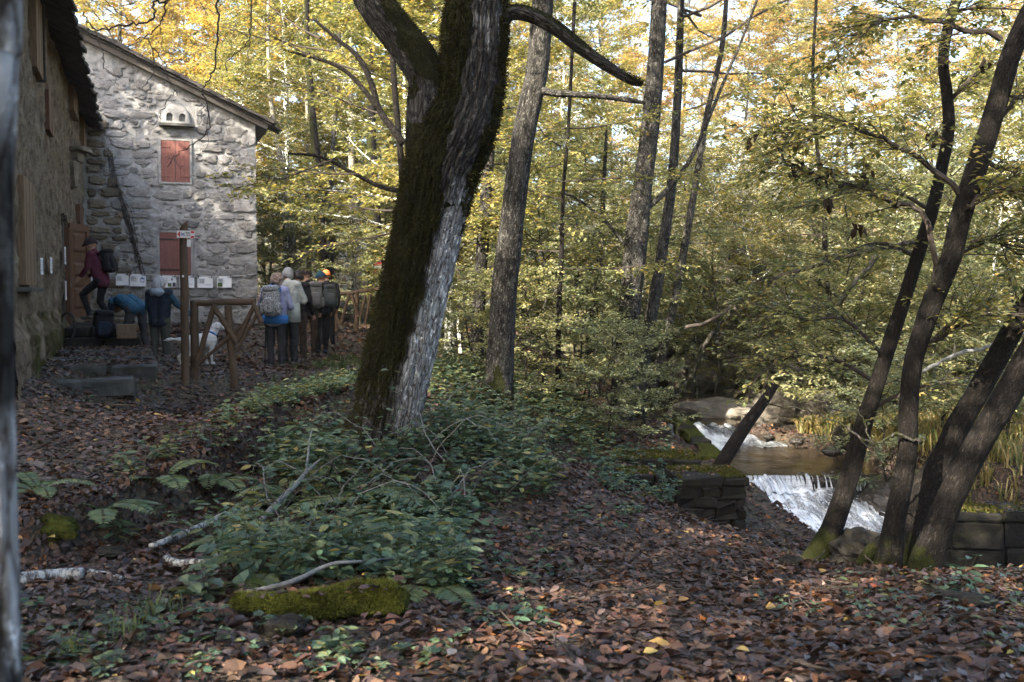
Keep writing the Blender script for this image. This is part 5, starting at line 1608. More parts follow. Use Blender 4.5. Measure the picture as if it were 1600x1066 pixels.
for args in ((2.4, 5.0, 800, .060, 'ovate', 1), (5.0, 8.0, 620, .060, 'ovate', 2), (8.0, 12, 420, .064, 'ovate', 3), (12, 20, 260, .078, 'diamond', 4), (20, 34, 85, .115, 'diamond', 5), (34, 60, 14, .20, 'diamond', 6)):
    V, F, c = litter(*args)
    b.add(V, [F], col=c)
# extra leaves caught on the steep bank
rs = R(9)
Q = np.c_[rs.uniform(-4, -.5, 60000), rs.uniform(5, 14, 60000)]
d = edge_dist(Q); Q = Q[(d > -.35) & (d < .25)][:9000]; n = len(Q)
N = nrm(gnormal(Q) + rs.normal(0, .4, (n, 3))); T = nrm(np.cross(N, rs.normal(0, 1, (n, 3)))); L = rs.uniform(.035, .075, n)
V, F, c = leaf_arrays(np.c_[Q, ground(Q) + .012], T, N, L, L * .6, pick(rs, n, LIT, [.3, .28, .2, .12, .07, .02, .01], .3), 'ovate', rs.uniform(-.3, .4, n))
b.add(V, [F], col=c)
tag(b.build('fallen_leaves', M['litter']), 'brown and purple carpet of fallen beech leaves', kind='stuff')
# leaves lying on the terrace slabs
rs = R(140)
b = MB()
n = 1900
s_ = rs.uniform(9, 12.6, n); o_ = rs.uniform(.1, 1.5, n)
P = np.c_[HC[None] + s_[:, None] * FD + o_[:, None] * GD, np.interp(s_, [9, 10.15, 10.2, 11.35, 11.4, 12.5], [.415, .415, .38, .38, .335, .335]) + .012]
a = rs.uniform(0, 6.28, n)
V, F, c = leaf_arrays(P, np.c_[np.cos(a), np.sin(a), 0 * a], nrm(np.c_[rs.normal(0, .25, (n, 2)), np.ones(n)]), rs.uniform(.05, .1, n), rs.uniform(.03, .06, n), pick(rs, n, LIT, [.25, .27, .2, .13, .11, .03, .01]), 'diamond', .15)
b.add(V, [F], col=c)
tag(b.build('terrace_leaves', M['litter']), 'fallen leaves scattered over the wet terrace slabs', kind='stuff')
# a few bright leaves that catch the eye
rs = R(141)
for px, py, col_, word in ((76, 609 + 240, YEL, 'bright yellow'), (36, 852, ORG, 'orange'), (340, 855, YEL, 'yellow'), (262, 955, (.28, .30, .27), 'pale grey'), (818, 735, YEL, 'large yellow'), (1362, 928, (.55, .12, .03), 'red orange'), (1060, 950, ORG, 'warm orange'), (905, 985, ORG, 'light orange'), (1150, 1028, YEL, 'yellow'), (700, 1040, (.26, .25, .26), 'pale grey brown'), (1005, 1035, YEL, 'pale yellow')):
    p = on_ground(px, py, .045)
    b = MB()
    a = rs.uniform(0, 6.28)
    V, F, c = leaf_arrays(np.array([[0, 0, 0.]]), np.array([[math.cos(a), math.sin(a), .1]]), nrm(np.array([[0.1, -.3, 1.]])), [.07], [.045], np.array([np.array(col_)]), 'ovate', .2)
    b.add(V, [F], col=c)
    where = {76: 'near the left edge', 36: 'at the far left edge', 340: 'beside the birch branch', 262: 'in the lower left', 818: 'at the end of the green undergrowth', 1362: 'at the mossy foot of the twin tree', 1060: 'in the sunlit patch', 905: 'below the undergrowth', 1150: 'at the bottom right', 700: 'at the bottom middle', 1005: 'at the bottom edge'}[px]
    tag(obj('fallen_leaf', b.build('fallen_leaf', M['litter'], link=False), loc=p), word + ' fallen leaf lying ' + where, 'leaf', 'bright fallen leaves')

# small broken twigs among the leaves
rs = R(142)
b = MB()
Y = np.sqrt(rs.uniform(3 ** 2, 12 ** 2, 420)); Q = np.c_[rs.uniform(-.6, .6, 420) * Y, Y]; Q = Q[free(Q)]
for q in Q:
    a = rs.uniform(0, 6.28); L = rs.uniform(.10, .45)
    xy = q + np.outer(np.linspace(-.5, .5, 5) * L, [math.cos(a), math.sin(a)]) + rs.normal(0, .012, (5, 2))
    z = ground(xy).max() + rs.uniform(.02, .045)
    b.tube(np.c_[xy, z + rs.normal(0, .006, 5)], np.linspace(.005, .0025, 5) * rs.uniform(.6, 1.5), 5)
tag(b.build('fallen_twigs', M['twig']), 'small dead twigs strewn over the fallen leaves', kind='stuff')

# ---------------------------------------------------------------- plants of the forest floor
def region_points(rs, poly, Y0, Y1, n, marg=.7):
    Y = np.sqrt(rs.uniform(Y0 ** 2, Y1 ** 2, n * 12)); X = rs.uniform(-marg, marg, n * 12) * Y
    Q = np.c_[X, Y]; Z = ground(Q)
    px, py = img_of(np.c_[Q, Z])
    k = inpoly(px, py, poly) & free(Q)
    Q, Z = Q[k][:n], Z[k][:n]
    return np.c_[Q, Z]
def herbs(b, rs, P, H, nodes, lf, cols, w, kind='ovate', per=2, tri=False, lean=.25, stemcol=(.05, .06, .02), wl=.58):
    """upright plants: a stem each and leaves at its nodes"""
    n = len(P)
    h = H * rs.uniform(.55, 1.25, n)
    ax = nrm(np.c_[rs.normal(0, lean, (n, 2)), np.ones(n)])
    bend = rs.normal(0, .25, (n, 2))
    out = []
    a0 = rs.uniform(0, 6.28, n)
    def pt(t):
        q = P + ax * (h * t)[:, None]
        q[:, :2] += bend * (h * t * t * .6)[:, None]
        return q
    for k in range(nodes):
        t = (k + 1) / nodes
        q = pt(np.full(n, t) * rs.uniform(.92, 1.05, n))
        for m in range(per):
            a = a0 + k * 1.57 + m * 6.283 / per + rs.normal(0, .3, n)
            T = np.c_[np.cos(a), np.sin(a), rs.uniform(-.35, .25, n)]
            N = nrm(np.c_[-T[:, :2] * .2, np.ones(n)] + rs.normal(0, .25, (n, 3)))
            L = lf * rs.uniform(.6, 1.2, n) * (.75 + .5 * math.sin(math.pi * min(.95, t * .8)))
            pet = T * (L * .45)[:, None]
            if tri:
                for da in (-.95, 0, .95):
                    c_, s_ = math.cos(da), math.sin(da)
                    T2 = np.c_[T[:, 0] * c_ - T[:, 1] * s_, T[:, 0] * s_ + T[:, 1] * c_, T[:, 2]]
                    out.append((q + pet, T2, N, L, L * wl, pick(rs, n, cols, w)))
            else:
                out.append((q + pet * .5, T, N, L, L * wl, pick(rs, n, cols, w)))
    A = [np.concatenate([o[i] for o in out]) for i in range(6)]
    V, F, c = leaf_arrays(*A, kind=kind, curl=rs.uniform(-.05, .3, len(A[0])))
    b.add(V, [F], col=c)
    for i in range(n):
        tt = np.array([0, .5, 1.0])
        q = P[i] + ax[i] * (h[i] * tt)[:, None]; q[:, :2] += bend[i] * (h[i] * tt * tt * .6)[:, None]
        q[0, 2] -= .03
        b.tube(q, [.0028, .0022, .0012], 3, cap=False, col=stemcol)
HG = [(.040, .078, .052), (.062, .105, .062), (.10, .135, .07), (.15, .16, .065), (.24, .20, .06)]
U1 = [(420, 735), (450, 690), (560, 675), (640, 700), (720, 665), (790, 700), (850, 740), (870, 775), (820, 795), (760, 815), (735, 860), (720, 925), (640, 935), (560, 905), (400, 930), (330, 895), (380, 830), (400, 780)]
rs = R(150)
b = MB()
def patchy(P, seed, thr=-.15, f=1.3):
    return P[vn(np.c_[P[:, :2] * f, np.zeros(len(P))], seed) > thr]
herbs(b, rs, patchy(region_points(rs, U1, 5.5, 12, 620), 1, .05), .36, 5, .070, HG, [.35, .37, .2, .06, .02], tri=False, per=2)
herbs(b, rs, patchy(region_points(rs, U1, 5.5, 12, 520), 2, .0), .30, 3, .066, HG, [.4, .4, .15, .04, .01], tri=True, per=2, lean=.5)
herbs(b, rs, patchy(region_points(rs, U1, 5.5, 12, 260), 3, .1), .46, 6, .10, HG, [.1, .3, .4, .17, .03], per=2, lean=.3, wl=.34)
herbs(b, rs, patchy(region_points(rs, U1, 5.5, 12, 220), 4, .0), .20, 2, .11, HG, [.5, .35, .12, .03, 0], per=3, lean=.4, wl=.85)
tag(b.build('undergrowth', M['herb']), 'blue green mass of nettles and brambles at the foot of the old tree', kind='stuff')
b = MB()
U2 = [(110, 800), (180, 750), (280, 690), (420, 625), (545, 585), (590, 640), (470, 665), (400, 690), (330, 760), (280, 850), (150, 860)]
def offbank(P):
    d = edge_dist(P[:, :2]); return P[(d > .12) | (d < -.45)]
herbs(b, rs, offbank(region_points(rs, U2, 6, 13.5, 330)), .20, 3, .058, HG, [.15, .3, .33, .17, .05], tri=True, per=2, lean=.5)
herbs(b, rs, offbank(region_points(rs, U2, 6, 13.5, 170)), .26, 4, .075, HG, [.15, .35, .35, .12, .03], per=2, lean=.35, wl=.38)
tag(b.build('undergrowth', M['herb']), 'low green herbs along the edge of the leafy bank', kind='stuff')
b = MB()
U3 = [(650, 610), (700, 575), (800, 560), (900, 620), (960, 700), (930, 730), (800, 695), (700, 660)]
herbs(b, rs, region_points(rs, U3, 9, 20, 520), .42, 4, .07, HG, [.1, .25, .35, .25, .05], tri=True, per=2, lean=.55)
tag(b.build('undergrowth', M['herb']), 'olive brambles in the shade right of the old tree', kind='stuff')
b = MB()
U4 = [(640, 930), (760, 860), (960, 760), (1010, 800), (880, 900), (860, 1000), (640, 1010)]
U6 = [(0, 930), (500, 985), (700, 1000), (800, 1066), (0, 1066)]
U7 = [(900, 720), (1060, 700), (1060, 790), (960, 790)]
U8 = [(520, 560), (600, 560), (560, 620), (430, 660), (420, 640)]
herbs(b, rs, region_points(rs, U4, 4, 11, 80), .10, 2, .05, HG, [.3, .4, .2, .08, .02], tri=True, per=2, lean=.5)
herbs(b, rs, region_points(rs, U6, 3.4, 6, 62), .08, 2, .045, HG, [.2, .4, .3, .08, .02], tri=True, per=2, lean=.6)
herbs(b, rs, region_points(rs, U7, 9, 15, 150), .28, 3, .06, HG, [.3, .4, .2, .08, .02], tri=True, per=2, lean=.5)
herbs(b, rs, region_points(rs, U8, 9, 15, 200), .14, 3, .05, HG, [.1, .4, .3, .15, .05], tri=True, per=2, lean=.5)
herbs(b, rs, region_points(rs, [(140, 540), (200, 560), (260, 600), (120, 640), (150, 580)], 10, 18, 120), .10, 2, .05, HG, [.1, .4, .3, .15, .05], tri=True, per=2, lean=.5)
herbs(b, rs, region_points(rs, [(1180, 930), (1340, 900), (1600, 900), (1600, 1066), (1180, 960)], 4, 9, 60), .10, 2, .05, HG, [.3, .4, .2, .08, .02], per=2, lean=.5)
tag(b.build('ground_herbs', M['herb']), 'scattered small green seedlings among the fallen leaves', kind='stuff')
# dry and green grass
def grass(name, label, poly, Y0, Y1, n, H, cols, w, seed, per=9):
    rs = R(seed)
    P = region_points(rs, poly, Y0, Y1, n)
    n = len(P)
    P = np.repeat(P, per, 0); m = len(P)
    P[:, :2] += rs.normal(0, .03, (m, 2))
    a = rs.uniform(0, 6.28, m); h = H * rs.uniform(.5, 1.3, m)
    d = np.c_[np.cos(a), np.sin(a), np.zeros(m)]; s_ = np.c_[-np.sin(a), np.cos(a), np.zeros(m)] * .004 * (Y0 + Y1) / 16
    l1 = rs.uniform(.1, .35, m)[:, None]; l2 = rs.uniform(.4, 1.0, m)[:, None]
    up = np.array([0, 0, 1.0])
    A, B, C = P, P + d * l1 * h[:, None] + up * (h * .65)[:, None], P + d * l2 * h[:, None] + up * (h * rs.uniform(.5, .95, m))[:, None]
    V = np.stack([A - s_, A + s_, B + s_, B - s_, C], 1).reshape(-1, 3)
    F1 = np.arange(m)[:, None] * 5 + np.array([0, 1, 2, 3]); F2 = np.arange(m)[:, None] * 5 + np.array([3, 2, 4])
    b = MB(); b.add(V, [F1, F2], col=np.repeat(pick(rs, m, cols, w), 5, 0))
    return tag(b.build(name, M['herb']), label, kind='stuff')
GC = [(.10, .115, .03), (.20, .17, .06), (.30, .24, .11), (.06, .09, .025)]
grass('grass', 'dry pale grass hanging over the far bank of the stream', [(1230, 640), (1300, 600), (1600, 560), (1600, 800), (1500, 800), (1400, 720), (1260, 690)], 10, 24, 2000, .32, GC, [.25, .35, .25, .15], 160)
grass('grass', 'pale grass on the sunny slope below the picket fence', [(900, 400), (1300, 400), (1600, 400), (1600, 600), (1230, 600), (1000, 560)], 20, 45, 5200, .6, [(.14, .15, .05), (.24, .22, .09), (.32, .27, .13), (.09, .115, .04)], [.25, .35, .25, .15], 161)
grass('grass', 'green grass tufts among the leaves at the lower left', [(120, 960), (260, 950), (330, 1010), (200, 1066), (90, 1040)], 3.2, 6, 26, .16, [(.045, .075, .03), (.09, .12, .04)], [.6, .4], 162, 14)
grass('grass', 'grass on the bank below the railing', [(400, 600), (520, 560), (600, 540), (600, 580), (470, 650)], 9, 20, 260, .14, [(.06, .09, .03), (.10, .12, .04)], [.6, .4], 163)
# ferns, each a plant of its own
def fern_mesh(seed):
    rs = R(seed); ms = []
    nf = 6
    for k in range(nf):
        b = MB()
        a = k * 6.283 / nf + rs.normal(0, .3); L = rs.uniform(.34, .55); el = rs.uniform(.45, 1.0)
        t = np.linspace(0, 1, 22)
        d = np.array([math.cos(a), math.sin(a), 0])
        P = d[None] * (L * t * (.75 + .25 * t))[:, None] + np.array([0, 0, 1.0])[None] * (L * el * t - L * (el + .15) * .75 * t ** 2.2)[:, None]
        b.tube(P, np.linspace(.0035, .001, 22), 3, cap=False, col=(.07, .07, .025))
        T = nrm(np.gradient(P, axis=0)); sd = nrm(np.cross(T, [0, 0, 1.0]))
        out = []
        for sg in (-1, 1):
            k_ = slice(3, 22)
            n = 19
            ll = .115 * np.sin(np.pi * (1 - t[k_]) ** .8 * .9 + .15).clip(.08) * rs.uniform(.9, 1.1, n) * L / .45
            TT = nrm(sd[k_] * sg + T[k_] * .35 + [0, 0, -.12])
            out.append((P[k_], TT, nrm(np.cross(sd[k_], T[k_]) + rs.normal(0, .12, (n, 3))), ll, ll * .26 + .006, pick(rs, n, [(.085, .125, .06), (.13, .16, .07)], [.6, .4], .15)))
        A = [np.concatenate([o[i] for o in out]) for i in range(6)]
        V, F, c = leaf_arrays(*A, kind='ovate', curl=.08)
        b.add(V, [F], col=c)
        ms.append(b.build('frond', M['herb'], link=False))
    return ms
FM = [fern_mesh(s_) for s_ in (1, 2, 3)]
for i_, (px, py, sc, lab) in enumerate([(560, 790, 1.15, 'large green fern arching in the middle of the undergrowth'), (470, 790, 1.0, 'green fern beside the white forked branch'), (385, 868, .9, 'fern between the two fallen birch branches'),
        (430, 905, .9, 'fern at the left end of the mossy log'), (545, 865, 1.0, 'pale fern standing behind the mossy log'), (668, 925, .8, 'small fern at the right end of the mossy log'), (255, 752, .85, 'pale fern on the rim of the earth bank'),
        (335, 758, .75, 'small fern hanging into the dark hollow'), (500, 745, .9, 'fern at the upper edge of the nettles'), (610, 830, .9, 'fern among the nettles below the old tree'), (60, 770, .7, 'small fern on the leafy bank at the left'), (160, 800, .7, 'fern beside the mossy stone on the left bank')]):
    p = on_ground(px, py)
    t = thing('fern', lab, 'fern', p, i_ * 1.3, 'ferns in the undergrowth')
    sc *= 1.3; t.scale = (sc, sc, sc)
    for m in FM[i_ % 3]:
        obj('frond', m, t)
# larger single herbs that stand out
def herb_thing(name, px, py, label, H, nodes, lf, seed, cols=HG, w=(.2, .4, .3, .08, .02), per=2, wl=.5, n=1, group='single plants standing out of the leaves', tri=False):
    rs = R(seed); p = on_ground(px, py)
    t = thing(name, label, 'plant', p, 0, group)
    b = MB()
    herbs(b, rs, rs.normal(0, .04, (n, 3)) * [1, 1, 0], H, nodes, lf, cols, w, per=per, wl=wl, tri=tri)
    obj('foliage', b.build('foliage', M['herb'], link=False), t)
herb_thing('leafy_plant', 300, 880 - 30, 'pointed pale green plant left of the birch branch', .30, 4, .10, 301, n=4, wl=.36)
herb_thing('leafy_plant', 190, 850, 'bright green pointed leaves below the earth bank', .28, 4, .11, 302, n=5, wl=.34)
herb_thing('leafy_plant', 330, 935, 'pale broad leaved plant left of the mossy log', .22, 3, .10, 303, n=4, w=(.05, .3, .45, .18, .02), wl=.7)
herb_thing('leafy_plant', 430, 880, 'blue green broad leaved plant in front of the fallen branches', .22, 3, .12, 304, n=4, w=(.6, .35, .05, 0, 0), wl=.8)
herb_thing('leafy_plant', 620, 790 - 60, 'tall thin plant with pale leaves in front of the trunk foot', .75, 5, .085, 305, n=2, w=(.0, .3, .5, .2, 0), wl=.45)
herb_thing('leafy_plant', 520, 1020, 'low pale green seedling at the bottom of the path', .10, 2, .06, 306, n=5, tri=True)
herb_thing('leafy_plant', 1500, 930, 'blue green plant right of the twin tree foot', .26, 4, .075, 307, n=3, w=(.7, .3, 0, 0, 0))
herb_thing('leafy_plant', 860, 690, 'pale leafy plant hanging in front of the second trunk', .9, 6, .10, 308, n=4, w=(.1, .3, .4, .18, .02), wl=.4)
herb_thing('leafy_plant', 700, 935, 'broad green leaves beside the broken stick', .16, 3, .08, 309, n=4, tri=True)
# bare bramble stems
for k, (px, py, sd, lab) in enumerate([(690, 665, 1, 'tangle of thin bare stems right of the old tree foot'), (760, 650, 2, 'tangle of bare stems below the second tree'), (820, 700, 3, 'thin bare stems standing in the shaded brambles'), (560, 800, 4, 'bare brown stems rising out of the nettles'), (470, 850, 5, 'dry stems between the ferns and the fallen branches'), (690, 800, 6, 'bare stems at the right end of the nettles'), (640, 720, 7, 'dry stems in front of the old tree foot')]):
    rs = R(320 + sd); p = on_ground(px, py)
    t = thing('bramble_bush', lab, 'bramble', p, 0, 'bare brambles')
    for q_ in range(13):
        b = MB()
        a = rs.uniform(0, 6.28); L = rs.uniform(.5, 1.2)
        tt = np.linspace(0, 1, 9)
        P = np.c_[np.cos(a) * L * tt * .8, np.sin(a) * L * tt * .8, L * (1.1 * tt - .8 * tt ** 2.3)] + rs.normal(0, .015, (9, 3)) + np.r_[rs.normal(0, .15, 2), 0]
        b.tube(P, np.linspace(.005, .002, 9), 4, cap=False)
        obj('stem', b.build('stem', M['twig_pale'] if q_ % 3 == 0 else M['twig'], link=False), t)
# ---------------------------------------------------------------- fallen branches, logs, stones
def lying(name, label, cat, pts, wpx, mat, lift=.03, parts=None, group=None, segs=10, amp=.05, smooth=5, arch=None):
    """branch whose course on the ground is given by photograph pixels, widths in pixels"""
    n = len(pts)
    W_ = np.asarray(wpx, float) * np.ones(n)
    P = np.array([on_ground(*p) for p in pts])
    lf = (np.asarray(lift, float) * np.ones(n))
    r = W_ * P[:, 1] / F_PX / 2
    P[:, 2] += lf + r * .6
    tt = np.linspace(0, n - 1, (n - 1) * smooth + 1)
    Pn = np.stack([np.interp(tt, range(n), P[:, i]) for i in range(3)], 1)
    for _ in range(3): Pn[1:-1] = (Pn[:-2] + 2 * Pn[1:-1] + Pn[2:]) / 4
    rn = np.interp(tt, range(n), r)
    b = MB(); b.tube(Pn, rn, segs, disp=bark_disp(int(pts[0][0]) + 5, amp, .08, 2.5), col=[0, 0, 0])
    return b, Pn, rn
def branch_thing(name, label, cat, courses, mat, group=None, lift=.03, **k):
    t = None
    for (nm, pts, w, lf) in courses:
        b, P, r = lying(name, label, cat, pts, w, mat, lf, **k)
        if t is None:
            p0 = P[0].copy(); t = thing(name, label, cat, p0, 0, group)
        obj(nm, b.build(nm, mat, smooth=True, loc=p0, link=False), t)
    return t
def mat_birch():
    m, nt, bs, out = newmat('birch_bark')
    n = noise(nt, coords(nt, 'tc', (1, 1, 2.2)), 16, 5, .75)
    n2 = noise(nt, coords(nt, 'tc', (1, 1, 1)), 50, 4, .7)
    c = ramp(nt, n, [(.44, (.035, .03, .028)), (.52, (.30, .31, .31)), (.75, (.50, .51, .50))])
    nt.links.new(c, bs.inputs['Base Color']); bs.inputs['Roughness'].default_value = .7
    bump(nt, bs, n2, .5, .006)
    return m
M['birch'] = mat_birch()
G_ = 'fallen branches in the undergrowth'
branch_thing('fallen_branch', 'forked whitish branch rising out of the ferns', 'branch', [('main_stem', [(400, 838), (422, 830), (440, 822), (464, 806), (479, 790), (502, 770)], [9, 10, 9, 8, 6, 3], [.06, .14, .20, .24, .27, .28]), ('fork', [(479, 790), (482, 775), (484, 755), (488, 745)], [5, 4, 3, 2], [.27, .32, .36, .40])], M['twig_pale'], G_)
branch_thing('fallen_branch', 'straight white birch branch lying below the earth bank', 'branch', [('stem', [(236, 862), (290, 850), (326, 838), (354, 830)], [11, 11, 10, 9], [.02, .06, .09, .12])], M['birch'], G_)
branch_thing('fallen_branch', 'curved birch branch with peeling bark, nearest the brown leaves', 'branch', [('stem', [(259, 882), (278, 890), (305, 890), (335, 886), (352, 880), (366, 870), (374, 862)], [13, 13, 12, 11, 8, 7, 6], [.02, .02, .03, .04, .06, .10, .13])], M['birch'], G_)
branch_thing('fallen_branch', 'long thin grey branch curving over the mossy log', 'branch', [('stem', [(368, 936), (410, 938), (446, 938), (476, 934), (500, 926), (524, 922), (556, 920), (592, 912), (632, 905), (692, 888)], [8, 9, 9, 8, 7, 6, 5, 4, 4, 3], [.02, .05, .08, .11, .13, .15, .15, .14, .13, .10])], M['twig_pale'], G_)
branch_thing('fallen_branch', 'short dark branch end crossing behind the ferns', 'branch', [('stem', [(345, 826), (375, 838), (410, 846), (450, 852)], [7, 8, 8, 6], [.10, .09, .07, .05])], M['bark_dark'], G_)
branch_thing('fallen_branch', 'thick dark wet branch stub among the nettles', 'branch', [('stem', [(632, 898), (660, 894), (690, 888)], [11, 12, 10], [.06, .06, .06])], M['bark_dark'], G_)
branch_thing('fallen_branch', 'short broken brown stick on the leaves right of the mossy log', 'branch', [('stem', [(645, 980), (670, 978), (697, 976)], [9, 10, 9], .01)], M['oldwood'], G_)
branch_thing('fallen_branch', 'pale birch log lying at the left edge', 'branch', [('log', [(-40, 925), (0, 920), (40, 916), (95, 909), (130, 906)], [24, 24, 25, 22, 20], .01), ('broken_end', [(140, 903), (165, 903), (192, 908)], [14, 10, 6], .01)], M['birch'], G_)
# mossy log
b, P, r = lying('mossy_log', '', '', [(372, 958), (419, 966), (474, 972), (515, 970), (556, 962), (590, 962), (614, 962), (634, 962)], [26, 34, 42, 50, 54, 52, 48, 36], M['moss'], .03, segs=26, amp=.12, smooth=10)
t = thing('mossy_log', 'thick log covered with bright green moss lying in front of the ferns', 'log', P[0])
obj('trunk', b.build('trunk', M['moss'], smooth=True, loc=P[0], link=False), t)
rs = R(170)
V = b.v[0][:-2]; segs = 26; r = np.asarray(r)
ctr = np.repeat(P, segs, 0); dr = nrm(V - ctr)
idx = rs.randint(0, len(V), 36000); idx = idx[(dr[idx, 2] > -.4) & (V[idx, 0] < P[-1, 0] - .02)]
n = len(idx)
base = V[idx] + rs.normal(0, .012, (n, 3)); base = ctr[idx] + nrm(base - ctr[idx]) * np.linalg.norm(V[idx] - ctr[idx], axis=1)[:, None]
d = nrm(dr[idx] + rs.normal(0, .6, (n, 3))); Ln = rs.uniform(.010, .034, n)[:, None] * (1 + .6 * vn(base * 14, 71))[:, None]
sd = nrm(np.cross(d, rs.normal(0, 1, (n, 3)))) * .0028
mb = MB()
cm = np.array([.15, .165, .036]) * rs.uniform(.45, 1.45, n)[:, None] * (1 + .45 * vn(base * 9, 72))[:, None]
mb.add(np.stack([base - sd, base + sd, base + d * Ln], 1).reshape(-1, 3), [np.arange(3 * n).reshape(-1, 3)], col=np.repeat(np.clip(cm, .01, .4), 3, 0))
tag(obj('moss', mb.build('moss', M['mossblade'], loc=P[0], link=False), t), kind='stuff')
lb = MB(); k = rs.randint(0, len(P) - 1, 60)
LP = P[k] + np.c_[rs.normal(0, .05, (60, 2)), np.interp(k, range(len(P)), r) * .92 + .012]
a = rs.uniform(0, 6.28, 60)
Vl, Fl, cl = leaf_arrays(LP, np.c_[np.cos(a), np.sin(a), 0 * a], nrm(np.c_[rs.normal(0, .4, (60, 2)), np.ones(60)]), rs.uniform(.04, .075, 60), rs.uniform(.025, .045, 60), pick(rs, 60, LIT, [.2, .3, .2, .1, .14, .05, .01]), 'ovate', .2)
lb.add(Vl, [Fl], col=cl); tag(obj('leaves', lb.build('leaves', M['litter'], loc=P[0], link=False), t), kind='stuff')
def rock(name, label, px, py, Y, size, mat, seed, group=None, disp=.28, z=None, sink=.3, nu=28, nv=18, fr=1.6, rz=0):
    p = at(px, py, Y) if Y else on_ground(px, py)
    if Y is None or z == 'ground':
        p[2] = gz(p[0], p[1]) + size[2] * (1 - sink) - size[2] * .4
    b = MB(); b.ball((0, 0, 0), size, nu, nv, disp=disp, seed=seed, fr=fr)
    o = obj(name, b.build(name, mat, smooth=False, link=False), loc=p)
    o.rotation_euler = (0, 0, rz)
    return tag(o, label, 'rock', group)
rock('rock', 'grey rock half buried at the foot of the mossy log', 442, 992, None, (.12, .09, .08), M['darkstone'], 1)
rock('mossy_rock', 'round green mossy stone set in the left bank', 86, 822, None, (.15, .13, .10), M['moss'], 2, sink=.75)
rock('rock', 'dark bluish stone among the leaves on the left', 175, 868, None, (.10, .08, .05), M['darkstone'], 3)
rock('rock', 'small dark stone at the rim above the waterfall', 1236, 884, None, (.10, .09, .06), M['darkstone'], 4)
rock('mossy_rock', 'dark mossy stone standing in the earth hollow', 392, 748, None, (.06, .07, .13), M['darkstone'], 5)
rock('rock', 'stone on the leaves right of the twin tree foot', 1512, 945, None, (.17, .10, .06), M['darkstone'], 6)
rock('mossy_rock', 'big dark mossy boulder between the curved tree and the twin tree', 1345, 866, 9.0, (.26, .30, .22), M['darkstone'], 7, disp=.24, fr=2.6, nu=44, nv=30)
# cliff and boulders beyond the pool
RG = 'rocks beyond the pool'
rock('cliff', 'tall pale rock face rising beyond the stream', 1165, 545, 24.5, (1.25, 1.0, 2.1), M['rock'], 11, RG, .34, fr=1.9, nu=60, nv=44)
rock('cliff', 'sunlit rock shoulder left of the dark cleft', 1030, 545, 25.5, (.75, .9, 1.0), M['rock'], 12, RG, .34, fr=1.8, nu=50, nv=36)
rock('boulder', 'large flat dark boulder lying at the head of the pool', 1120, 650, 20.0, (.95, .7, .33), M['rock'], 13, RG, .25, nu=44, nv=28)
rock('boulder', 'grey boulder right of the flat one at the pool', 1205, 640, 20.3, (.55, .6, .42), M['rock'], 14, RG, .28, nu=40, nv=26)
rock('boulder', 'sunlit pale boulder below the dry grass', 1285, 640, 20.0, (.45, .5, .34), M['rock'], 15, RG, .3, nu=40, nv=26)
rock('boulder', 'broad boulder at the right side of the pool', 1340, 690, 17.2, (.6, .6, .36), M['darkstone'], 16, RG, .28, nu=40, nv=26)
rock('boulder', 'rounded boulder under the rock face', 1210, 590, 22.5, (.7, .6, .6), M['rock'], 17, RG, .3, nu=40, nv=26)
rock('boulder', 'leaning rock slab in the dark cleft', 1080, 585, 23.5, (.5, .5, .6), M['rock'], 18, RG, .3, nu=40, nv=26)
for k, (px, py, Y, s_, lab) in enumerate([(1190, 668, 18.6, .16, 'small stone in the shallow water left of the bank'), (1245, 690, 17.0, .13, 'flat grey stone in the pool'), (1200, 682, 17.8, .10, 'little stone beside the cascade foot'), (1300, 705, 15.8, .16, 'brown stone at the right rim of the pool'), (1150, 690, 17.4, .09, 'pebble at the foam line of the cascade'), (1330, 745, 14.4, .2, 'dark stone at the right end of the lip')]):
    rock('rock', lab, px, py, Y, (s_, s_ * .8, s_ * .55), M['wetrock'], 30 + k, 'stones in the pool', .2, nu=16, nv=10)
# rock ledge under the falls
rs = R(180)
b = MB()
for k in range(26):
    u = rs.uniform(-1.1, 1.25)
    p = spath(8.05, 8.05, 1)[0]
    b.box((p[0] + u * p[3], 14.62 + rs.uniform(-.05, .2), -1.52 + rs.uniform(-.02, .03)), (rs.uniform(.2, .5), .35, rs.uniform(.14, .24)), jit=.05, rs=rs, bev=.05)
tag(b.build('rock_ledge', M['wetrock'], loc=(4.2, 14.6, -1.5)), 'dark wet rock ledge under the lower waterfall', 'rock')
tag(bpy.data.objects['rock_ledge'], kind='stuff')
rs = R(181)
for k, (u, tt, s_) in enumerate([(.75, 9.6, .34), (1.15, 10.2, .4), (.95, 11.0, .34), (1.2, 11.7, .36), (1.05, 9.1, .28)]):
    p = spath(tt, tt, 1)[0]
    bb = MB(); bb.ball((0, 0, 0), (s_, s_ * .9, s_ * .6), 24, 16, disp=.25, seed=70 + k)
    tag(obj('wet_rock', bb.build('wet_rock', M['wetrock'], link=False), loc=(p[0] + u * p[3], p[1], p[2] + .02)), ['wet black rock highest at the right side of the waterfall', 'second black rock down the right side of the waterfall', 'black rock in the middle of the fall behind the curved tree', 'lowest black rock beside the fall', 'black rock under the lip at the right'][k], 'rock', 'wet rocks in the waterfall')
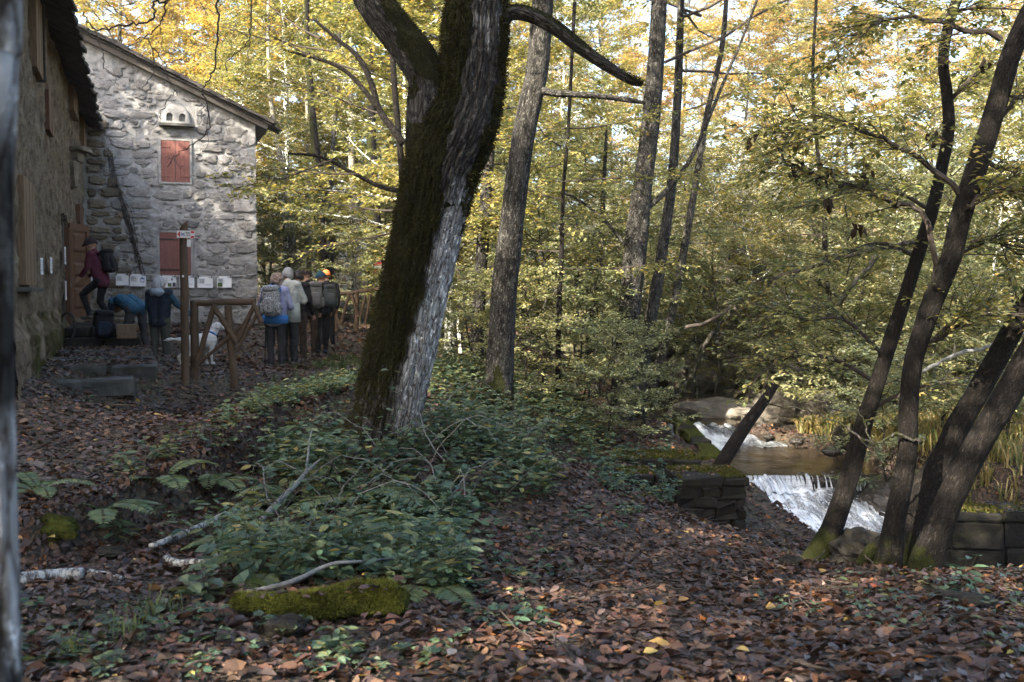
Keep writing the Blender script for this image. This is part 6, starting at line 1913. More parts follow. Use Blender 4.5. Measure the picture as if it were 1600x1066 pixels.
# ---------------------------------------------------------------- masonry along the stream
def masonry(name, label, x0, x1, y0, y1, z0, z1, cols, rows, mat, capmat, seed, rz=0.0, cap=.10, side=True, jit=.02, moss=1.6):
    """block of coursed rubble with a coping of slabs; stones are its parts"""
    rs = R(seed)
    cx, cy = (x0 + x1) / 2, (y0 + y1) / 2
    t = thing(name, label, 'wall', (cx, cy, z0), rz)
    w, d, h = x1 - x0, y1 - y0, z1 - z0 - cap
    b = MB(); b.box((0, 0, h / 2 - .05), (w - .06, d - .06, h), col=[0, 0, 0])
    obj('core', b.build('core', M['dark'], link=False), t)
    hh = h / rows
    for r_ in range(rows):
        x = -w / 2
        while x < w / 2 - .02:
            ww = min(w / cols * rs.uniform(.7, 1.35), w / 2 - x)
            if w / 2 - x - ww < .08: ww = w / 2 - x
            b = MB(); b.box((x + ww / 2, -d / 2 + .09, hh * (r_ + .5)), (ww - .012, .20 + rs.uniform(-.02, .02), hh - .012), jit=jit, rs=rs, bev=.02)
            obj('stone_block', b.build('stone_block', mat, link=False), t)
            x += ww
        if side:
            for sg in (-1, 1):
                y = -d / 2 + .21
                while y < d / 2 - .02:
                    ww = min(d / max(1, round(d / .38)) * rs.uniform(.8, 1.25), d / 2 - y)
                    b = MB(); b.box((sg * (w / 2 - .09), y + ww / 2, hh * (r_ + .5)), (.19, ww - .012, hh - .012), jit=jit, rs=rs, bev=.02)
                    obj('stone_block', b.build('stone_block', mat, link=False), t)
                    y += ww
    x = -w / 2 - .02
    while x < w / 2:
        ww = min(rs.uniform(.35, .6), w / 2 + .03 - x)
        b = MB(); b.box((x + ww / 2, 0, h + cap / 2), (ww - .01, d + .05, cap + rs.uniform(-.01, .012)), jit=.014, rs=rs, bev=.02)
        obj('coping_slab', b.build('coping_slab', capmat, link=False), t)
        x += ww
    # moss and leaves on the top
    n = int(2600 * moss * w * d) + 200
    P = np.c_[rs.uniform(-w / 2, w / 2, n), rs.uniform(-d / 2, d / 2, n), np.full(n, h + cap)]
    k = vn(P * 3.5 + seed, 5) > -.15 - (moss - 1) * .2
    P = P[k]; n = len(P)
    dd_ = nrm(rs.normal(0, .4, (n, 3)) + [0, 0, 1]); sd = nrm(np.cross(dd_, rs.normal(0, 1, (n, 3)))) * .009
    mb = MB()
    mb.add(np.stack([P - sd, P + sd, P + dd_ * rs.uniform(.015, .045, (n, 1))], 1).reshape(-1, 3), [np.arange(3 * n).reshape(-1, 3)], col=np.repeat(np.clip(np.array([.085, .085, .018]) * rs.uniform(.4, 1.5, (n, 1)), .01, .4), 3, 0))
    o = obj('moss', mb.build('moss', M['mossblade'], link=False), t); tag(o, kind='stuff')
    n = int(110 * w * d)
    P = np.c_[rs.uniform(-w / 2, w / 2, n), rs.uniform(-d / 2, d / 2, n), np.full(n, h + cap + .02)]
    a = rs.uniform(0, 6.28, n)
    V, F, c = leaf_arrays(P, np.c_[np.cos(a), np.sin(a), 0 * a], nrm(np.c_[rs.normal(0, .3, (n, 2)), np.ones(n)]), rs.uniform(.05, .09, n), rs.uniform(.03, .05, n), pick(rs, n, LIT, [.2, .27, .2, .1, .15, .06, .02]), 'diamond', .15)
    mb = MB(); mb.add(V, [F], col=c)
    o = obj('leaves', mb.build('leaves', M['litter'], link=False), t); tag(o, kind='stuff')
    return t
pa, pb = at(1052, 745, 11.6), at(1166, 740, 11.9)
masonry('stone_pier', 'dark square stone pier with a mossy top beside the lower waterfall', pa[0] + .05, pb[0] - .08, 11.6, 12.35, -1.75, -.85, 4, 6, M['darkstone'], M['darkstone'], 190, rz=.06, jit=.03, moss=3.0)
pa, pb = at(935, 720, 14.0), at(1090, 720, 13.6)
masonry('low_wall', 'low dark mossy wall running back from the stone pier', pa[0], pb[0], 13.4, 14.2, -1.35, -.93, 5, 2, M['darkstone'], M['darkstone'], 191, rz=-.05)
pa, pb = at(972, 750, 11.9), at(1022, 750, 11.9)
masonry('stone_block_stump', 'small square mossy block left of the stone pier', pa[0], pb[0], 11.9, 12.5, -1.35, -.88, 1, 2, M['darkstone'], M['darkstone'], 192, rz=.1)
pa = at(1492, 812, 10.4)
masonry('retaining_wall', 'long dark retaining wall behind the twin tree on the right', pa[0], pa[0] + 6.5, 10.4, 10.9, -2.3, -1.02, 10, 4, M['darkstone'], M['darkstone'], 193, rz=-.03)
# mossy kerb along the upper cascade
rs = R(194)
A, B = at(1058, 652, 19.4), at(1112, 716, 14.6)
t = thing('mossy_kerb', 'mossy stone kerb sloping along the left side of the upper cascade', 'wall', A)
for k in range(9):
    p = A + (B - A) * (k + .5) / 9
    d = nrm(B - A); b = MB()
    sdv = nrm(np.cross(d, UPZ)); 
    b.box(p - A + [0, 0, -.15], (.34, np.linalg.norm(B - A) / 9 - .02, .45), M=np.stack([sdv, d, np.cross(sdv, d)], 1), jit=.03, rs=rs, bev=.05)
    obj('stone_block', b.build('stone_block', M['moss'] if k % 3 else M['darkstone'], link=False), t)
# ---------------------------------------------------------------- slim trunks behind the railing, drawn after the photograph
for lab, pts, Y, mt, ms in (('slim white trunked tree left of the walkers heads', [(467, 480, 15), (464, 440, 14), (459, 400, 13), (455, 360, 12), (450, 320, 11), (444, 280, 10), (430, 200, 8), (420, 120, 6)], 30, 'bark_pale', .0),
                            ('very thin white trunk behind the grey haired walker', [(484, 480, 9), (483, 420, 8), (482, 350, 8), (481, 280, 7), (480, 200, 6), (479, 120, 4)], 31, 'bark_pale', .0),
                            ('straight mossy trunk behind the hooded walker', [(507, 490, 22), (504, 440, 19), (501, 390, 18), (499, 340, 17), (496, 280, 15), (492, 220, 13), (486, 150, 11), (480, 60, 9)], 28, 'bark_dark', .75),
                            ('crooked twisting trunk beside the straight mossy one', [(519, 490, 13), (519, 450, 12), (515, 410, 12), (521, 370, 12), (513, 340, 12), (512, 310, 11), (517, 280, 9), (522, 200, 7), (530, 120, 5)], 28.5, 'bark', .3),
                            ('pale speckled trunk between the railing braces', [(560, 490, 16), (559, 450, 15), (557, 400, 14), (556, 350, 12), (552, 300, 11), (548, 200, 9)], 30, 'bark_pale', .1),
                            ('dark ivy clad trunk carrying the red and white trail mark', [(588, 500, 26), (587, 450, 24), (586, 400, 24), (584, 350, 26), (582, 300, 20), (580, 200, 15), (578, 100, 11)], 29, 'bark_dark', .6)):
    drawn_tree('slim_tree', lab, [('trunk', pts, Y, [(0, .1, 3, .04)])], M[mt], None, 'slim trunks behind the railing', segs=14, moss=ms, amp=.05)
# trail mark and white plate
def plate(name, label, cat, px, py, Y, w, h, cols):
    p = at(px, py, Y)
    t = thing(name, label, cat, p)
    n = len(cols)
    for k, c in enumerate(cols):
        b = MB(); b.box((0, 0, h / 2 - h * (k + .5) / n), (w, .01, h / n), bev=.001)
        obj('stripe', b.build('stripe', M[c], link=False), t)
plate('trail_mark', 'small red and white trail mark on the ivy clad trunk', 'trail mark', 590, 418, 28.6, .22, .30, ['red', 'white', 'red'])
plate('white_plate', 'small white plate right of the red trail mark', 'plate', 607, 411, 28.4, .15, .36, ['white'])

# bare twigs hanging into the top left corner, from a branch above the picture
def twig_thing(name, label, courses, Y, mat, group=None):
    t = None
    for pts, w0, w1 in courses:
        P, r = stem_path([(x, y, 4) for x, y in pts], Y, smooth=5)
        P = P + R(int(pts[0][0])).normal(0, .008, P.shape)
        rr = np.linspace(w0, w1, len(P)) * Y / F_PX / 2 * (.62 if mat is M['twig'] and Y < 9 else 1)
        b = MB(); b.tube(P, rr, 6)
        if t is None:
            p0 = P[0].copy(); t = thing(name, label, 'branch', p0, 0, group)
        obj('twig', b.build('twig', mat, smooth=True, loc=p0, link=False), t)
GT = 'bare branches hanging at the top left'
twig_thing('bare_branch', 'bare branch reaching left over the roof with many forks', [
    ([(300, -40), (262, 0), (240, 2), (241, 28), (214, 39), (180, 41), (149, 46), (139, 36), (128, 20)], 7, 3), ([(262, 0), (256, 22), (247, 42), (232, 56), (208, 63)], 5, 2), ([(214, 39), (190, 24), (170, 4), (150, -10)], 3, 2),
    ([(149, 46), (152, 62), (160, 80), (163, 105), (178, 118), (185, 135)], 3, 1.5), ([(178, 118), (196, 120), (203, 128)], 1.5, 1), ([(231, 56), (238, 80), (240, 112), (228, 132), (220, 138)], 3, 1.5), ([(238, 75), (252, 90), (262, 115), (274, 140), (276, 150)], 3, 1.5), ([(262, 100), (285, 92), (300, 85)], 1.5, 1),
    ([(276, 140), (262, 158), (253, 175), (251, 186)], 2.5, 1.5), ([(247, 42), (254, 58), (252, 80)], 2, 1)], 8.0, M['twig'], GT)
twig_thing('bare_branch', 'long thin bare branch hanging down past the dovecote', [
    ([(334, -60), (337, 0), (342, 30), (340, 70), (333, 110), (320, 135), (318, 145)], 6, 3), ([(318, 145), (324, 160), (326, 190), (322, 210), (300, 228), (282, 238), (270, 248), (264, 262)], 3, 2), ([(323, 160), (313, 175), (312, 200)], 2, 1), ([(326, 165), (325, 220), (322, 240)], 2, 1), ([(270, 248), (262, 244), (253, 246)], 1.5, 1), ([(272, 246), (278, 258), (290, 266)], 1.5, 1), ([(340, 80), (318, 72), (298, 66)], 2, 1)], 7.5, M['twig'], GT)
twig_thing('bare_branch', 'thin bare twig curving down at the right of the long one', [([(392, -50), (393, 0), (392, 45), (384, 70), (368, 84), (358, 92), (355, 112)], 4, 2), ([(390, 60), (389, 90), (384, 105)], 1.5, 1)], 7.6, M['twig'], GT)
twig_thing('dead_branch', 'long dark dead branch slanting in front of the far bank', [([(1438, 376), (1400, 384), (1350, 394), (1300, 408), (1250, 422), (1204, 437)], 9, 5)], 10.5, M['twig'], None)
twig_thing('dead_branch', 'short broken stem leaning above the far bank', [([(1372, 398), (1350, 425), (1325, 455), (1308, 478)], 9, 6)], 13, M['bark_dark'], None)
twig_thing('dead_branch', 'thin bluish crooked branch between the two right trees', [([(1440, 690), (1415, 683), (1392, 680), (1378, 688), (1362, 694), (1340, 682), (1318, 664), (1290, 650), (1262, 640), (1200, 632)], 6, 2), ([(1365, 697), (1350, 660), (1335, 630)], 3, 1.5), ([(1340, 682), (1375, 720), (1400, 745)], 3, 1.5), ([(1330, 672), (1300, 662), (1270, 668)], 2, 1)], 7.9, M['bark_dark'], None)
twig_thing('dead_branch', 'crooked grey stem bending over the stream cleft', [([(1060, 620), (1075, 595), (1088, 570), (1100, 540), (1130, 500)], 14, 6)], 19.5, M['bark_dark'], None)
twig_thing('dead_branch', 'dark horizontal branch in front of the rock face', [([(1070, 512), (1100, 505), (1130, 490), (1140, 480)], 7, 4)], 18, M['twig'], None)
twig_thing('dead_branch', 'thin bluish branch at the far right over the dark slope', [([(1440, 580), (1480, 560), (1530, 545), (1600, 520), (1680, 500)], 7, 4)], 9.5, M['twig_pale'], None)

# ---------------------------------------------------------------- railings of round poles
def rail_fence(name, label, Y, poles, group=None, cat='railing'):
    t = None
    for nm, x0, y0, x1, y1, w in poles:
        a, c_ = at(x0, y0, Y), at(x1, y1, Y + (.0 if nm != 'brace' else .0))
        if nm == 'post': c_[2] = gz(c_[0], c_[1]) - .15
        off = {'rail': 0.0, 'post': 0.0, 'brace': -.05}[nm]
        a[1] += off; c_[1] += off
        r = w * Y / F_PX / 2
        if t is None:
            t0 = np.array([a[0], a[1], gz(a[0], a[1])]); t = thing(name, label, cat, t0, 0, group)
        P = a[None] + (c_ - a)[None] * np.linspace(0, 1, 9)[:, None] + R(int(x0 * 7 + y0)).normal(0, .004, (9, 3))
        b = MB(); b.tube(P - t0, r * np.linspace(.97, 1.05, 9), 14, disp=lambda tc, th: 1 + .04 * vn(tc * [18, 18, 4], 3))
        nf = b.f[0].shape[0]
        b.mi[1][:] = 1; b.mi[2][:] = 1
        obj(nm, b.build(nm, [M['pole'], M['pole_end']], link=False), t)
    return t
rail_fence('pole_railing', 'brown round pole railing with crossed braces beside the signpost', 14.3, [
    ('rail', 299, 473.5, 400, 471, 10.5), ('post', 304, 470, 304, 604, 13), ('post', 356, 478, 368, 580, 12), ('brace', 337, 476, 308, 574, 8.5), ('brace', 337, 481, 372, 535, 9),
    ('brace', 392, 498, 307, 574, 5.5), ('brace', 399, 477, 372, 532, 7.5), ('brace', 404, 489, 371, 548, 5.5), ('brace', 397, 474, 410, 503, 8)], 'pole railings')
rail_fence('pole_railing', 'sunlit round pole railing behind the group of walkers', 25.0, [
    ('rail', 470, 467, 560, 456.5, 6), ('rail', 556, 456, 604, 450.5, 6), ('post', 526, 460, 526, 520, 7), ('post', 557, 456, 557, 515, 7), ('post', 597, 452, 597, 512, 7), ('brace', 516, 474, 532, 507, 4.5), ('brace', 546, 459, 534, 505, 5), ('brace', 549, 460, 561, 495, 5), ('brace', 573, 456, 564, 494, 4.5), ('brace', 580, 456, 571, 508, 4.5)], 'pole railings')
rail_fence('pole_railing', 'thin pale pole railing seen between the old tree and the second tree', 29.0, [('rail', 690, 424, 850, 411, 4.5), ('post', 716, 420, 716, 470, 5), ('post', 778, 415, 778, 470, 5), ('post', 838, 411, 838, 470, 5)], 'pole railings')
# far picket fence on the crest of the slope
t = None
rs = R(200)
A, B = np.array([at(820, 420, 37)[0], 37.0]), np.array([at(1300, 415, 33)[0], 33.0])
n = 64
zt = lambda f: .95
for k in range(n):
    f = k / (n - 1)
    q = A + (B - A) * f
    z = gz(*q)
    if t is None:
        t0 = np.array([q[0], q[1], z]); t = thing('picket_fence', 'old wooden picket fence on the slope beyond the stream', 'fence', t0)
    h = rs.uniform(.95, 1.15)
    b = MB(); b.box(np.array([q[0], q[1], z + h / 2 - .1]) - t0, (.09, .025, h), jit=.015, rs=rs)
    obj('picket', b.build('picket', M['oldwood'], link=False), t)
for zz in (.3, .8):
    for k in range(6):
        q0, q1 = A + (B - A) * k / 6, A + (B - A) * (k + 1) / 6
        a, c_ = np.array([q0[0], q0[1] + .04, gz(*q0) + zz]), np.array([q1[0], q1[1] + .04, gz(*q1) + zz])
        b = MB(); b.tube(np.array([a, (a + c_) / 2, c_]) - t0, .035, 6); obj('rail', b.build('rail', M['oldwood'], link=False), t)
# ---------------------------------------------------------------- hiking signpost
SY = 14.05
a, c_ = at(290.5, 352, SY), at(290.5, 606, SY)
c_[2] = gz(c_[0], c_[1])
post = thing('signpost', 'tall brown wooden signpost with a red and white arrow sign', 'signpost', c_)
hh = a[2] - c_[2]
b = MB(); P = np.array([[0, 0, z] for z in np.linspace(-.25, hh, 14)]) + R(5).normal(0, .003, (14, 3))
b.tube(P, .058, 18, disp=lambda tc, th: 1 + .04 * vn(tc * [20, 20, 3], 7))
vv = b.v[0]; top = vv[:, 2] > hh - .02
vv[top, 2] += vv[top, 0] * 1.1
b.mi[2][:] = 1
obj('post', b.build('post', [M['pole'], M['pole_end']], link=False), post)
X, Y_, Z_ = np.array([1., 0, -.035]), np.array([.035, 0, 1.0]), np.array([0, -1.0, 0])
s1 = at(279, 360, SY) - c_; sw = 27 * SY / F_PX; sh = 11.2 * SY / F_PX
O = at(279.5, 372, SY) - c_; O[1] = -.075
def pr(b, ol, d): b.prism(ol, d, O, X, Y_, Z_)
b = MB(); pr(b, [(0, sh * .5), (.0, 0.0), (sw, .0), (sw, sh), (0, sh)], .012)
sg = obj('arrow_sign', b.build('arrow_sign', M['white'], link=False), post)
b = MB(); pr(b, [(.008, sh * .5), (sw * .18, .006), (sw * .18, sh - .006)], .015); obj('arrow_head', b.build('arrow_head', M['red'], link=False), sg)
b = MB(); pr(b, [(sw * .80, sh * .70), (sw * .995, sh * .70), (sw * .995, sh * .96), (sw * .80, sh * .96)], .015); obj('red_bar', b.build('red_bar', M['red'], link=False), sg)
b = MB(); pr(b, [(sw * .80, sh * .04), (sw * .995, sh * .04), (sw * .995, sh * .30), (sw * .80, sh * .30)], .015); obj('red_bar', b.build('red_bar', M['red'], link=False), sg)
for k, (dx, dy) in enumerate(((.028, .022), (-.028, .022))):
    b = MB(); cx, cy = sw * .34, sh * .5; nx_, ny_ = -dy * .35, dx * .35
    pr(b, [(cx - dx - nx_ * .4, cy - dy - ny_ * .4), (cx + dx - nx_ * .4, cy + dy - ny_ * .4), (cx + dx + nx_ * .4, cy + dy + ny_ * .4), (cx - dx + nx_ * .4, cy - dy + ny_ * .4)][::1 if k == 0 else 1], .0145 + k * .0008)
    obj('blue_symbol', b.build('blue_symbol', M['ink_blue'], link=False), sg)
for k, (x0, x1, y0) in enumerate(((.50, .72, .70), (.53, .76, .52), (.53, .62, .30), (.66, .76, .30))):
    b = MB(); pr(b, [(sw * x0, sh * y0), (sw * x1, sh * y0), (sw * x1, sh * (y0 + .09)), (sw * x0, sh * (y0 + .09))], .0145); obj('lettering', b.build('lettering', M['ink'], link=False), sg)
O2 = at(295, 386, SY) - c_; O2[1] = -.06
b = MB(); b.prism([(0, 0), (.045, 0), (.05, .10), (.0, .10)], .02, O2, X, Y_, Z_); obj('small_plate', b.build('small_plate', M['white'], link=False), post)
b = MB(); b.ball(at(288, 432, SY) - c_ + [0, -.06, 0], (.017, .012, .017), 10, 6); obj('bolt', b.build('bolt', M['white'], link=False), post)

# ---------------------------------------------------------------- people
def cloth(name, col, rough=.85, var=.18): return mat_rough('cloth_' + name, [(.3, tuple(np.array(col) * (1 - var))), (.7, tuple(np.minimum(1, np.array(col) * (1 + var))))], 7, rough, 'obj', bstr=.6, bdist=.03, fine=16, spec=.2)
M['skin'] = mat_plain('skin', (.42, .25, .18), .55, nvar=.06)
CL = {k: cloth(k, v) for k, v in dict(maroon=(.085, .018, .035), black=(.012, .012, .014), navy=(.016, .022, .036), teal=(.022, .065, .10), bluesweat=(.025, .085, .14), jeans=(.05, .052, .058), olive=(.055, .06, .048), lav=(.27, .28, .42), blue=(.035, .15, .40), cream=(.36, .37, .34),
      charcoal=(.03, .031, .034), brown=(.05, .034, .026), greypack=(.13, .125, .125), greengrey=(.075, .085, .085), boot=(.09, .08, .07), hatdark=(.03, .018, .02), orange=(.55, .14, .04), palehood=(.25, .30, .36), white=(.5, .5, .5)).items()}
M['hair_grey'] = mat_plain('grey_hair', (.33, .33, .34), .6, nvar=.35, scale=60, stretch=(3, 3, .6))
M['hair_curl'] = mat_plain('curly_brown_grey_hair', (.22, .16, .13), .7, nvar=.4, scale=50)
M['hair_dark'] = mat_plain('dark_hair', (.022, .016, .013), .5, nvar=.3, scale=60)
M['hair_white'] = mat_plain('white_hair', (.27, .265, .26), .6, nvar=.2, scale=50)
def mat_pattern():
    m, nt, bs, out = newmat('patterned_pack_cloth')
    v = nd(nt, 'ShaderNodeTexVoronoi', Scale=38.0); v.feature = 'DISTANCE_TO_EDGE'
    nt.links.new(coords(nt, 'obj', (1, 1, 1)), v.inputs['Vector'])
    n2 = noise(nt, coords(nt, 'obj'), 30, 3, .6)
    ad = nd(nt, 'ShaderNodeMath', operation='MULTIPLY'); nt.links.new(v.outputs['Distance'], ad.inputs[0]); nt.links.new(n2, ad.inputs[1])
    c = ramp(nt, ad.outputs[0], [(.035, (.015, .015, .017)), (.05, (.36, .37, .38))])
    nt.links.new(c, bs.inputs['Base Color']); bs.inputs['Roughness'].default_value = .8
    return m
M['pattern'] = mat_pattern()
def caps_mesh(caps, voxel, mats, name):
    """one continuous skin over tapered capsules (a, b, ra, rb, mat) ; faces take the material of the nearest capsule"""
    b = MB()
    for a, c, ra, rb, m in caps:
        a, c = np.asarray(a, float), np.asarray(c, float)
        d = c - a; L = np.linalg.norm(d)
        if L < 1e-4: c = a + [0, 0, .002]; d = c - a; L = .002
        d = d / L
        th = np.linspace(-math.pi / 2, 0, 4)
        P = [a + d * ra * math.sin(t) for t in th] + [c + d * rb * math.sin(-t) for t in th[::-1]]
        r = [max(.0006, ra * math.cos(t)) for t in th] + [max(.0006, rb * math.cos(t)) for t in th[::-1]]
        b.tube(np.array(P), r, 12)
    me = b.build(name, [], link=False)
    o = bpy.data.objects.new('tmp', me); COL.objects.link(o)
    md = o.modifiers.new('r', 'REMESH'); md.mode = 'VOXEL'; md.voxel_size = voxel
    ms = o.modifiers.new('s', 'SMOOTH'); ms.factor = .5; ms.iterations = 3
    dg = bpy.context.evaluated_depsgraph_get()
    dg.update()
    me2 = bpy.data.meshes.new_from_object(o.evaluated_get(dg))
    bpy.data.objects.remove(o); bpy.data.meshes.remove(me)
    me2.name = name
    nv = len(me2.vertices)
    V = np.zeros(nv * 3, np.float32); me2.vertices.foreach_get('co', V); V = V.reshape(-1, 3).astype(float)
    nP = len(me2.polygons)
    Cn = np.zeros(nP * 3, np.float32); me2.polygons.foreach_get('center', Cn); Cn = Cn.reshape(-1, 3).astype(float)
    best = np.full(nP, 1e9); mi = np.zeros(nP, np.int32)
    for a, c, ra, rb, m in caps:
        a, c = np.asarray(a, float), np.asarray(c, float); ab = c - a
        t = np.clip(((Cn - a) @ ab) / max(1e-9, ab @ ab), 0, 1)
        dd = np.linalg.norm(Cn - (a + t[:, None] * ab), axis=1) - (ra + (rb - ra) * t)
        k = dd < best; best = np.where(k, dd, best); mi = np.where(k, m, mi)
    # soft folds
    nn = np.zeros(nv * 3, np.float32); me2.vertices.foreach_get('normal', nn); nn = nn.reshape(-1, 3)
    V = V + nn * (.010 * fbm(V * [13, 13, 9] , 2, 5))[:, None] * (np.abs(V[:, 2:]) < 1.42)
    me2.vertices.foreach_set('co', V.astype(np.float32).ravel())
    for m in mats: me2.materials.append(m)
    me2.polygons.foreach_set('material_index', mi)
    me2.polygons.foreach_set('use_smooth', np.ones(nP, bool))
    me2.update()
    return me2
def v(*a): return np.array(a, float)
def hand(caps, w, d, side, mat, curl=.5):
    """palm, four fingers of different length and a thumb; w wrist, d direction of the hand"""
    d = nrm(d); s_ = nrm(np.cross(d, v(0, 0, 1)) if abs(d[2]) < .9 else np.cross(d, v(0, 1, 0))); u = np.cross(s_, d)
    p = w + d * .085
    caps.append((w, p, .026, .034, mat))
    for k, L in enumerate((.068, .078, .073, .056)):
        a = p + s_ * (k - 1.5) * .021
        m1 = a + (d * .8 - u * curl * .4) * L * .55
        caps.append((a, m1, .0115, .0105, mat)); caps.append((m1, m1 + (d * .6 - u * curl) * L * .5, .0105, .0095, mat))
    tb = w + d * .03 - s_ * .026 * side
    caps.append((tb, tb + nrm(d * .6 - s_ * side * .8 - u * .2) * .06, .014, .011, mat))
def head_parts(t, base, tilt, hairkind, hair, hat=None, face_dir=v(0, 1, 0)):
    """hair or hat, eyes and mouth as children; base = head centre, face_dir where the face looks"""
    f = nrm(face_dir); up = nrm(v(0, 0, 1) + tilt); f = nrm(f - up * (f @ up)); s_ = np.cross(f, up)
    Mh = np.stack([s_, f, up], 1)
    for sx in (-1, 1):
        b = MB(); b.ball(base + Mh @ v(sx * .031, .082, .012), (.012, .008, .009), 8, 6, M=Mh); obj('eye', b.build('eye', M['dark'], link=False), t)
    b = MB(); b.ball(base + Mh @ v(0, .090, -.052), (.022, .006, .005), 8, 6, M=Mh); obj('mouth', b.build('mouth', M['red'], link=False), t)
    b = MB()
    if hairkind == 'curly':
        rs = R(9)
        for k in range(90):
            q = nrm(rs.normal(0, 1, 3)); 
            if q[1] > .45 and q[2] < .5: q[1] *= -1
            if q[2] < -.55: q[2] *= -1
            b.ball(base + Mh @ (q * v(.088, .098, .115)), (.03,) * 3, 7, 5, disp=.3, seed=k)
    else:
        sc = v(.088, .106, .122) * (1.17 if hat else 1.11)
        th = np.linspace(0, 2 * math.pi, 26, endpoint=False); ph = np.linspace(.02, 2.25 if not hat else 1.65, 12)
        V = []
        for p in ph:
            for q in th:
                front = max(0, math.sin(q))
                p2 = min(p, (2.3 if not hat else 1.62) - front * (1.15 if not hat else .25))
                V.append(v(math.sin(p2) * math.cos(q), math.sin(p2) * math.sin(q), math.cos(p2)) * sc)
        V = np.array(V)
        V *= (1 + (.05 if not hat else .02) * fbm(V * 22, 2, 4))[:, None]
        i = np.arange(11)[:, None] * 26; j = np.arange(26)[None, :]
        b.add(base + V @ Mh.T, [np.stack([i + j, i + 26 + j, i + 26 + (j + 1) % 26, i + (j + 1) % 26], -1).reshape(-1, 4)])
        b.add(base + V @ Mh.T * .985 + base * 0, [np.stack([i + j, i + (j + 1) % 26, i + 26 + (j + 1) % 26, i + 26 + j], -1).reshape(-1, 4)])
        if hairkind == 'long':
            rs = R(8)
            for k in range(70):
                q = rs.uniform(math.pi * .95, math.pi * 2.05)
                r0 = v(math.cos(q) * .086, math.sin(q) * .10, rs.uniform(-.02, .08))
                L = rs.uniform(.16, .26)
                P = np.array([r0, r0 + v(r0[0] * .25, r0[1] * .25, -L * .5), r0 + v(r0[0] * .5 + rs.normal(0, .02), r0[1] * .3 + rs.normal(0, .02), -L)])
                b.tube(base + P @ Mh.T, [.014, .013, .005], 5)
        if hairkind == 'cap':
            P = np.array([v(-.07, .085, .035), v(0, .155, .03), v(.07, .085, .035)])
            b.tube(base + P @ Mh.T, [.01, .016, .01], 6)
        if hairkind == 'bobble':
            b.ball(base + Mh @ v(0, 0, .13), (.03,) * 3, 8, 6)
    obj('hair' if not hat else 'hat', b.build('hair' if not hat else 'hat', hat or hair, smooth=True, link=False), t)
def stand(px, Y):
    x = (px - 800) / F_PX * Y
    return np.array([x, Y, gz(x, Y)])
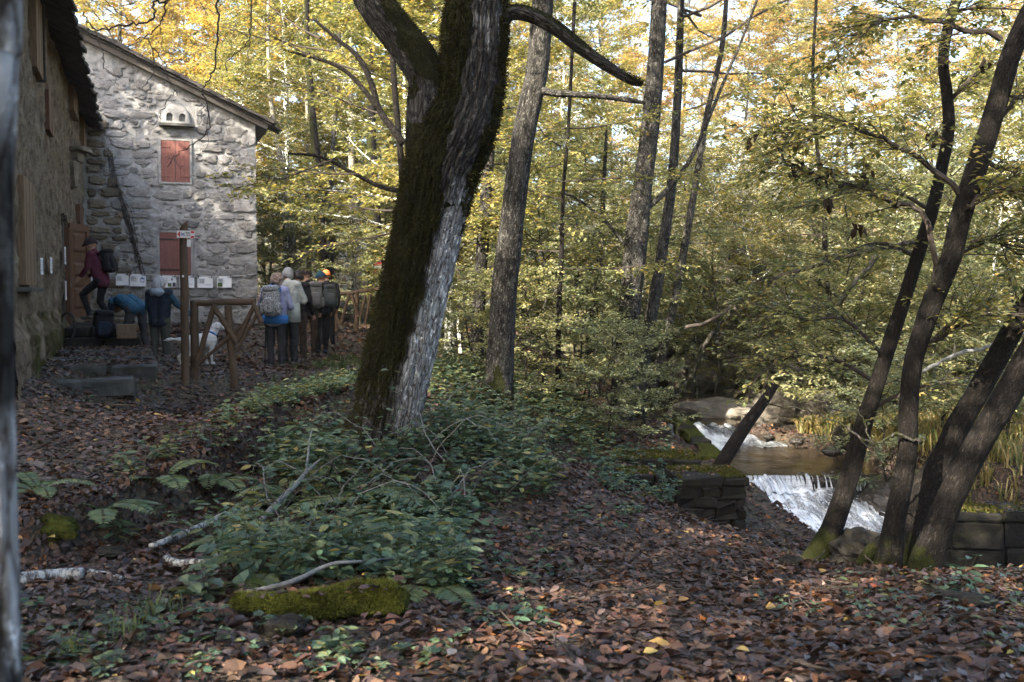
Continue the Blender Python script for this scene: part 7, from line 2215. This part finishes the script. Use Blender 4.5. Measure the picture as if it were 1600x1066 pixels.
def person(label, px, py, H, rz, mats, pose, hairkind='short', hair='hair_grey', hat=None, loc=None, group=None, bulk=1.0):
    """mats: (jacket, sleeve, trousers, boots). pose: dict of joints in body space (x right, y forward)."""
    p = stand(px, py) if loc is None else np.array(loc, float)
    t = thing('person', label, 'person', p, rz, group)
    s = H / 1.7
    J = dict(hipL=v(-.095, 0, .88), hipR=v(.095, 0, .88), kneeL=v(-.11, .02, .48), kneeR=v(.11, .02, .48), footL=v(-.12, -.02, .085), footR=v(.12, -.02, .085), pelvis=v(0, 0, .93), chest=v(0, .01, 1.25),
             shL=v(-.185, .0, 1.39), shR=v(.185, .0, 1.39), neck=v(0, .01, 1.44), head=v(0, .04, 1.585), elL=v(-.26, -.02, 1.12), elR=v(.26, -.02, 1.12), waL=v(-.25, .14, .90), waR=v(.25, .14, .90), face=v(0, 1, 0), toe=v(0, 1, 0), tilt=v(0, .1, 0))
    J.update({k: np.array(x, float) for k, x in pose.items()})
    for k in J:
        if k not in ('face', 'toe', 'tilt'): J[k] = J[k] * s
    B = bulk * s
    c = []
    # legs
    for q in 'LR':
        c.append((J['hip' + q], J['knee' + q], .092 * B, .066 * B, 2)); c.append((J['knee' + q], J['foot' + q] + v(0, 0, .02), .064 * B, .052 * B, 2))
        f = J['foot' + q]; tv = nrm(J['toe'] if ('toe' + q) not in J else J['toe' + q])
        c.append((f + v(0, 0, .03), f + v(0, 0, -.02), .05 * s, .047 * s, 3)); c.append((f + v(0, 0, -.045 * s) - tv * .03, f + tv * .15 * s + v(0, 0, -.05 * s), .042 * s, .038 * s, 3))
    # trunk: pelvis, waist, chest as pairs of capsules for width
    c.append((J['hipL'], J['hipR'], .108 * B, .108 * B, 2)); 
    for sx in (-1, 1):
        o1, o2, o3 = (J['hipR'] - J['hipL']) * .36 * sx, (J['shR'] - J['shL']) * .26 * sx, (J['shR'] - J['shL']) * .34 * sx
        c.append((J['pelvis'] + o1 - (J['chest'] - J['pelvis']) * .22, J['chest'] + o2, .118 * B, .122 * B, 0)); c.append((J['chest'] + o2, (J['shL'] + J['shR']) / 2 + o3, .12 * B, .085 * B, 0))
    c.append((J['shL'], J['shR'], .075 * B, .075 * B, 0)); c.append(((J['shL'] + J['shR']) / 2, J['neck'], .09 * s, .068 * s, 0))
    c.append((J['neck'], J['head'] - v(0, 0, .05) * s, .055 * s, .055 * s, 4))
    for q, sd in (('L', -1), ('R', 1)):
        c.append((J['sh' + q], J['el' + q], .066 * B, .053 * B, 1)); c.append((J['el' + q], J['wa' + q], .052 * B, .042 * B, 1))
        hand(c, J['wa' + q], J['wa' + q] - J['el' + q], sd, 4)
    # head with jaw, nose and ears
    f = nrm(J['face']); up = nrm(v(0, 0, 1) + J['tilt']); f = nrm(f - up * (f @ up)); s_ = np.cross(f, up)
    h0 = J['head']
    c.append((h0 - f * .022 + up * .025, h0 + f * .022 + up * .028, .088 * s, .083 * s, 4)); c.append((h0 + f * .028 - up * .02, h0 + f * .045 - up * .085, .068 * s, .042 * s, 4))
    c.append((h0 + f * .085 + up * .015, h0 + f * .112 - up * .02, .011, .015, 4))
    for sx in (-1, 1): c.append((h0 + s_ * sx * .085 + up * .015 - f * .01, h0 + s_ * sx * .082 - up * .03, .018, .013, 4))
    me = caps_mesh(c, .0125, [CL[mats[0]], CL[mats[1]], CL[mats[2]], CL[mats[3]], M['skin']], 'body')
    obj('body', me, t)
    head_parts(t, h0, J['tilt'], hairkind, M[hair] if hair in M else CL[hair], CL[hat] if hat else None, J['face'])
    return t, J
def backpack(label, loc, rz, w, h, d, mat, pocket, group='backpacks worn by the walkers', lean=0.0, straps=True, tilt=0.0):
    """rucksack: shaped body, lid, front pocket, side pockets and two shoulder straps on the wearer's side (+y)"""
    t = thing('backpack', label, 'backpack', loc, rz, group)
    t.rotation_euler = (lean, tilt, rz)
    def sup(c, r, e=.55, disp=.03, seed=1):
        b = MB(); b.ball((0, 0, 0), (1, 1, 1), 20, 14)
        V = b.v[0]; V = np.sign(V) * np.abs(V) ** e
        V = V * (1 + disp * fbm(V * 2.2, 2, seed))[:, None]
        b.v[0] = V * np.array(r) + np.array(c); b.tc[0] = b.v[0]
        return b
    obj('body', sup((0, 0, 0), (w / 2, d / 2, h / 2)).build('body', mat, smooth=True, link=False), t)
    obj('lid', sup((0, -.005, h * .44), (w * .47, d * .55, h * .12), .6, .03, 2).build('lid', mat, smooth=True, link=False), t)
    obj('front_pocket', sup((0, -d * .5, -h * .12), (w * .36, d * .20, h * .27), .6, .03, 3).build('front_pocket', pocket, smooth=True, link=False), t)
    for sx in (-1, 1):
        obj('side_pocket', sup((sx * w * .5, -.01, -h * .24), (.035, d * .36, h * .2), .6, .03, 4).build('side_pocket', mat, smooth=True, link=False), t)
        if straps:
            P = np.array([v(sx * w * .22, d * .42, h * .40), v(sx * w * .30, d * .5 + .06, h * .50), v(sx * w * .34, d * .5 + .17, h * .43), v(sx * w * .36, d * .5 + .22, h * .18), v(sx * w * .40, d * .5 + .14, -h * .15), v(sx * w * .40, d * .42, -h * .36)])
            b = MB(); b.tube(P, .022, 6, flat=(1, .45)); obj('strap', b.build('strap', CL['black'], smooth=True, link=False), t)
    P = np.array([v(-.04, d * .3, h * .50), v(0, d * .34, h * .60), v(.04, d * .3, h * .50)])
    b = MB(); b.tube(P, .009, 6); obj('loop', b.build('loop', CL['black'], link=False), t)
    return t
def worn(label, t, J, mat, pocket, w=.32, h=.50, d=.19, dx=0.0, dz=0.0, dy=0.0, **k):
    """put a backpack on the wearer's back"""
    rz = t.rotation_euler[2]; c_, s_ = math.cos(rz), math.sin(rz)
    mid = (J['shL'] + J['shR']) / 2 * .58 + J['pelvis'] * .42
    ax = nrm((J['shL'] + J['shR']) / 2 - J['pelvis'])
    back = nrm(np.cross(nrm(J['shR'] - J['shL']), ax))     # points backwards
    q = mid + back * (.125 + d / 2) + v(dx, dy, dz)
    loc = np.array(t.location) + np.array([c_ * q[0] - s_ * q[1], s_ * q[0] + c_ * q[1], q[2]])
    return backpack(label, loc, rz, w, h, d, mat, pocket, lean=-math.atan2(ax[1], ax[2]), **k)
WG = 'walkers reading by the railing'
LZ = 0.73
pl_ = at(160, 505, 17.6)
t1, J1 = person('person in a maroon hooded jacket and dark cap stepping up to the open door', 0, 0, 1.56, math.radians(84), ('maroon', 'maroon', 'black', 'boot'),
    dict(kneeL=(-.10, .34, .62), footL=(-.10, .20, .22), kneeR=(.10, .10, .48), footR=(.11, -.14, .10), chest=(0, .10, 1.25), shL=(-.18, .12, 1.38), shR=(.18, .12, 1.38), neck=(0, .15, 1.44), head=(0, .20, 1.57), elL=(-.23, .16, 1.12), elR=(.22, .14, 1.12), waL=(-.2, .30, .98), waR=(.18, .34, .98), tilt=(0, .3, 0), face=(0, 1, -.2)),
    'cap', 'hair_dark', hat='hatdark', loc=(pl_[0], 17.6, LZ))
worn('small black backpack on the walker in maroon', t1, J1, CL['black'], CL['black'], .27, .40, .17)
t2, J2 = person('man in a blue sweater and grey jeans bending down over a backpack', 212, 18.6, 1.76, math.radians(52), ('bluesweat', 'navy', 'jeans', 'boot'),
    dict(hipL=(-.11, -.02, .90), hipR=(.11, -.02, .90), kneeL=(-.15, .03, .48), kneeR=(.15, .0, .48), footL=(-.19, -.04, .085), footR=(.20, -.06, .085), pelvis=(0, .02, .95), chest=(0, .30, 1.07), shL=(-.18, .46, 1.05), shR=(.18, .46, 1.05), neck=(0, .53, 1.04), head=(0, .62, .95), elL=(-.24, .52, .78), elR=(.2, .54, .78), waL=(-.2, .62, .54), waR=(.14, .64, .54), face=(0, .45, -1), tilt=(0, 2.2, -.7)),
    'short', 'hair_grey')
t3, J3 = person('woman with long grey hair in a dark blue hooded jacket seen from behind', 249, 17.9, 1.62, math.radians(-6), ('navy', 'teal', 'olive', 'boot'),
    dict(footL=(-.09, 0, .085), footR=(.13, .03, .085), elR=(.33, .10, 1.16), waR=(.50, .20, 1.0), elL=(-.25, .05, 1.12), waL=(-.20, .24, 1.0), face=(.75, .65, -.1)), 'long', 'hair_grey', bulk=1.1)
# pale hood lying on her shoulders
rzm = t3.rotation_euler[2]
b = MB(); b.ball(J3['neck'] + v(0, -.09, -.03), (.135, .07, .085), 16, 10, disp=.15, seed=3); obj('hood', b.build('hood', CL['palehood'], smooth=True, link=False), t3)
t4, J4 = person('person with curly hair in a lavender and bright blue jacket leaning on the railing', 430, 17.1, 1.62, math.radians(-14), ('lav', 'lav', 'charcoal', 'boot'),
    dict(footL=(-.09, 0, .085), footR=(.10, .02, .085), elL=(-.34, .10, 1.14), waL=(-.20, .30, 1.16), elR=(.28, .08, 1.1), waR=(.15, .3, 1.1), tilt=(0, .5, 0), head=(0, .08, 1.57), face=(.1, 1, -.5)), 'curly', 'hair_curl', bulk=1.12)
b = MB(); b.ball(J4['neck'] + v(0, -.08, -.03), (.16, .09, .09), 18, 10, disp=.15, seed=5); obj('hood', b.build('hood', CL['blue'], smooth=True, link=False), t4)
b = MB(); b.tube([J4['pelvis'] + v(0, .0, -.12), J4['pelvis'] + v(0, 0, .02)], [.235, .225], 22, flat=(1.0, .74)); obj('jacket_hem', b.build('jacket_hem', CL['blue'], smooth=True, link=False), t4)
worn('black and white patterned backpack on the curly haired walker', t4, J4, M['pattern'], M['pattern'], .30, .50, .18, dx=.04)
t5, J5 = person('man with thin white hair in a long cream jacket', 452, 572, 1.72, math.radians(-20), ('cream', 'cream', 'charcoal', 'boot'),
    dict(footL=(-.08, 0, .085), footR=(.11, 0, .085), tilt=(0, .5, 0), head=(-.06, .10, 1.58), face=(-.2, 1, -.5), elR=(.27, .1, 1.12), waR=(.1, .32, 1.1), elL=(-.27, .1, 1.12), waL=(-.1, .32, 1.1)), 'short', 'hair_white', loc=stand(450, 17.55), bulk=1.16)
b = MB(); b.tube([J5['pelvis'] + v(0, 0, -.18), J5['pelvis'] + v(0, 0, .15)], [.24, .225], 22, flat=(1.0, .74)); obj('jacket_hem', b.build('jacket_hem', CL['cream'], smooth=True, link=False), t5)
t6, J6 = person('dark haired person almost hidden behind the man in the cream jacket', 466, 560, 1.72, math.radians(-10), ('black', 'black', 'brown', 'boot'), dict(tilt=(0, .5, 0), head=(0, .10, 1.57), face=(0, 1, -.5)), 'short', 'hair_dark', loc=stand(464, 18.4))
worn('black backpack with side straps behind the cream jacket', t6, J6, CL['black'], CL['charcoal'], .30, .55, .20, dx=.13, dy=-.35)
t7, J7 = person('man in a dark cap, black jacket and brown trousers', 482, 19.4, 1.70, math.radians(20), ('black', 'black', 'brown', 'boot'), dict(tilt=(-.1, .5, 0), head=(-.03, .11, 1.57), face=(-.5, 1, -.5), footL=(-.08, 0, .085), footR=(.1, .05, .085)), 'cap', 'hair_dark', hat='hatdark')
worn('grey brown backpack on the man in the dark cap', t7, J7, CL['greypack'], CL['greypack'], .27, .50, .18, dx=.10)
t8, J8 = person('person in black with a dark knitted hat at the right of the group', 503, 20.4, 1.66, math.radians(28), ('black', 'black', 'black', 'navy'), dict(tilt=(-.1, .3, 0), face=(-.5, 1, -.4), footL=(-.08, 0, .085), footR=(.09, .04, .085)), 'bobble', 'hair_dark', hat='teal')
worn('grey green backpack on the person in black', t8, J8, CL['greengrey'], CL['greengrey'], .25, .44, .18, dx=.10)
t9, J9 = person('person in an orange hat hidden behind the right end of the group', 510, 540, 1.66, math.radians(20), ('charcoal', 'charcoal', 'black', 'boot'), dict(tilt=(0, .3, 0)), 'knit', 'hair_dark', hat='orange', loc=stand(511, 21.4))
# walking stick of the curly haired walker
p = stand(413, 17.0); q = at(415, 512, 17.0)
b = MB(); b.tube([p, (p + q) / 2, q], .010, 6)
tag(b.build('walking_stick', CL['black'], loc=p), 'thin black walking stick standing beside the curly haired walker', 'stick')
# rucksack and wooden block on the steps
pp = at(162, 510, 16.75)
backpack('black rucksack set down on the stone steps', (pp[0], pp[1], .56 + .22), 0.5, .33, .46, .24, CL['black'], CL['navy'], group=None, straps=True, tilt=.08)
pp = at(198, 518, 16.7)
t = thing('wooden_crate', 'small pale wooden box standing on the lower step', 'crate', (pp[0], pp[1], .565), .3)
for k in range(3):
    for yy in (-.11, .11):
        b = MB(); b.box((0, yy, .035 + k * .075), (.30, .016, .07), bev=.003); obj('plank', b.build('plank', M['oldwood'], link=False), t)
    for xx in (-.145, .145):
        b = MB(); b.box((xx, 0, .035 + k * .075), (.016, .20, .07), bev=.003); obj('plank', b.build('plank', M['oldwood'], link=False), t)
b = MB(); b.box((0, 0, .225), (.31, .24, .016), bev=.003); obj('lid', b.build('lid', M['oldwood'], link=False), t)
# white dog behind the railing
dp = stand(306, 16.2)
dog = thing('dog', 'white dog with a blue collar standing behind the railing', 'dog', dp, math.radians(-38))
c = []
c += [(v(0, -.20, .40), v(0, .0, .40), .105, .10, 0), (v(0, .0, .40), v(0, .24, .40), .105, .135, 0), (v(0, .26, .44), v(0, .36, .58), .085, .065, 0), (v(0, .36, .60), v(0, .42, .63), .07, .065, 0), (v(0, .43, .62), v(0, .54, .585), .045, .03, 0)]
for sx in (-1, 1):
    c += [(v(sx * .075, .24, .34), v(sx * .08, .22, .19), .055, .034, 0), (v(sx * .08, .22, .19), v(sx * .08, .24, .03), .032, .026, 0), (v(sx * .08, .24, .022), v(sx * .08, .28, .02), .028, .024, 0),
          (v(sx * .07, -.20, .36), v(sx * .085, -.14, .23), .085, .05, 0), (v(sx * .085, -.14, .23), v(sx * .085, -.27, .15), .042, .028, 0), (v(sx * .085, -.27, .15), v(sx * .085, -.24, .03), .028, .025, 0), (v(sx * .085, -.24, .022), v(sx * .085, -.19, .02), .028, .024, 0),
          (v(sx * .055, .37, .66), v(sx * .085, .36, .60), .026, .018, 0)]
c += [(v(0, -.29, .43), v(-.05, -.42, .44), .032, .024, 0), (v(-.05, -.42, .44), v(-.12, -.54, .42), .024, .012, 0)]
M['fur'] = mat_rough('white_fur', [(.3, (.42, .40, .38)), (.7, (.66, .65, .63))], 9, .95, 'obj', (1, 3, 1), bstr=.7, bdist=.02, fine=60, spec=.1)
obj('body', caps_mesh(c, .0125, [M['fur']], 'body'), dog)
b = MB(); th = np.linspace(0, 2 * math.pi, 17); b.tube(np.array([v(math.cos(a) * .083, .30 + math.sin(a) * .06, .50 - math.sin(a) * .045) for a in th]), .014, 6, cap=False); obj('collar', b.build('collar', CL['blue'], link=False), dog)
b = MB(); b.ball((0, .565, .59), (.014, .012, .012), 8, 6); obj('nose', b.build('nose', M['dark'], link=False), dog)
for sx in (-1, 1):
    b = MB(); b.ball((sx * .04, .47, .655), (.011, .01, .01), 8, 6); obj('eye', b.build('eye', M['dark'], link=False), dog)
# ---------------------------------------------------------------- autumn haze in the valley
b = MB(); b.box((0, 25, 10), (150, 110, 30))
hz = b.build('haze', [], link=False)
m = bpy.data.materials.new('haze'); m.use_nodes = True; nt = m.node_tree; nt.nodes.clear()
o_ = nt.nodes.new('ShaderNodeOutputMaterial'); pv = nt.nodes.new('ShaderNodeVolumePrincipled')
pv.inputs['Color'].default_value = (.97, .96, .92, 1); pv.inputs['Density'].default_value = 0.0004; pv.inputs['Anisotropy'].default_value = 0.3
nt.links.new(pv.outputs[0], o_.inputs['Volume'])
hz.materials.append(m)
tag(obj('haze', hz), 'pale autumn haze filling the valley', kind='stuff')
S.cycles.volume_bounces = 0
